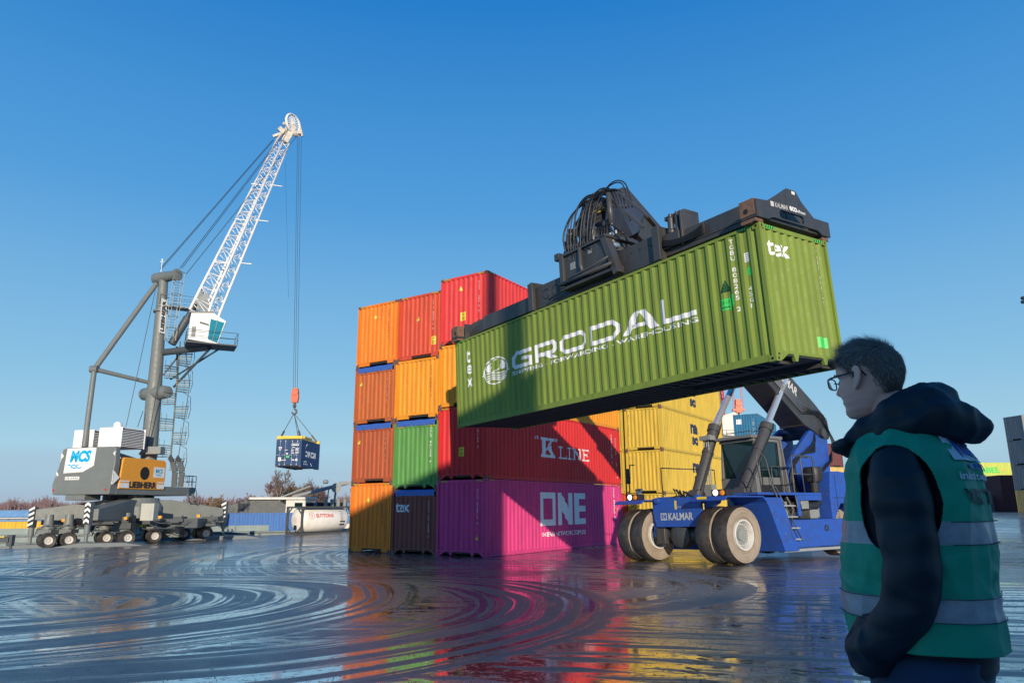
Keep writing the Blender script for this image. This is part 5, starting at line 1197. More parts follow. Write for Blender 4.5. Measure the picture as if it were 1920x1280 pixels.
mb = MB(); q = P3(270, 955, 56); mb.box((-.5, -.4, .35), (.5, .4, 1.65), M=Matrix.Translation((P3(281, 955, 57).x, 57, gz0+1.5))); cbuild(mb, 'control_cabinet', paint('cabinet_grey', (.42, .42, .36), .5, dirt=.3), bevel=.03)
mb = MB(); mb.box((-.85, -.5, .35), (.85, .6, 1.6), M=Matrix.Translation((P3(322, 990, 62).x, 62, ground_z(-28, 60)))); cbuild(mb, 'oil_tank', M_cg, bevel=.05)
d = Decal(); d.rect(0, 0, .9, .25, 2); d.text('LHM 180', .06, .06, w=.76, h=.13, mi=1)
e = arms[1][1]; 
# cab and its bracket
cabc = P3(385, 618, 59.5)
mb = MB(); 
def cq(a, b, z): return cabc + px_*a + vd*b + V((0, 0, z))
# seen side: white wall on the left, sloped glazed nose on the right
pr = [(-1.35, -1.15), (-1.25, 1.15), (.45, 1.35), (1.55, .70), (1.0, -1.35)]
mb.prism([cq(a, -.9, z) for a, z in pr], vd*1.8)
kb = cbuild(mb, 'cab', M_cw, bevel=.05)
mb = MB(); mb.prism([cq(a, -.93, z) for a, z in ((.30, .78), (1.40, .55), (.95, -1.25), (.20, -1.0))], vd*.02); mb.prism([cq(.98, -.8, -1.2), cq(1.53, -.8, .62), cq(1.53, .8, .62), cq(.98, .8, -1.2)], px_*.04); cbuild(mb, 'window', plain('cab_window_teal', (.02, .22, .30), .08), kb.parent)
mb = MB(); mb.prism([cq(-1.42, -1.0, 1.14), cq(.5, -1.0, 1.36), cq(.5, -1.0, 1.45), cq(-1.42, -1.0, 1.24)], vd*2.0); mb.prism([cq(-1.1, -.93, -.9), cq(-.78, -.93, -.85), cq(-.78, -.93, .0), cq(-1.1, -.93, -.05)], vd*.01); mb.prism([cq(-.55, -1.15, .35), cq(.15, -1.15, .2), cq(.15, -1.15, .28), cq(-.55, -1.15, .43)], vd*.3)
mb.bar(cq(.86, -.94, .78), cq(.55, -.94, -1.2), .06, .04)
cbuild(mb, 'cab_trim', M_hub)
mb = MB(); plat(cabc+px_*.55+V((0, 0, -1.45)), 4.0, 2.4)
fl = cabc+px_*(-1.6)+V((0, 0, -1.5))
mb.tube([mast(.58)+px_*.3, fl+px_*2.0], .30, 12); mb.tube([cabc+px_*.5+V((0,0,-1.6)), mast(.40)+px_*1.5], .10, 8); mb.tube([cabc+px_*1.2+V((0,0,-1.6)), mast(.44)+px_*1.2], .08, 8); mb.tube([mast(.46)+px_*.6, mast(.60)+px_*2.0], .08, 6); mb.tube([mast(.42)+px_*1.8, mast(.62)+px_*1.5], .08, 6)
cbuild(mb, 'cab_bracket', M_cd)
# luffing cylinder
mb = MB(); a0 = P3(322, 645, M0.y+.3); a1 = P3(352, 595, M0.y+.8); a2 = P3(378, 545, M0.y+1.4); mb.tube([a0, a1], .34, 16); mb.tube([a1, a2], .24, 14); cbuild(mb, 'luffing_cylinder', M_cd, auto=40)
# lattice boom
Lo = [P3(356, 580, 60.8), P3(386, 602, 60.0), P3(407, 600, 61.2), P3(380, 590, 62.0)]
Mi = [P3(376, 540, 62.0), P3(398, 565, 61.2), P3(418, 572, 62.4), P3(400, 545, 63.2)]
Up_ = [P3(519, 263, 72.7), P3(530, 266, 72.2), P3(542, 270, 72.8), P3(531, 264, 73.3)]
mb = MB(); chords = []
for i in range(4):
    mb.tube([Lo[i], Mi[i], Up_[i]], [.11, .12, .10], 8)
def cpt(i, t): return Lo[i].lerp(Mi[i], t*8) if t < .125 else Mi[i].lerp(Up_[i], (t-.125)/.875)
nb = 15
for k in range(nb):
    t0, t1, tm = k/nb, (k+1)/nb, (k+.5)/nb
    for i in range(4):
        j = (i+1) % 4
        mb.tube([cpt(i, t0), cpt(j, tm)], .040, 5); mb.tube([cpt(j, tm), cpt(i, t1)], .040, 5)
        if k % 1 == 0: mb.tube([cpt(i, t0), cpt(j, t0)], .035, 5)
bm_ = cbuild(mb, 'lattice_boom', M_cw, smooth=True)
mb = MB()
for t in (.30, .52, .72): 
    c = cpt(1, t); mb.bar(c, c+px_*-1.2+V((0,0,-.05)), .12, .08)
    c = cpt(2, t+.02); mb.bar(c, c+px_*1.0+V((0,0,.05)), .12, .08)
cbuild(mb, 'floodlight_bracket', M_cw)
mb = MB(); t = .18; mb.add([cpt(0, .12), cpt(1, .10), cpt(1, .02), cpt(0, .05)], [(0, 1, 2, 3)]); mb.prism([P3(392, 545, 61.4), P3(372, 560, 61.2), P3(368, 582, 61), P3(388, 575, 61.2)], vd*.1); cbuild(mb, 'boom_foot_plate', M_hub)
tip = P3(549, 232, 73.2)
mb = MB(); ax_ = (px_*.62 - vd*.78).normalized()
for q_ in (0,):
    c = tip; mb.lathe(c, ax_, [(-.14, 1.02), (-.16, 1.10), (-.05, 1.16), (.05, 1.16), (.16, 1.10), (.14, 1.02), (0, .98), (-.14, 1.02)], 40); mb.lathe(c, ax_, [(-.2, .001), (-.2, .18), (.22, .18), (.22, .001)], 16)
    e1 = V((-ax_.y, ax_.x, 0)).normalized(); e2_ = ax_.cross(e1)
    for k in range(20):
        a = 2*PI*k/20; mb.bar(c+(e1*math.cos(a)+e2_*math.sin(a))*.12, c+(e1*math.cos(a)+e2_*math.sin(a))*1.03, .10, .05, up=ax_)
cbuild(mb, 'head_sheave', M_cw, auto=35)
mb = MB(); mb.tube([P3(519, 263, 72.7), P3(540, 235, 73.2)], .12, 8); mb.prism([P3(528, 262, 72.5), P3(540, 268, 72.8), P3(556, 240, 73.2), P3(549, 228, 73.2), P3(540, 232, 73.0)], vd*.6); mb.tube([P3(531, 233, 73), P3(541, 231, 73)], .22, 12)
mb.bar(P3(523, 240, 72.8), P3(533, 250, 73), .3, .5); mb.bar(P3(512, 256, 72.8), P3(530, 250, 73), .25, .3); mb.bar(P3(540, 250, 73.2), P3(565, 250, 73.4), .5, .35); mb.bar(P3(563, 238, 73.4), P3(567, 256, 73.4), .2, .2); mb.lathe(P3(556, 252, 73.3), ax_, [(-.2, .3), (.2, .3), (.2, .01)], 14)
cbuild(mb, 'boom_head', paint('crane_white_worn', (.55, .50, .42), .5, dirt=.6, dirtcol=(.12, .07, .04), streak=False), auto=35)
mb = MB()
for a, b in ((P3(300, 504, M0.y+.6), P3(512, 262, 72.7)), (P3(303, 504, M0.y+.6), P3(514, 262, 72.7)), (P3(337, 503, M0.y+.2), P3(541, 238, 73.2)), (P3(341, 503, M0.y+.2), P3(545, 236, 73.2)), (P3(349, 514, M0.y), P3(556, 256, 73.3))): mb.tube([a, b], .030, 5)
for a, b in ((P3(292, 540, M0.y), P3(235, 805, M0.y-2)), (P3(300, 700, M0.y-1), P3(274, 845, M0.y-1)), (P3(268, 770, M0.y-1), P3(258, 800, M0.y-1.5))): mb.tube([a, b], .030, 5)
hk = P3(553.5, 742, 73.2)
for du, tu in ((-3.5, 558), (0, 561), (4, 565)): mb.tube([P3(tu, 258, 73.3), P3(553.5+du, 730, 73.2)], .022, 5)
mb.tube([P3(535, 305, 72.5), P3(541, 560, 73)], .010, 4)
cbuild(mb, 'ropes', M_rope)
mb = MB(); mb.tube([mast(1)+V((-.3, 0, .3)), mast(1)+V((-.3, 0, 1.6))], .03, 5); mb.tube([mast(1)+V((-.5, 0, 1.5)), mast(1)+V((-.1, 0, 1.5))], .03, 5); mb.lathe(mast(1)+V((-.3, 0, 1.6)), (0, 0, 1), [(0, .06), (.15, .06), (.15, .01)], 8); cbuild(mb, 'anemometer', M_cw)
# hook block, hanging off the ropes
M_hook = paint('hook_orange', (.75, .11, .03), .45, dirt=.3, streak=False)
def hookblock(name, label, c, k=1.0):
    t = thing(name, label, 'crane hook', Matrix.Translation(c) @ Matrix.Scale(k, 4))
    mb = MB(); mb.prism([(-.30, -.22, -.70), (.30, -.22, -.70), (.38, -.22, -.1), (.26, -.22, .80), (-.26, -.22, .80), (-.38, -.22, -.1)], (0, .44, 0)); mb.lathe((0, -.30, .35), (0, 1, 0), [(0, .01), (0, .34), (.6, .34), (.6, .01)], 20); mb.build('block', M_hook, t, bevel=.03)
    mb = MB(); mb.tube([(0, 0, -.7), (0, 0, -1.2)], .12, 10); mb.box((-.14, -.12, -1.15), (.14, .12, -.9)); mb.tube([(0, 0, -1.2), (.03, 0, -1.35), (.22, 0, -1.5), (.22, 0, -1.75), (0, 0, -1.9), (-.22, 0, -1.75), (-.2, 0, -1.6)], [.10, .10, .11, .11, .10, .08, .03], 8); mb.build('hook', M_hook if k < .9 else M_steel, t, smooth=True)
    return t
hb = hookblock('crane_hook', 'orange hook block hanging on ropes above the small blue container', hk, 1.0)
hb2 = hookblock('crane_hook', 'orange red hook hanging in the gap beside the stacker boom', P3(1384, 762, 100), 1.25)
mb = MB(); z_ = 1
for dx in (-.55, -.38, .38, .55): mb.tube([(dx, 0, -.35), (dx*1.05, 0, 14)], .03, 4)
mb.prism([(-.7, -.2, -.5), (.7, -.2, -.5), (.62, -.2, -.25), (-.62, -.2, -.25)], (0, .4, 0)); mb.build('rope_bar', [M_hook], hb2)
# small blue container in the air
N20 = P3(563.5, 874.5, 68.5); C_cma = cpaint('navy_blue', (.015, .055, .15), .1)
d = Decal(); d.text('CMA CGM', 1.35, 1.0, w=3.3, h=.60, bold=.04); d.text('eco-flex', .8, .45, w=1.2, h=.2, bold=.02); d.text('shipping', .9, .22, w=1.3, h=.18, bold=.02)
d.stroke([(2.1+.5*math.cos(a)*1.6, 1.75+.5*math.sin(a)) for a in [PI*.95-.12*k for k in range(10)]], .10); d.stroke([(3.9+.5*math.cos(a)*1.6, .60-.35*abs(math.sin(a))) for a in [PI*.95-.12*k for k in range(10)]], .10)
e = Decal()
for x_, z_, w_, h_ in ((.25, .55, .28, .35), (.25, 1.75, .30, .12), (.25, 1.60, .25, .06), (.9, 1.55, .2, .05), (1.0, 1.15, .14, .16), (1.45, 2.0, .7, .10), (1.5, 1.80, .3, .05), (1.45, 1.55, .25, .05), (1.45, 1.4, .22, .05), (1.45, 1.25, .28, .05), (1.5, .6, .3, .08), (1.9, .55, .2, .2), (1.85, 1.7, .35, .05), (1.85, 1.6, .3, .05), (1.85, 1.5, .35, .05), (1.85, 1.35, .35, .05), (1.85, 1.25, .3, .05), (.5, .6, .5, .05)): e.rect(x_, z_, w_, h_, 0)
e.rect(1.0, .85, .3, .18, 3); e.rect(1.5, 1.66, .08, .08, 2); e.text('CMAU 145730 2', 1.45, 2.15, w=.75, h=.09)
cma = container('small navy blue container hanging from the crane hook under a yellow spreader', C_cma, frame(N20, V((.02, 1, 0)), V((-1, .02, 0))), L=CL20, H=H8, side_dec=d, end_dec=e, end='doors', mats=gm[:3]+[M_glabel, M_glabel], under=False)
spy = thing('container_spreader', 'thin yellow spreader frame on top of the small blue container', 'spreader', frame(N20 + V((0, 0, H8)), V((.02, 1, 0)), V((-1, .02, 0))))
M_ysp = paint('spreader_yellow', (.75, .50, .02), .45, dirt=.2)
mb = MB()
for x in (.0, CL20-.25): mb.box((x, 0, .04), (x+.25, CW, .32))
for y in (.35, CW-.55): mb.box((.25, y, .06), (CL20-.25, y+.2, .26))
mb.box((CL20/2-1.2, .3, .26), (CL20/2+1.2, CW-.3, .45)); mb.build('frame', M_ysp, spy, bevel=.02)
hl = spy.matrix_world.inverted() @ (hk + V((0, 0, -1.8)))
mb = MB()
for x, y in ((.3, .3), (.3, CW-.3), (CL20-.3, .3), (CL20-.3, CW-.3)): mb.tube([(x, y, .3), tuple(hl)], .035, 5); mb.bar((x, y, .25), tuple(V((x, y, .3)).lerp(hl, .22)), .14, .14)
mb.build('chain_sling', [M_steel], spy)
# ------------------------------------------------------------ barge with containers along the quay
qd = V((1, QS, 0)).normalized(); qn = V((-QS, 1, 0)).normalized(); QB = V((QX, QY, 0)) + qn*.9
def qp(s, d_, z): return QB + qd*s + qn*d_ + V((0, 0, z))
M_hull = paint('hull_grey_green', (.20, .26, .25), .6, dirt=.4, streak=True, scale=.3)
M_cream = paint('ship_cream', (.62, .60, .54), .5, dirt=.25, scale=.4)
M_shipb = paint('ship_blue', (.01, .17, .42), .5, dirt=.2, scale=.4)
def ship(name, label, s0, s1, d0, w_, zt, mh, stripe=None):
    t = thing(name, label, 'barge', frame(qp((s0+s1)/2, d0, -2.9), qd, qn)); L_ = s1-s0; mb = MB(); h = zt+2.9
    hullp = [(-L_/2-3, h*.55), (-L_/2, 0), (L_/2-4, 0), (L_/2, h*.5), (L_/2+3, h)]
    pl = [(-L_/2, 0), (L_/2-4, 0), (L_/2+2, w_*.5), (L_/2-4, w_), (-L_/2, w_)]
    mb.prism([(x, y, -.6) for x, y in pl], (0, 0, h+.4)); mb.build('hull', mh, t, bevel=.1)
    mb = MB(); mb.box((-L_/2, -.06, h-.42), (L_/2-4, -.001, h-.30)); mb.box((-L_/2, -.05, h-.95), (L_/2-4, -.001, h-.88))
    for k in range(int(L_/9)): mb.box((-L_/2+2+k*9, -.09, h-.9), (-L_/2+2.25+k*9, -.001, h-.3))
    mb.build('fender_strip', M_cd, t)
    return t, h, L_, w_
bt, bh, bl, bw = ship('river_barge', 'long grey green barge hull moored along the quay, loaded with containers', -50, 14, 0.4, 9.5, -.12, M_hull)
mb = MB(); mb.box((-bl/2+2, .9, bh-.2), (bl/2-7, 1.0, bh+.35)); mb.box((-bl/2+2, bw-1.0, bh-.2), (bl/2-7, bw-.9, bh+.35)); mb.build('coaming', M_hull, bt)
M_by = cpaint('barge_yellow', (.70, .42, .03)); M_bb = cpaint('barge_blue', (.06, .17, .45)); M_brr = cpaint('barge_rust', (.3, .06, .03))
def deckbox(label, mt, s, d_, z, L=CL40, H=1.75, g=None, H2=H8):
    return container(label, mt, frame(qp(s, d_, z), qd, qn), L=L, H=H2, group=g, end='notch')
GB = 'containers standing in the barge'
for k, (s, mt, lb) in enumerate(((-49.5, M_by, 'yellow container in the barge, at the left edge of the photo'), (-37.0, M_by, 'yellow container in the barge behind the left support jack of the crane'), (-24.6, M_by, 'yellow container in the barge behind the crane wheels'), (-12.2, M_by, 'yellow container in the barge, next to the blue one'),)):
    deckbox(lb, mt, s, 1.3, -1.75, g=GB)
deckbox('cobalt blue container in the barge, left of the tank container', M_bb, 1.6, 1.3, -1.15, g=GB)
M_by2 = M_bb
for s, mt in ((-43, M_brr), (-30, M_bb), (-17, M_by)): deckbox({M_brr: 'rust red container in the far row of the barge', M_bb: 'blue container in the far row of the barge', M_by: 'yellow container in the far row of the barge'}[mt], mt, s, 4.2, -2.0, g=GB)
s2, h2, l2, w2 = ship('river_ship', 'second moored ship with pale hull, broad blue band and low wheelhouse', -75, 46, 11.5, 10.5, 1.35, M_cream)
mb = MB(); mb.box((-l2/2+1, -.10, h2-1.25), (l2/2-6, -.001, h2-.45)); mb.box((-l2/2+6, 1.2, h2-.1), (l2/2-26, 1.4, h2+.5)); mb.box((-l2/2+6, 8.6, h2-.1), (l2/2-26, 8.8, h2+.5)); mb.build('blue_band', M_shipb, s2)
ox = lambda u: 0
# wheelhouse end near the tank container (local x measured from the middle)
def sx(u, y=80): 
    p = at(u, 950, y); return (s2.matrix_world.inverted() @ p).x
a0, a1 = sx(430, 84), sx(520, 84)
mb = MB(); mb.prism([(a0-3.5, 1.0, h2), (a1+3, 1.0, h2), (a1, 1.0, h2+1.55), (a0+2, 1.0, h2+1.55)], (0, 6, 0)); mb.build('hatch_cover', M_cd, s2, bevel=.05)
b0_, b1_ = sx(500, 84), sx(598, 84)
mb = MB(); mb.box((a0+2, .6, h2+1.56), (b1_, 7.5, h2+1.85)); mb.box((a1+1, .9, h2), (b1_-.5, 7.2, h2+1.55)); mb.build('wheelhouse', M_cream, s2, bevel=.05)
mb = MB()
for k in range(5): mb.box((a1+2.0+k*1.3, .87, h2+.7), (a1+2.9+k*1.3, .899, h2+1.2))
mb.build('window', M_glass, s2)
c0_ = sx(600, 86); c1_ = sx(648, 88)
mb = MB(); mb.box((c0_, 1, h2), (c1_-3, 7, h2+1.2))
for k in range(7): mb.tube([(c0_+.8+k*.75, .8, h2), (c0_+.8+k*.75, .8, h2+1.6)], .22, 8)
mb.tube([(c0_-3, 3, h2+1.9), (c1_+.5, 3, h2+3.6)], .22, 8); mb.tube([(c0_-5, 3, h2+1.6), (c1_-4, 3, h2+3.2)], .12, 8)
for f in (.35, .62, .66): x_ = c0_+(c1_-c0_)*f; mb.tube([(x_, 3, h2+.5), (x_+.2, 3, h2+3.0)], .08, 6)
mb.lathe((c0_+4.4, 2.4, h2+2.7), (0, 1, 0), [(0, .01), (0, .55), (.5, .55), (.5, .01)], 16); mb.lathe((c1_-.9, 2.4, h2+3.0), (0, 1, 0), [(0, .01), (0, .6), (.5, .6), (.5, .01)], 16)
mb.box((c0_+2.6, 2.8, h2+3.4), (c0_+4.0, 3.2, h2+3.8)); mb.lathe((c1_-2.2, 3, h2+3.5), (0, 0, 1), [(0, .3), (.3, .35), (.5, .2), (.5, .01)], 12)
mb.build('deck_gear', M_hub, s2)
mb = MB(); mb.tube([(c1_+1.2, 2, h2), (c1_+1.2, 2, h2+1.2)], .4, 10); mb.tube([(c1_+1.2, 2, h2+1.2), (c1_+1.1, 2, h2+2.2)], [.35, .1], 8, mi=1); mb.box((c1_-5, 1, h2+.8), (c1_+1, 5, h2+1.2)); mb.build('blue_locker', [M_shipb, M_hook], s2)
# ------------------------------------------------------------ tank container
tp0 = V((P3(537, 1002, 70).x, 70, 0)); td = V((1, .27, 0)).normalized()
TA = P3(564, 1003, 69); gzt = ground_z(TA.x, TA.y); tl = V((.615, .788, 0)).normalized(); tw_ = V((-.788, .615, 0)).normalized()
TO = V((TA.x, TA.y, gzt))
TMx = frame(TO, tl, tw_)
tk = thing('tank_container', 'cream tank container in a dark frame on the quay, red lettering on its flank', 'tank container', TMx)
mb = MB(); r = 1.16; mb.lathe((.22, CW/2, 1.36), (1, 0, 0), [(0, .01), (.02, .5), (.10, .85), (.22, 1.05), (.40, r), (5.2, r), (5.38, 1.05), (5.5, .85), (5.58, .5), (5.6, .01)], 40); mb.build('tank', paint('tank_cream', (.78, .74, .66), .4, dirt=.35, dirtcol=(.35, .27, .18), scale=.5, fade=0), tk, auto=45)
mb = MB(); L_ = CL20; M_fr = plain('tank_frame_grey', (.07, .07, .065), .6)
for x in (.06, L_-.06):
    for y in (.06, CW-.06): mb.bar((x, y, 0), (x, y, H8), .14, .14)
    for z in (.08, H8-.08): mb.bar((x, .1, z), (x, CW-.1, z), .14, .12)
    for y, k in ((.1, 1), (CW-.1, -1)): mb.bar((x, y, H8-.75), (x, y+k*.7, H8-.12), .1, .08); mb.bar((x, y, .75), (x, y+k*.7, .12), .1, .08)
for y in (.06, CW-.06):
    for z in (.10, H8-.08): mb.bar((.1, y, z), (L_-.1, y, z), .12, .16)
mb.box((.15, .35, H8-.12), (L_-.15, .75, H8-.04)); mb.bar((.03, CW-.35, .1), (.03, CW-.35, H8), .08, .04)
mb.build('frame', M_fr, tk)
d = Decal(); d.text('SUTTONS', 1.45, 1.55, w=2.05, h=.34, mi=0, bold=.03); d.stroke([(.98+.30*math.cos(a), 1.72+.30*math.sin(a)) for a in [k*PI/8 for k in range(16)]], .03, closed=True); d.text('S', .90, 1.6, h=.26, bold=.02)
d.rect(4.30, .78, .62, .42, 1)
for k in range(6): d.rect(4.35, 1.3+k*.16, .36-.04*(k % 3), .03, 1)
v, fc, mi = lay(d, [k*.1 for k in range(1, 60)], None, lambda s_, h, q: V((s_+.25, CW/2 - math.sqrt(max(0, 1.175**2 - (h-1.36)**2)), h)), 0)
me = MB(); me.v = v; me.f = fc; me.m = mi; me.build('lettering', [M_red, M_black], tk, fix=False)
d = Decal(); d.text('S', .0, .0, h=.2, bold=.02); d.stroke([(.06+.25*math.cos(a), .1+.25*math.sin(a)) for a in [k*PI/8 for k in range(16)]], .025, closed=True); d.rect(-.15, -.75, .45, .40, 1)
flat(d, (.20, CW/2+.1, 1.2), (0, -1, 0), (0, 0, 1), [M_red, M_black], tk)
# ------------------------------------------------------------ yellow stack behind
YO = V((9.066, 43.687, 0)); GY2 = 'yellow containers of the stack behind the stacker'
def msc():
    d = Decal(); d.text('m', 5.25, 1.38, w=1.35, h=.66, bold=.07, mi=0); d.text('sc', 5.45, .62, w=1.15, h=.56, bold=.07, mi=0)
    code(d, 'MSCU 735310 6', .75, .9, 1.45, 0, .10); code(d, '45G1 MSC', 1.05, 1.1, 1.2, 0, .07); return d
M_nav = plain('letter_navy', (.02, .03, .06), .5)
ym = [M_nav, M_black, M_yel]
for k in range(4):
    z = k*2.60; lb = ['yellow container at ground level of the stack behind the stacker', 'yellow container second from the ground behind the stacker, dark letters on its long side', 'yellow container third from the ground behind the stacker, dark letters clear of the lift cylinder', 'yellow container fourth up behind the stacker, its top hidden by the olive green container'][k]
    container(lb, C_ylw, frame(YO + V((0, 0, z)), STK_B, STK_A), H=H8, side_dec=msc(), end_dec=std_end('MSCU 735310', 0, H=H8, cx=.25, w=.05), end='notch', mats=ym, group=GY2)
    lb = ['rust red container at the foot of the far left yellow column', 'narrow glimpse of a yellow container second up, touching the red stack', 'narrow glimpse of a yellow container third up, touching the amber one', 'yellow container fourth up in the hidden left column of the yellow stack'][k]
    container(lb, C_rd1 if k == 0 else C_ylw, frame(YO + STK_A*(CW+.18) + STK_B*.25 + V((0, 0, z)), STK_B, STK_A), H=H8, end='notch', group=GY2)
# ------------------------------------------------------------ second crane, far behind the stacker
c2t = thing('harbour_crane', 'second distant mobile crane with red lattice boom, only its pale cab showing beside the stacker', 'crane', Matrix.Translation((P3(1370, 940, 100).x, 100, 0)))
I2 = Matrix.Translation((-P3(1370, 940, 100).x, -100, 0))
kc = P3(1376, 796, 100)
mb = MB(); mb.prism([kc+V(p) for p in ((-1.6, 0, -1.4), (-1.6, 0, 1.3), (.3, 0, 1.8), (1.6, 0, 1.3), (1.15, 0, -1.7))], (0, 2.2, 0)); mb.build('cab', M_cream, c2t, M=I2, bevel=.05)
mb = MB(); mb.prism([kc+V(p) for p in ((.55, -.02, 1.3), (1.5, -.02, 1.1), (1.05, -.02, -1.5), (.45, -.02, -1.2))], (0, .02, 0)); mb.build('window', M_glass, c2t, M=I2)
mb = MB(); mb.tube([V((kc.x-1.2, 101, 0)), V((kc.x-2.2, 101, 24))], [1.0, .5], 16); mb.box((kc.x-4.5, 98, .9), (kc.x+4.5, 104, 4.5)); mb.box((kc.x-1.9, 100, kc.z-2.2), (kc.x+1.6, 102, kc.z-1.6)); mb.build('mast', M_cg, c2t, M=I2)
mb = MB(); A_ = [kc+V((-1.9, 1, .5)), kc+V((-.9, 1, .5)), kc+V((-.9, 2, .5)), kc+V((-1.9, 2, .5))]; B_ = [p+V((1.0, 3, 22)) for p in A_]
for i in range(4):
    mb.tube([A_[i], B_[i]], .11, 5)
    for k in range(16): mb.tube([A_[i].lerp(B_[i], k/16), A_[(i+1) % 4].lerp(B_[(i+1) % 4], (k+1)/16)], .06, 4)
mb.build('lattice_boom', M_red, c2t, M=I2)
mb = MB(); plat(kc+V((-.6, 0, -2.0)), 3.4, 2.2); mb.build('cab_platform', M_rail, c2t, M=I2)
# ------------------------------------------------------------ other far stacks
def far(label, mt, u, v, y, ang, L=CL40, H=H8, dec=None, g='containers of the far yard stacks', z=None):
    p = P3(u, v, y); x = V((math.cos(ang), math.sin(ang), 0)); yy = V((-math.sin(ang), math.cos(ang), 0))
    if z is not None: p.z = z
    return container(label, mt, frame(p, x, yy), L=L, H=H, end_dec=dec, group=g)
M_sky = cpaint('mid_blue', (.03, .14, .33)); M_dr = cpaint('dull_maroon', (.13, .035, .035)); M_teal = cpaint('teal_blue', (.02, .15, .28)); M_sand = cpaint('sand_yellow', (.62, .42, .14)); M_gs = cpaint('grey_steel', (.24, .25, .25)); M_lg = cpaint('pale_lime', (.50, .55, .10))
bx = P3(1424, 778, 70); 
for k in range(4):
    d = Decal(); d.rect(.3, 1.6, .5, .5, 0); code(d, 'TCNU 41 7', 1.9, .5, 1.6, 0, .12)
    far(['blue container at the foot of the far stack behind the cab', 'blue container second up in the far stack behind the cab', 'blue container third up in the far stack behind the cab', 'blue container on top of the far stack, between cab roof and boom'][k], M_sky if k % 2 == 0 else M_teal, 1424, 820, 72, math.radians(62), z=.5+k*2.6-.0, dec=d)
def end_text(s):
    d = Decal(); d.text(s, 1.0, .5, h=.45, w=1.5, rot=90, mi=1, bold=.04); return d
fx = P3(1583, 885, 82); FA = math.radians(118)
def far2(label, mt, k, off, dec=None, L=CL40):
    x = V((math.cos(FA), math.sin(FA), 0)); y = V((-math.sin(FA), math.cos(FA), 0)); o = V((fx.x, fx.y, .8+k*2.6)) + y*off
    return container(label, mt, frame(o, x, y), L=L, H=H8, group='containers of the mixed far stack', side_dec=dec)
for k, (mt, lb) in enumerate(((M_sky, 'blue container at ground level of the mixed far stack'), (M_sand, 'sand yellow container in the mixed far stack with dark upright letters'), (M_dr, 'dull maroon container on top of the mixed far stack'))):
    far2(lb, mt, k+0, 0)
for k, (mt, lb) in enumerate(((M_dr, 'maroon container at the foot of the blue far column'), (M_teal, 'teal blue container, lower one of two behind the air intake'), (M_teal, 'teal blue container, upper one of two behind the air intake'))):
    container(lb, mt, frame(V((fx.x-2.6, fx.y-.2, .8+k*2.6)), V((-.3, .95, 0)).normalized(), V((-.95, -.3, 0)).normalized()), H=H8, group='containers of the mixed far stack')
d = Decal(); d.text('cia', 0, 0, w=1.0, h=.5, mi=0)
# right edge: grey stack of four plus neighbours
gx_ = P3(1892, 966, 77); gb = gx_.z
ga = math.radians(8); gX_ = V((math.cos(ga), math.sin(ga), 0)); gY_ = V((-math.sin(ga), math.cos(ga), 0))
gp = P3(1917, 966, 74)
for k, (mt, lb) in enumerate(((M_sand, 'yellow container at the foot of the grey stack by the right edge'), (M_gs, 'grey container second up at the right edge'), (M_gs, 'grey container third up at the right edge'), (M_gs, 'grey container on top of the stack at the right edge'))):
    q = P3([1912, 1905, 1896, 1886][k], 900, 76)
    container(lb, mt, frame(V((gp.x+3.0, 76, gb+k*2.6)), gX_, gY_), H=H8, group='containers of the grey stack at the right edge')
q = P3(1868, 970, 84); container('grey container on the ground, behind the green vest', M_gs, frame(V((q.x-6.5, 90, q.z)), V((1, .03, 0)), V((-.03, 1, 0))), H=H8, group='containers of the far right row')
q = P3(1868, 925, 105)
for k in range(3):
    d = Decal()
    if k == 2: d.text('CRBEL', 5.5, 1.0, w=4.0, h=.9, bold=.04, mi=0)
    container(['lime container hidden low in the far right row', 'pale lime container, lower one of the far right pair', 'pale lime container with green letters, upper one of the far right pair'][k], M_lg, frame(V((q.x-3.6, 112, q.z-3.0+k*2.6)), V((1, .02, 0)), V((-.02, 1, 0))), H=H8, side_dec=d if k == 2 else None, mats=[M_glabel, M_black, M_yel], group='containers of the far right row')
q = P3(1900, 920, 88); container('small maroon container end, left of the grey stack', M_dr, frame(V((q.x+1.2, 88, q.z-3.0)), V((.1, 1, 0)).normalized(), V((-1, .1, 0)).normalized()), H=H9+2, group='containers of the far right row')
lm_ = thing('light_mast', 'yard light mast at the right edge, its lamp head just entering the frame', 'light mast', Matrix.Translation((P3(1932, 560, 60).x, 60, .9)))
hz = P3(1920, 563, 60).z-.9
mb = MB(); mb.tube([(0, 0, 0), (0, 0, hz+.3)], [.25, .12], 10); mb.build('pole', M_galv, lm_)
mb = MB(); mb.box((-.75, -.2, hz-.25), (-.1, .2, hz)); mb.box((-.7, -.2, hz+.1), (-.1, .2, hz+.35)); mb.bar((-.5, 0, hz+.05), (.1, 0, hz+.05), .1, .1); mb.build('lamp_head', M_cd, lm_)
# low yellow girder end at the left edge
q = P3(0, 1032, 42); t = thing('steel_girder', 'dark steel girder end with yellow top lying at the left edge', 'girder', Matrix.Translation((q.x, 42, ground_z(q.x, 42))))
mb = MB(); mb.box((-4, 0, .35), (.35, .5, .62)); mb.box((.2, .1, .15), (.5, .4, .75)); mb.box((-3.6, .1, 0), (-3.3, .4, .36)); mb.tube([(.4, .25, .0), (.4, .25, .2)], .08, 8); mb.build('beam', M_cd, t, bevel=.02)
mb = MB(); mb.box((-4, .02, .622), (.1, .48, .68)); mb.build('top_plate', M_ysp, t)
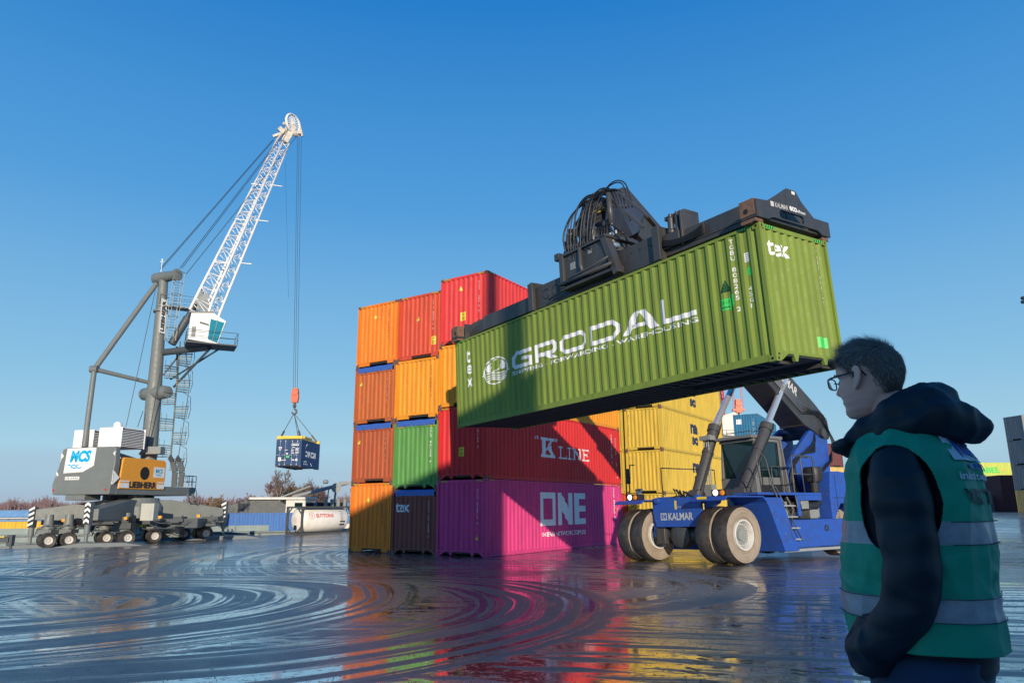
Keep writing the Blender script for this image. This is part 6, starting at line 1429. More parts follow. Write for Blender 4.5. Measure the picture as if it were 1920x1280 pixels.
# ------------------------------------------------------------ winter trees
def tree_mesh(name, seed, h, spread, levels=4, lean=0.0, trunk_r=.16, twig=.012, upw=.6, tb=.35):
    rnd = random.Random(seed); tr = MB(); cr = MB()
    def br(p, d, L, r, lv):
        n = 3; pts = [p]; q = p.copy(); dd = d.copy()
        for i in range(n):
            dd = (dd + V((rnd.uniform(-.16, .16), rnd.uniform(-.16, .16), rnd.uniform(-.02, .12)))).normalized(); q = q + dd*L/n; pts.append(q.copy())
        mbb = tr if lv <= 1 else cr
        mbb.tube(pts, [max(twig, r*(1-.55*i/n)) for i in range(n+1)], 6 if lv <= 1 else 3, cap=False)
        if lv >= levels: return
        k = [9, 6, 6, 5][min(lv, 3)] if lv else 10
        for i in range(k):
            t = rnd.uniform(.28 if lv == 0 else .15, 1.0) if lv else tb + (1-tb)*i/k
            f = t*n; a = int(min(n-1, f)); c = pts[a].lerp(pts[a+1], f-a)
            ax = V((rnd.gauss(0, 1), rnd.gauss(0, 1), rnd.gauss(0, .3))); ax = (ax - dd*ax.dot(dd)); ax.normalize()
            nd = (dd*upw + ax*spread*rnd.uniform(.6, 1.2) + V((0, 0, .25))).normalized()
            br(c, nd, L*rnd.uniform(.42, .62)*(1.15-.5*t if lv == 0 else 1), r*.42, lv+1)
    br(V((0, 0, 0)), V((lean, 0, 1)).normalized(), h, trunk_r, 0)
    return tr, cr
M_bark = paint('grey_bark', (.16, .13, .11), .9, dirt=.5); M_birch = paint('birch_bark', (.50, .46, .42), .8, dirt=.4)
M_twig = paint('brown_twigs', (.13, .085, .065), .9, dirt=.3); M_twp = paint('purple_twigs', (.15, .085, .085), .9, dirt=.3); M_two = paint('ochre_twigs', (.20, .125, .06), .9, dirt=.3)
def tree(name, label, u, y, h, seed, mt, mb_, spread=.75, z=-.9, **k):
    p = P3(u, 940, y); a, c = tree_mesh(name, seed, h*.72, spread, **k)
    t = thing(name, label, 'tree', Matrix.Translation((p.x, y, z)), 'bare trees on the far bank')
    a.build('trunk', mb_, t, fix=False); c.build('crown', mt, t, fix=False); return t
TS = [('birch_tree', 'tall pale birch, left one of the two on the far bank', 508, 250, 12.0, 1, M_twp, M_birch, .5), ('birch_tree', 'tallest pale birch with forked trunk, right one of the two', 519, 246, 14.6, 2, M_twig, M_birch, .5),
      ('bare_tree', 'first bushy brown tree right of the birches', 531, 262, 11.0, 3, M_twig, M_bark, .7), ('bare_tree', 'second bushy brown tree right of the birches', 541, 258, 11.0, 4, M_two, M_bark, .7), ('bare_tree', 'ochre brown tree in the middle of the far bank clump', 552, 255, 11.4, 5, M_two, M_bark, .7),
      ('bare_tree', 'thin brown tree just right of the clump middle', 562, 262, 10.6, 6, M_twig, M_bark, .7), ('bare_tree', 'purplish tree behind the lying ship mast', 573, 258, 10.6, 7, M_twp, M_bark, .75), ('bare_tree', 'broad brown tree near the right end of the clump', 583, 255, 11.8, 8, M_twig, M_bark, .8),
      ('bare_tree', 'reddish tree second from the right end of the clump', 594, 260, 11.2, 9, M_twp, M_bark, .8), ('bare_tree', 'low reddish tree at the right end of the clump', 602, 262, 9.0, 10, M_twp, M_bark, .8),
      ('bare_tree', 'round ochre tree behind the right arm of the crane', 404, 210, 6.8, 11, M_two, M_bark, .9), ('bare_tree', 'low ochre tree beside the round one', 418, 214, 5.6, 12, M_two, M_bark, .9), ('bare_tree', 'small ochre bush left of the round tree', 388, 212, 5.2, 13, M_two, M_bark, .9),
      ('bare_tree', 'hazy purple tree left of the birches', 470, 300, 8.5, 14, M_twp, M_bark, .8), ('bare_tree', 'hazy low tree between the round tree and the birches', 452, 300, 7.5, 15, M_twp, M_bark, .8), ('bare_tree', 'hazy tree directly left of the pale birches', 488, 296, 8.0, 16, M_twp, M_bark, .8)]
for n_, lb, u, y, h, sd0, mt, bk, sp in TS: tree(n_, lb, u, y, h, sd0, mt, bk, spread=sp, twig=.035 if y > 240 else .03, trunk_r=.20)
# far woodland that reads as one mass
rnd = random.Random(3); mb = MB()
for i in range(2600):
    u = rnd.uniform(-200, 660) if i % 5 else rnd.uniform(660, 2100); y = rnd.uniform(400, 520); p = P3(u, 945, y); h = rnd.uniform(4.5, 8.5)*(1+.35*math.sin(u*.021)+.2*math.sin(u*.09))
    for k in range(7):
        a = rnd.uniform(-1.6, 1.6); b = rnd.uniform(-.8, .8); z0 = rnd.uniform(0, h*.4)
        q0 = V((p.x+a*.5, y+b, -1+z0)); q1 = V((p.x+a*1.6, y+b, -1+min(h, z0+h*.6))); w_ = rnd.uniform(.10, .25)
        mb.add([q0+V((-w_, 0, 0)), q0+V((w_, .1, 0)), q1+V((w_*.3, .1, 0)), q1+V((-w_*.3, 0, 0))], [(0, 1, 2, 3)])
tag(mb.build('woodland', M_twp, fix=False), 'hazy purple brown winter woodland along the horizon', 'woodland', kind='stuff')
# dirt on the pavement
def crumbs():
    rnd = random.Random(21); mb = MB()
    for i in range(1500):
        u = rnd.uniform(0, 1920) if i % 3 else rnd.uniform(1200, 1650); v = 1090 + 190*rnd.random()**.55
        d = at(u, v, 5) - CAM; tt = (ground_z(0, 6) - CAM_H)/d.z; p = CAM + d*tt; p.z = ground_z(p.x, p.y)
        r = rnd.uniform(.003, .008)*(1.6 if rnd.random() < .08 else 1)
        a = rnd.uniform(0, 3); ps = [p+V((r*math.cos(a+k*1.57)*rnd.uniform(.7, 1.3), r*math.sin(a+k*1.57)*rnd.uniform(.7, 1.3), -.001)) for k in range(4)]; tp = p+V((0, 0, r*rnd.uniform(.5, .9)))
        mb.add(ps+[tp], [(0, 1, 4), (1, 2, 4), (2, 3, 4), (3, 0, 4)])
    tag(mb.build('mud_crumbs', plain('mud', (.030, .024, .018), .8), fix=False), 'small dark crumbs of mud scattered over the wet pavement', 'dirt', kind='stuff')
    mb = MB()
    for row, (x0, y0, ang) in enumerate(((1.25, 5.9, 1.15), (2.05, 5.3, 1.2))):
        dx, dy = math.cos(ang), math.sin(ang)
        for k in range(12):
            for s_ in (-1, 1):
                if rnd.random() < .45: continue
                cx, cy = x0+dx*k*.17-dy*s_*.11, y0+dy*k*.17+dx*s_*.11; z = ground_z(cx, cy); w_ = rnd.uniform(.03, .045); l_ = rnd.uniform(.07, .10); sk = ang+s_*.9
                ax, ay = math.cos(sk), math.sin(sk)
                P = [V((cx+ax*i*l_-ay*j*w_+rnd.uniform(-.008, .008), cy+ay*i*l_+ax*j*w_+rnd.uniform(-.008, .008), z-.001)) for i, j in ((-1,-1),(1,-1),(1,1),(-1,1))]
                c_ = V((cx, cy, z)); Q = [c_+(p-c_)*.75+V((0, 0, .005*rnd.uniform(.5, 1.2))) for p in P]
                mb.add(P+Q, [(4,5,6,7),(0,1,5,4),(1,2,6,5),(2,3,7,6),(3,0,4,7)])
    tag(mb.build('tread_marks', plain('wet_mud', (.035, .028, .022), .35), fix=False), 'rows of slanted mud blocks left by a tyre tread on the pavement', 'tyre marks', kind='stuff')
crumbs()



# ------------------------------------------------------------ stacks behind the camera that throw the shade
def cast(label, mat, o, ang, z, L=CL40, H=H8, **k):
    x = V((math.cos(ang), math.sin(ang), 0)); y = V((-math.sin(ang), math.cos(ang), 0))
    return container(label, mat, frame(V((o[0], o[1], z)), x, y), L=L, H=H, **k)
C_sh = cpaint('slate_blue', (0.05, 0.10, 0.20)); C_sh2 = cpaint('grey_blue', (0.16, 0.20, 0.24))
g0 = 0.43; SB = 'containers stacked behind the camera'
for k in range(5):
    z = g0 + k*(H8+.005) - .03
    # end-on column: x 1.75..4.19, front at y=-10.7
    cast('dark container in the tall stack behind the camera', [C_sh, C_sh2, C_rd1][k % 3], (4.74, -12.4-CL40), PI/2, z, group=SB)
    ang = math.atan2(4.9, 3.3)
    for j in range(2):
        o = (2.0 - (j+1)*12.25*math.cos(ang), -12.6 - (j+1)*12.25*math.sin(ang))
        # its front face looks to the right-hand front
        cast('dark container in the tall stack behind the camera', [C_sh2, C_sh, C_or3][(k+j) % 3], (o[0]+CW*math.sin(ang), o[1]-CW*math.cos(ang)), ang, z, group=SB)
for k in range(2):
    z = g0 + k*(H8+.005) - .03
    for j in range(2):
        cast('dark container in the low row behind the camera', [C_sh, C_sh2][(k+j) % 2], (4.55+j*12.3, -9.2-CW), 0, z, group=SB)
mb = MB(); mb.tube([(4.12, -12.05, 0.4), (4.12, -12.05, 27)], .27, 14); mb.box((3.5, -12.15, 27.0), (4.7, -11.95, 27.3))
tag(mb.build('light_mast', M_galv, smooth=False), 'tall steel light mast behind the camera', 'light mast')
# ------------------------------------------------------------ the man in the foreground
def mesh_obj(name, me, parent, mats, smooth=True):
    me.materials.clear()
    for m_ in (mats if isinstance(mats, (list, tuple)) else [mats]): me.materials.append(m_)
    if smooth: me.polygons.foreach_set('use_smooth', [True]*len(me.polygons))
    o = link(bpy.data.objects.new(name, me)); o.parent = parent; return o
def remeshed(mb, voxel, smooth_it=4):
    o = mb.build('tmp', M_black); r = o.modifiers.new('r', 'REMESH'); r.mode = 'VOXEL'; r.voxel_size = voxel
    s_ = o.modifiers.new('s', 'SMOOTH'); s_.iterations = smooth_it; s_.factor = .6
    bpy.context.view_layer.update(); dg = bpy.context.evaluated_depsgraph_get(); me = bpy.data.meshes.new_from_object(o.evaluated_get(dg))
    bpy.data.objects.remove(o); return me
def vnoise(p, sc, seed=0): return mnoise.noise(V((p[0]*sc+seed, p[1]*sc+seed*1.7, p[2]*sc-seed)))
def ridged(p, sx, sy, sz, seed):
    return 1 - abs(mnoise.noise(V((p[0]*sx+seed, p[1]*sy, p[2]*sz+seed)))*2)
PAZ = math.radians(-50); pf = V((math.sin(PAZ), math.cos(PAZ), 0)); prt = V((math.cos(PAZ), -math.sin(PAZ), 0))
PO = V((1.285, 2.376, 0.43)); PM = frame(PO, prt, pf) @ Matrix.Scale(1.04, 4)
M_face = None
def skin_mat():
    mt, t, b = _new('face_skin'); L = t.links.new
    tc = N(t, 'ShaderNodeTexCoord'); n = N(t, 'ShaderNodeTexNoise', inp={'Scale': 22, 'Detail': 6}); L(tc.outputs['Object'], n.inputs['Vector'])
    n2 = N(t, 'ShaderNodeTexNoise', inp={'Scale': 300, 'Detail': 3}); L(tc.outputs['Object'], n2.inputs['Vector'])
    m1 = N(t, 'ShaderNodeMix', data_type='RGBA'); m1.inputs[6].default_value = (.88, .47, .34, 1); m1.inputs[7].default_value = (.78, .35, .26, 1); L(n.outputs[0], m1.inputs[0]); L(m1.outputs[2], b.inputs['Base Color'])
    b.inputs['Roughness'].default_value = .48; b.inputs['Subsurface Weight'].default_value = .12; b.inputs['Subsurface Radius'].default_value = (.02, .008, .004); b.inputs['Subsurface Scale'].default_value = .3
    bp = N(t, 'ShaderNodeBump', inp={'Strength': .12, 'Distance': .001}); L(n2.outputs[0], bp.inputs['Height']); L(bp.outputs[0], b.inputs['Normal'])
    return mt
def cloth(name, col, rough=.8, weave=900, sheen=.2, var=.25):
    mt, t, b = _new(name); L = t.links.new
    tc = N(t, 'ShaderNodeTexCoord'); n = N(t, 'ShaderNodeTexNoise', inp={'Scale': 7, 'Detail': 5}); L(tc.outputs['Object'], n.inputs['Vector'])
    n2 = N(t, 'ShaderNodeTexNoise', inp={'Scale': weave, 'Detail': 2}); L(tc.outputs['Object'], n2.inputs['Vector'])
    m1 = N(t, 'ShaderNodeMix', data_type='RGBA'); m1.inputs[6].default_value = (*[c*(1-var) for c in col], 1); m1.inputs[7].default_value = (*[min(1, c*(1+var)) for c in col], 1); L(n.outputs[0], m1.inputs[0]); L(m1.outputs[2], b.inputs['Base Color'])
    b.inputs['Roughness'].default_value = rough; b.inputs['Sheen Weight'].default_value = sheen
    bp = N(t, 'ShaderNodeBump', inp={'Strength': .25, 'Distance': .0008}); L(n2.outputs[0], bp.inputs['Height']); L(bp.outputs[0], b.inputs['Normal'])
    return mt
M_skinf = skin_mat(); M_hair = plain('hair_brown', (.20, .14, .105), .6); M_hairb = plain('hair_base', (.11, .078, .06), .8)
M_jack = cloth('jacket_navy', (.0035, .007, .013), .6, sheen=.0); M_jean = cloth('jeans_dark_blue', (.010, .030, .075), .85, weave=1500)
M_vest = cloth('vest_green', (.0, .30, .165), .65, weave=700, sheen=.0, var=.12); M_band = paint('reflective_band', (.36, .33, .34), .35, dirt=.5, streak=False, scale=8)
# head ---------------------------------------------------------
def interp(tab, z):
    if z <= tab[0][0]: return tab[0][1]
    for (a, x), (b, y) in zip(tab, tab[1:]):
        if z <= b: t = (z-a)/(b-a); t = t*t*(3-2*t)*.5 + t*.5; return x + (y-x)*t
    return tab[-1][1]
FR = [(0, .052), (.008, .078), (.022, .086), (.042, .082), (.056, .086), (.066, .084), (.074, .088), (.086, .088), (.11, .087), (.128, .082), (.143, .090), (.165, .090), (.19, .080), (.212, .056), (.228, .028), (.236, 0)]
BK = [(0, -.012), (.02, -.040), (.05, -.064), (.08, -.082), (.11, -.096), (.14, -.103), (.17, -.098), (.20, -.078), (.222, -.045), (.236, 0)]
WD = [(0, .026), (.012, .040), (.03, .051), (.055, .060), (.08, .066), (.11, .071), (.14, .0745), (.165, .0745), (.19, .066), (.212, .048), (.228, .026), (.236, 0)]
def head_pt(th, z):
    w_, f_, b_ = interp(WD, z), interp(FR, z), interp(BK, z); c = (f_+b_)/2; h = (f_-b_)/2
    s, k = math.sin(th), math.cos(th); e = .86
    x = w_*math.copysign(abs(s)**e, s); y = c + h*math.copysign(abs(k)**e, k)
    if k > 0:
        g = lambda a, q: math.exp(-(a/q)**2)
        # nose: bridge to tip
        nz = interp([(.076, 0), (.084, .016), (.092, .028), (.100, .026), (.115, .017), (.130, .009), (.14, .003), (.15, 0)], z)
        y += nz*g(x, .0125 if z > .1 else .016)
        y += .006*g(x, .022)*(g(z-.058, .006) + 1.0*g(z-.072, .006)) - .003*g(x, .024)*g(z-.065, .003)
        y -= .012*(g(x-.032, .014)+g(x+.032, .014))*g(z-.126, .011)
        y += .004*(g(x-.030, .022)+g(x+.030, .022))*g(z-.145, .007)
        y += .005*(g(x-.045, .018)+g(x+.045, .018))*g(z-.105, .016)
    return V((x, y, z))
HS_ = 1.0
HC = V((-.015, .065, 1.612))           # chin-level origin in body space
HM = Matrix.Translation(HC) @ Matrix.Rotation(math.radians(-14), 4, 'Z') @ Matrix.Rotation(math.radians(-4), 4, 'X') @ Matrix.Scale(1.045, 4)
mb = MB(); rows = []; nz = 60; nt_ = 72
for i in range(nz+1):
    z = .236*(i/nz); z = min(z, .2358); rows.append([head_pt(2*PI*j/nt_, z) for j in range(nt_+1)])
hd_mb = MB(); hd_mb.sheet([r[:-1]+[r[0]] for r in rows]); hd_mb.f.append(tuple(range(nt_))[::-1]); hd_mb.m.append(0)
hd_mb.v = [tuple(HM @ V(p)) for p in hd_mb.v]
# neck, shoulders, trunk, legs as the continuous body under the clothes
body = MB()
def loft(mb, rings, n=28, cap=True):
    """rings: (centre, halfx, halfy, yaw)"""
    rr_ = []
    for c, hx, hy, *e in rings:
        rr_.append([V(c)+V((hx*math.cos(2*PI*k/n), hy*math.sin(2*PI*k/n), 0)) for k in range(n)])
    base = len(mb.v)
    for r in rr_: mb.v += [tuple(p) for p in r]
    for i in range(len(rr_)-1):
        for k in range(n):
            k2 = (k+1) % n; mb.f.append((base+i*n+k, base+i*n+k2, base+(i+1)*n+k2, base+(i+1)*n+k)); mb.m.append(0)
    if cap: mb.f.append(tuple(base+k for k in range(n))[::-1]); mb.f.append(tuple(base+(len(rr_)-1)*n+k for k in range(n))); mb.m += [0, 0]
loft(body, [((0, 0, .80), .15, .12), ((0, 0, .95), .155, .13), ((0, .01, 1.15), .15, .125), ((0, .0, 1.35), .165, .125), ((0, -.01, 1.47), .15, .10), ((0, 0, 1.53), .10, .08), ((-.003, .005, 1.56), .064, .066), ((-.008, .02, 1.62), .060, .062), ((-.012, .040, 1.68), .060, .060), ((-.012, .048, 1.72), .055, .055)])
for s in (-1, 1):
    loft(body, [((s*.10, -.01, .08), .04, .05), ((s*.10, -.01, .30), .052, .058), ((s*.10, 0, .48), .055, .06), ((s*.095, 0, .70), .078, .08), ((s*.085, 0, .90), .092, .10)])
    body.tube([V((s*.14, 0, 1.45)), V((s*.19, -.02, 1.30)), V((s*.215, -.025, 1.12)), V((s*.205, .02, 1.01)), V((s*.19, .07, .955))], [.050, .05, .043, .036, .028], 14)
    # hand resting in the pocket: palm, four fingers, thumb
    body.tube([V((s*.205, .07, .955)), V((s*.19, .08, .94)), V((s*.18, .09, .925))], [.028, .040, .036], 12)
    for k in range(4): body.tube([V((s*(.19-.012*k), .095-.004*k, .925-.006*k)), V((s*(.182-.012*k), .11-.004*k, .90-.008*k)), V((s*(.178-.012*k), .112, .875-.006*k))], [.009, .0085, .007], 8)
    body.tube([V((s*.18, .08, .95)), V((s*.165, .095, .94)), V((s*.155, .105, .92))], [.012, .010, .008], 8)
    body.tube([V((s*.10, -.06, .06)), V((s*.10, .02, .05)), V((s*.105, .14, .035))], [.035, .04, .03], 12)
# ears
ear = MB()
for s in (-1, 1):
    ex = s*.0755
    ptsE = [(ex-s*.004, .012, .092), (ex+s*.001, .004, .088), (ex+s*.006, -.006, .096), (ex+s*.012, -.018, .112), (ex+s*.016, -.024, .130), (ex+s*.016, -.020, .146), (ex+s*.011, -.008, .152), (ex+s*.005, .004, .146), (ex, .008, .132)]
    ear.tube([HM @ V(p) for p in ptsE], [.0045, .006, .0062, .0055, .0048, .0046, .0044, .004, .003], 10)
    ear.tube([HM @ V(p) for p in ((ex+s*.004, .002, .100), (ex+s*.006, -.006, .116), (ex+s*.009, -.010, .134), (ex+s*.007, -.003, .144))], [.006, .0085, .0075, .004], 10)
    ear.tube([HM @ V(p) for p in ((ex+s*.003, .006, .118), (ex+s*.002, .007, .110))], [.004, .004], 8)
whole = MB(); 
for q in (body, ear): whole.add(q.v, q.f)
whole.add(hd_mb.v, hd_mb.f)
bme = remeshed(whole, .0042, 2)
man = mesh_obj('person', bme, None, M_skinf); man.matrix_world = PM
tag(man, 'man in a green visitor vest over a dark hooded jacket, seen from behind with glasses', 'person')
# hair: base cap and combed strands
def scalp(th, z):
    a = abs((th+PI) % (2*PI) - PI)      # 0 = front
    if a < .55: zl = .196 - .010*(a/.55)
    elif a < 1.15: zl = .186 - .022*(a-.55)/.6
    elif a < 1.50: zl = .164 - .050*(a-1.15)/.35
    elif a < 1.95: zl = .118 + .035*math.sin((a-1.5)/.45*PI)
    else: zl = .118 - .065*min(1, (a-1.95)/.7)
    return z > zl, zl
mb = MB(); rows = []
cap_pts = []
nt2 = 90
for j in range(nt2+1):
    th = 2*PI*j/nt2 - PI; zl = scalp(th, 0)[1]; col = []
    for i in range(22):
        z = zl + (.2345-zl)*(i/21); p = head_pt(th, z); nrm = V((p.x, p.y, (z-.12)*.9)).normalized(); top_ = smooth(z, .15, .22)
        col.append(p + nrm*(.0015 + .0055*min(1, i/3) + .005*top_))
    rows.append(col)
mb.sheet(rows); mb.v = [tuple(HM @ V(p)) for p in mb.v]
capo = mb.build('hair', M_hairb, man, smooth=True)
rnd = random.Random(12); hs_ = MB()
for q in range(15000):
    th = rnd.uniform(-PI, PI); z = .05 + .186*rnd.random()**.75
    ok, zl = scalp(th, z)
    if not ok:
        if z < zl-.012 or rnd.random() > .25: continue
    p = head_pt(th, z); n_ = V((p.x, p.y, (z-.12)*.9)).normalized(); top_ = smooth(z, .16, .215); fr = max(0, math.cos(th))
    down = V((0, -.25, -1)); fwd = V((0.25*math.sin(th*3), 1.0, .15)); dr = (down*(1-top_) + fwd*top_); dr = (dr - n_*dr.dot(n_)*.9).normalized()
    lift = .22 + .25*top_ + (.9*top_ if (fr > .6 and z < .222) else 0) + rnd.uniform(-.08, .15)
    dr = (dr + n_*lift + V((rnd.gauss(0, .2), rnd.gauss(0, .2), rnd.gauss(0, .16)))).normalized()
    L_ = (.010 + .022*top_)*rnd.uniform(.6, 1.6) + (.004 if z > .1 else 0)
    a = p + n_*(.003+.008*top_*.6); b = a + dr*L_*.55; c = b + (dr - n_*.35*(1-fr*.6)).normalized()*L_*.5
    sd_ = dr.cross(n_).normalized()*rnd.uniform(.0004, .0008)
    hs_.add([HM @ (a-sd_), HM @ (a+sd_), HM @ (b+sd_*.8), HM @ (b-sd_*.8), HM @ c], [(0, 1, 2, 3), (3, 2, 4)], rnd.choice((0, 0, 0, 1)))
hs_.build('hair_strands', [M_hair, plain('hair_lighter', (.45, .36, .30), .55)], capo, fix=False)
# eyebrows and eyes
mb = MB()
for s in (-1, 1):
    for k in range(60):
        x = s*(.016+.034*k/60); p = head_pt(math.asin(max(-.99, min(.99, x/.0745)))*1.0, .143+.004*math.sin(k/60*PI)); p.y += .002; e_ = p+V((s*.006, .001, .0015)); mb.add([HM @ (p+V((0, 0, -.001))), HM @ (p+V((0, 0, .001))), HM @ e_], [(0, 1, 2)])
mb.build('eyebrows', M_hair, man, fix=False)
mb = MB()
for s in (-1, 1):
    c = V((s*.031, .066, .127)); 
    mb.lathe(HM @ c, (HM.to_3x3() @ V((0, 1, 0))), [(-.012, .001), (-.008, .009), (0, .012), (.008, .009), (.0105, .0055)], 20, mi=0); mb.lathe(HM @ c, (HM.to_3x3() @ V((0, 1, 0))), [(.0105, .0055), (.012, .001)], 20, mi=1)
mb.build('eyes', [plain('eye_white', (.7, .66, .62), .2), plain('iris', (.03, .05, .06), .15)], man, smooth=True)
# glasses
mb = MB(); M_gf = plain('glasses_frame', (.008, .008, .009), .35)
for s in (-1, 1):
    fr_ = []
    for k in range(20):
        a = 2*PI*k/20; ca, sa = math.cos(a), math.sin(a); fr_.append(V((s*.034+.025*math.copysign(abs(ca)**.6, ca), .103-.10*(abs(s*.034+.025*ca)-.01)**2*6, .121+.0175*math.copysign(abs(sa)**.6, sa))))
    fr_.append(fr_[0]); fr_.append(fr_[1]); mb.tube([HM @ p for p in fr_], .0022, 6)
    mb.tube([HM @ V(p) for p in ((s*.059, .096, .133), (s*.070, .085, .134), (s*.0775, .05, .135), (s*.0795, .0, .137), (s*.080, -.022, .136), (s*.079, -.034, .118))], [.0032, .0034, .0028, .0024, .0024, .0026], 6)
mb.tube([HM @ V(p) for p in ((-.010, .103, .127), (0, .1145, .130), (.010, .103, .127))], .002, 6)
gls = mb.build('glasses', M_gf, man, smooth=True)
mb = MB()
for s in (-1, 1):
    pts = []
    for k in range(20):
        a = 2*PI*k/20; ca, sa = math.cos(a), math.sin(a); pts.append(HM @ V((s*.034+.024*math.copysign(abs(ca)**.6, ca), .103-.10*(abs(s*.034+.024*ca)-.01)**2*6, .121+.0165*math.copysign(abs(sa)**.6, sa))))
    n0 = len(mb.v); mb.add(pts, [tuple(range(20))])
lens_mat, lt, lb_ = _new('lens'); lb_.inputs['Transmission Weight'].default_value = 1; lb_.inputs['Roughness'].default_value = .02; lb_.inputs['IOR'].default_value = 1.02; lb_.inputs['Base Color'].default_value = (.9, .95, .97, 1)
mb.build('lenses', lens_mat, gls, fix=False)
# torso surface shared by jacket and vest
TW = [(0.86, 0.1775), (0.93, 0.1865), (1.05, 0.1911), (1.2, 0.1884), (1.33, 0.1929), (1.43, 0.1956), (1.5, 0.1775), (1.55, 0.1411), (1.59, 0.1001)]
TD = [(0.86, 0.1683), (0.93, 0.1793), (1.05, 0.1838), (1.2, 0.1802), (1.33, 0.1729), (1.43, 0.1565), (1.5, 0.1292), (1.55, 0.1019), (1.59, 0.0819)]
TC = [(.86, .0), (1.05, .012), (1.20, .0), (1.35, -.012), (1.45, -.012), (1.59, 0)]
def torso(th, z, off=0.0):
    w_, d_, c = interp(TW, z)+off, interp(TD, z)+off, interp(TC, z); e = .80
    s, k = math.sin(th), math.cos(th)
    return V((w_*math.copysign(abs(s)**e, s), c + d_*math.copysign(abs(k)**e, k), z))
jk = MB(); rows = []
zs = [.86+.73*i/30 for i in range(31)]
nn_ = 60; base = 0
jk.v = [tuple(torso(2*PI*k/nn_, z, -.004)) for z in zs for k in range(nn_)]
for i in range(30):
    for k in range(nn_): k2 = (k+1) % nn_; jk.f.append((i*nn_+k, i*nn_+k2, (i+1)*nn_+k2, (i+1)*nn_+k)); jk.m.append(0)
jk.f.append(tuple(range(nn_))[::-1]); jk.f.append(tuple(30*nn_+k for k in range(nn_))); jk.m += [0, 0]
for s in (-1, 1):
    jk.tube([V((s*.12, -.005, 1.48)), V((s*.165, -.01, 1.445)), V((s*.195, -.015, 1.38)), V((s*.212, -.022, 1.28)), V((s*.220, -.030, 1.18)), V((s*.222, -.020, 1.10)), V((s*.216, .005, 1.04)), V((s*.205, .050, .985)), V((s*.192, .085, .945))], [.060, .075, .081, .078, .075, .073, .069, .064, .058], 24)
    jk.tube([V((s*.20, .095, .942)), V((s*.195, .11, .935))], [.062, .058], 20)
    jk.tube([V((s*.15, .09, 1.02)), V((s*.165, .115, .93)), V((s*.15, .12, .87))], [.05, .078, .062], 14)
# stand-up collar and thrown-back hood
hl_ = [(-.05, .150, 1.50), (-.09, .105, 1.535), (-.105, .035, 1.58), (-.105, -.03, 1.615), (-.08, -.09, 1.635), (0, -.12, 1.64), (.08, -.09, 1.635), (.105, -.03, 1.615), (.105, .035, 1.58), (.09, .105, 1.535), (.05, .150, 1.50)]
jk.tube([V(p) for p in hl_], [.030, .040, .048, .055, .060, .062, .060, .055, .048, .040, .030], 16)
h2_ = [(-.115, .03, 1.545), (-.12, -.05, 1.57), (-.10, -.115, 1.585), (-.04, -.155, 1.58), (.04, -.155, 1.58), (.10, -.115, 1.585), (.12, -.05, 1.57), (.115, .03, 1.545)]
jk.tube([V(p) for p in h2_], [.038, .050, .058, .064, .064, .058, .050, .038], 16)
jk.tube([V((-.05, -.175, 1.56)), V((0, -.195, 1.555)), V((.05, -.175, 1.56))], [.042, .047, .042], 14)
jk.tube([V((-.04, .155, 1.50)), V((-.115, .165, 1.515)), V((-.150, .13, 1.53))], [.012, .022, .018], 10)
jme = remeshed(jk, .009, 5)
for v in jme.vertices:
    p = v.co; n = V((p.x, p.y, 0)).normalized() if p.z < 1.5 else V((p.x, p.y+.02, p.z-1.5)).normalized()
    a = .008*vnoise(p, 9, 3) + .004*ridged(p, 8, 8, 16, 5)
    if abs(p.x) > .19 and p.z < 1.43: a += .0035*math.sin(p.z*62+3*vnoise(p, 4, 1)) + .006*ridged(p, 5, 5, 12, 7) - .003
    if p.z > 1.5: a += .010*ridged(p, 14, 10, 10, 9) - .004 + .006*vnoise(p, 22, 4)
    v.co = p + n*a
jacket = mesh_obj('jacket', jme, man, M_jack)
# vest
nzv = 190; nv = 330; zlo, zhi = .935, 1.575
def vest_pt(th, z, extra=0.0):
    p = torso(th, z, .021+extra); n = V((p.x, p.y, 0)).normalized()
    f = smooth(z, zlo, 1.3); back = max(0, -math.cos(th))
    a = .012*vnoise(p, 5, 11) + .013*(ridged(p, 11, 11, 2.6, 2)-.5) + .008*(ridged(p, 5, 5, 14, 8)-.5)*(1-abs(2*f-1)) + .004*vnoise(p, 24, 5) + .010*back*(1-f)
    a += .006*math.exp(-((z-1.46)/.05)**2)
    return p + n*max(-.006, a)
vb = MB(); vz = [zlo + (zhi-zlo)*i/nzv for i in range(nzv+1)]
def vsnap(th, z):
    a = abs((th+PI) % (2*PI) - PI); da, dz = (a-PI/2)/.52, (z-1.355)/.152; e_ = da*da+dz*dz
    if .86 < e_ < 1.0:
        f_ = 1/math.sqrt(e_); na = PI/2 + da*f_*.52; th = na if ((th+PI) % (2*PI) - PI) > 0 else -na; z = 1.355 + dz*f_*.152
    return vest_pt(th, z)
rows = [[vsnap(2*PI*k/nv, z) for k in range(nv)] for z in vz]
vb.v = [tuple(p) for r in rows for p in r]
for i in range(nzv):
    zc = (vz[i]+vz[i+1])/2
    for k in range(nv):
        k2 = (k+1) % nv; th = (2*PI*(k+.5)/nv); a = abs((th+PI) % (2*PI) - PI); s = math.sin(th)
        if ((a-PI/2)/.52)**2 + ((zc-1.355)/.152)**2 < 1: continue
        if a < .02: continue
        mi = 1 if (1.226 < zc < 1.288 or 1.02 < zc < 1.082) else 0
        vb.f.append((i*nv+k, i*nv+k2, (i+1)*nv+k2, (i+1)*nv+k)); vb.m.append(mi)
vo = vb.build('vest', [M_vest, M_band], man, smooth=True, fix=False)
sol = vo.modifiers.new('solid', 'SOLIDIFY'); sol.thickness = .004; sol.offset = 1
d = Decal(); d.text('VISITOR', -.125, 1.335, w=.25, h=.045, mi=1, bold=.03)
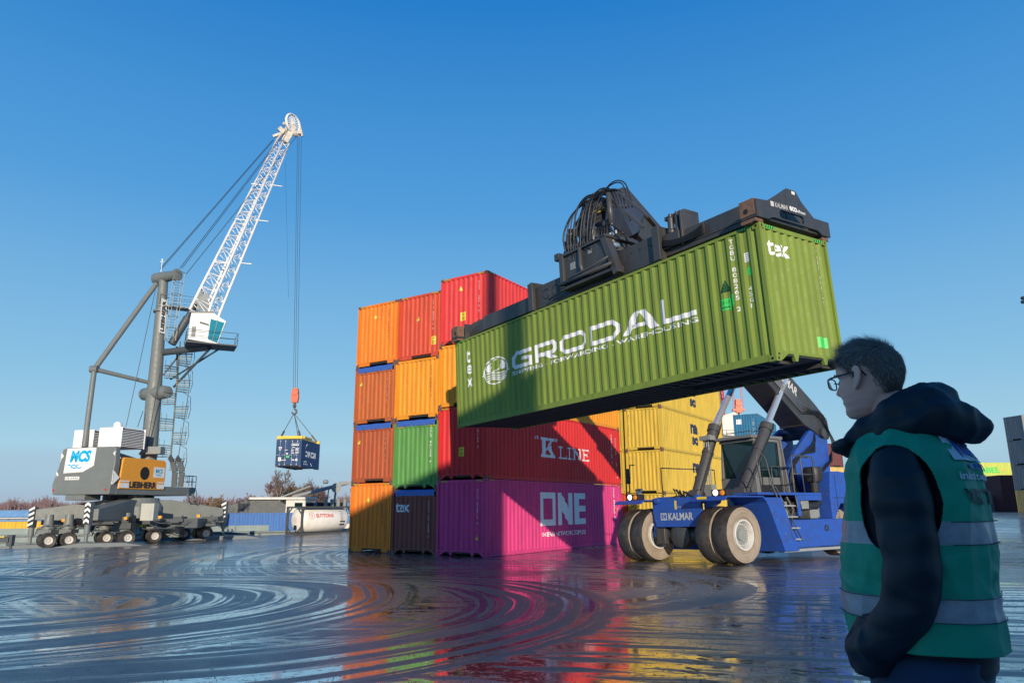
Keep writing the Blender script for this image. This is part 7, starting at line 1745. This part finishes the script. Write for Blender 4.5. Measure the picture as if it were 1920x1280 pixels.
d.rect(-.12, 1.46, .24, .075, 0); d.text('MCS', -.08, 1.468, w=.15, h=.055, mi=2, bold=.04); d.text('inland terminals', -.12, 1.405, w=.24, h=.022, mi=0, bold=.03); d.text('MEPPEL', -.07, 1.435, w=.14, h=.018, mi=2, bold=.02)
def on_back(s_, h, q):
    # arc length on the back of the vest
    return vest_pt(PI - s_/.18, h, .0065)
v, fc, mi = lay(d, [k*.012-.14 for k in range(24)], None, on_back, 0)
me = MB(); me.v = v; me.f = fc; me.m = mi; me.build('lettering', [plain('print_white', (.6, .62, .66), .6), plain('print_black', (.01, .02, .02), .6), plain('print_blue', (.02, .12, .45), .6)], vo, fix=False)
for nm_ in ('x',):
    sm = MB()
    for z in (1.226, 1.288, 1.02, 1.082):
        for q in range(2): sm.tube([vest_pt(2*PI*k/80, z, .006) for k in range(2, 79)] if z < 1.15 else [vest_pt(th, z, .006) for th in [PI/2+.6+k*(PI-1.2)/30 for k in range(31)]], .0012, 4)
    sm.build('band_stitching', plain('stitch_grey', (.12, .13, .13), .7), vo)
# trousers and shoes
tr = MB(); loft(tr, [((0, 0, .80), .17, .15), ((0, 0, .86), .172, .15), ((0, 0, .95), .165, .145), ((0, 0, 1.0), .155, .13)])
for s in (-1, 1): loft(tr, [((s*.10, -.01, .06), .075, .085), ((s*.10, -.01, .10), .072, .080), ((s*.10, -.005, .30), .075, .082), ((s*.10, 0, .50), .082, .09), ((s*.10, 0, .68), .098, .11), ((s*.095, 0, .83), .112, .145), ((s*.09, 0, .92), .10, .15)])
tme = remeshed(tr, .011, 4)
for v in tme.vertices:
    p = v.co; n = V((p.x - math.copysign(.1, p.x)*(p.z < .8), p.y, 0)).normalized(); v.co = p + n*(.006*ridged(p, 6, 6, 18, 4)-.003 + .006*vnoise(p, 8, 2))
mesh_obj('trousers', tme, man, M_jean)
sh = MB()
for s in (-1, 1): sh.tube([V((s*.10, -.09, .055)), V((s*.10, -.04, .065)), V((s*.10, .03, .07)), V((s*.105, .10, .055)), V((s*.108, .17, .042))], [.045, .052, .055, .050, .034], 16); sh.box((s*.105-.05, -.13, 0), (s*.105+.05, .20, .022))
sme = remeshed(sh, .008, 3); mesh_obj('shoes', sme, man, plain('shoe_black', (.015, .015, .016), .5))
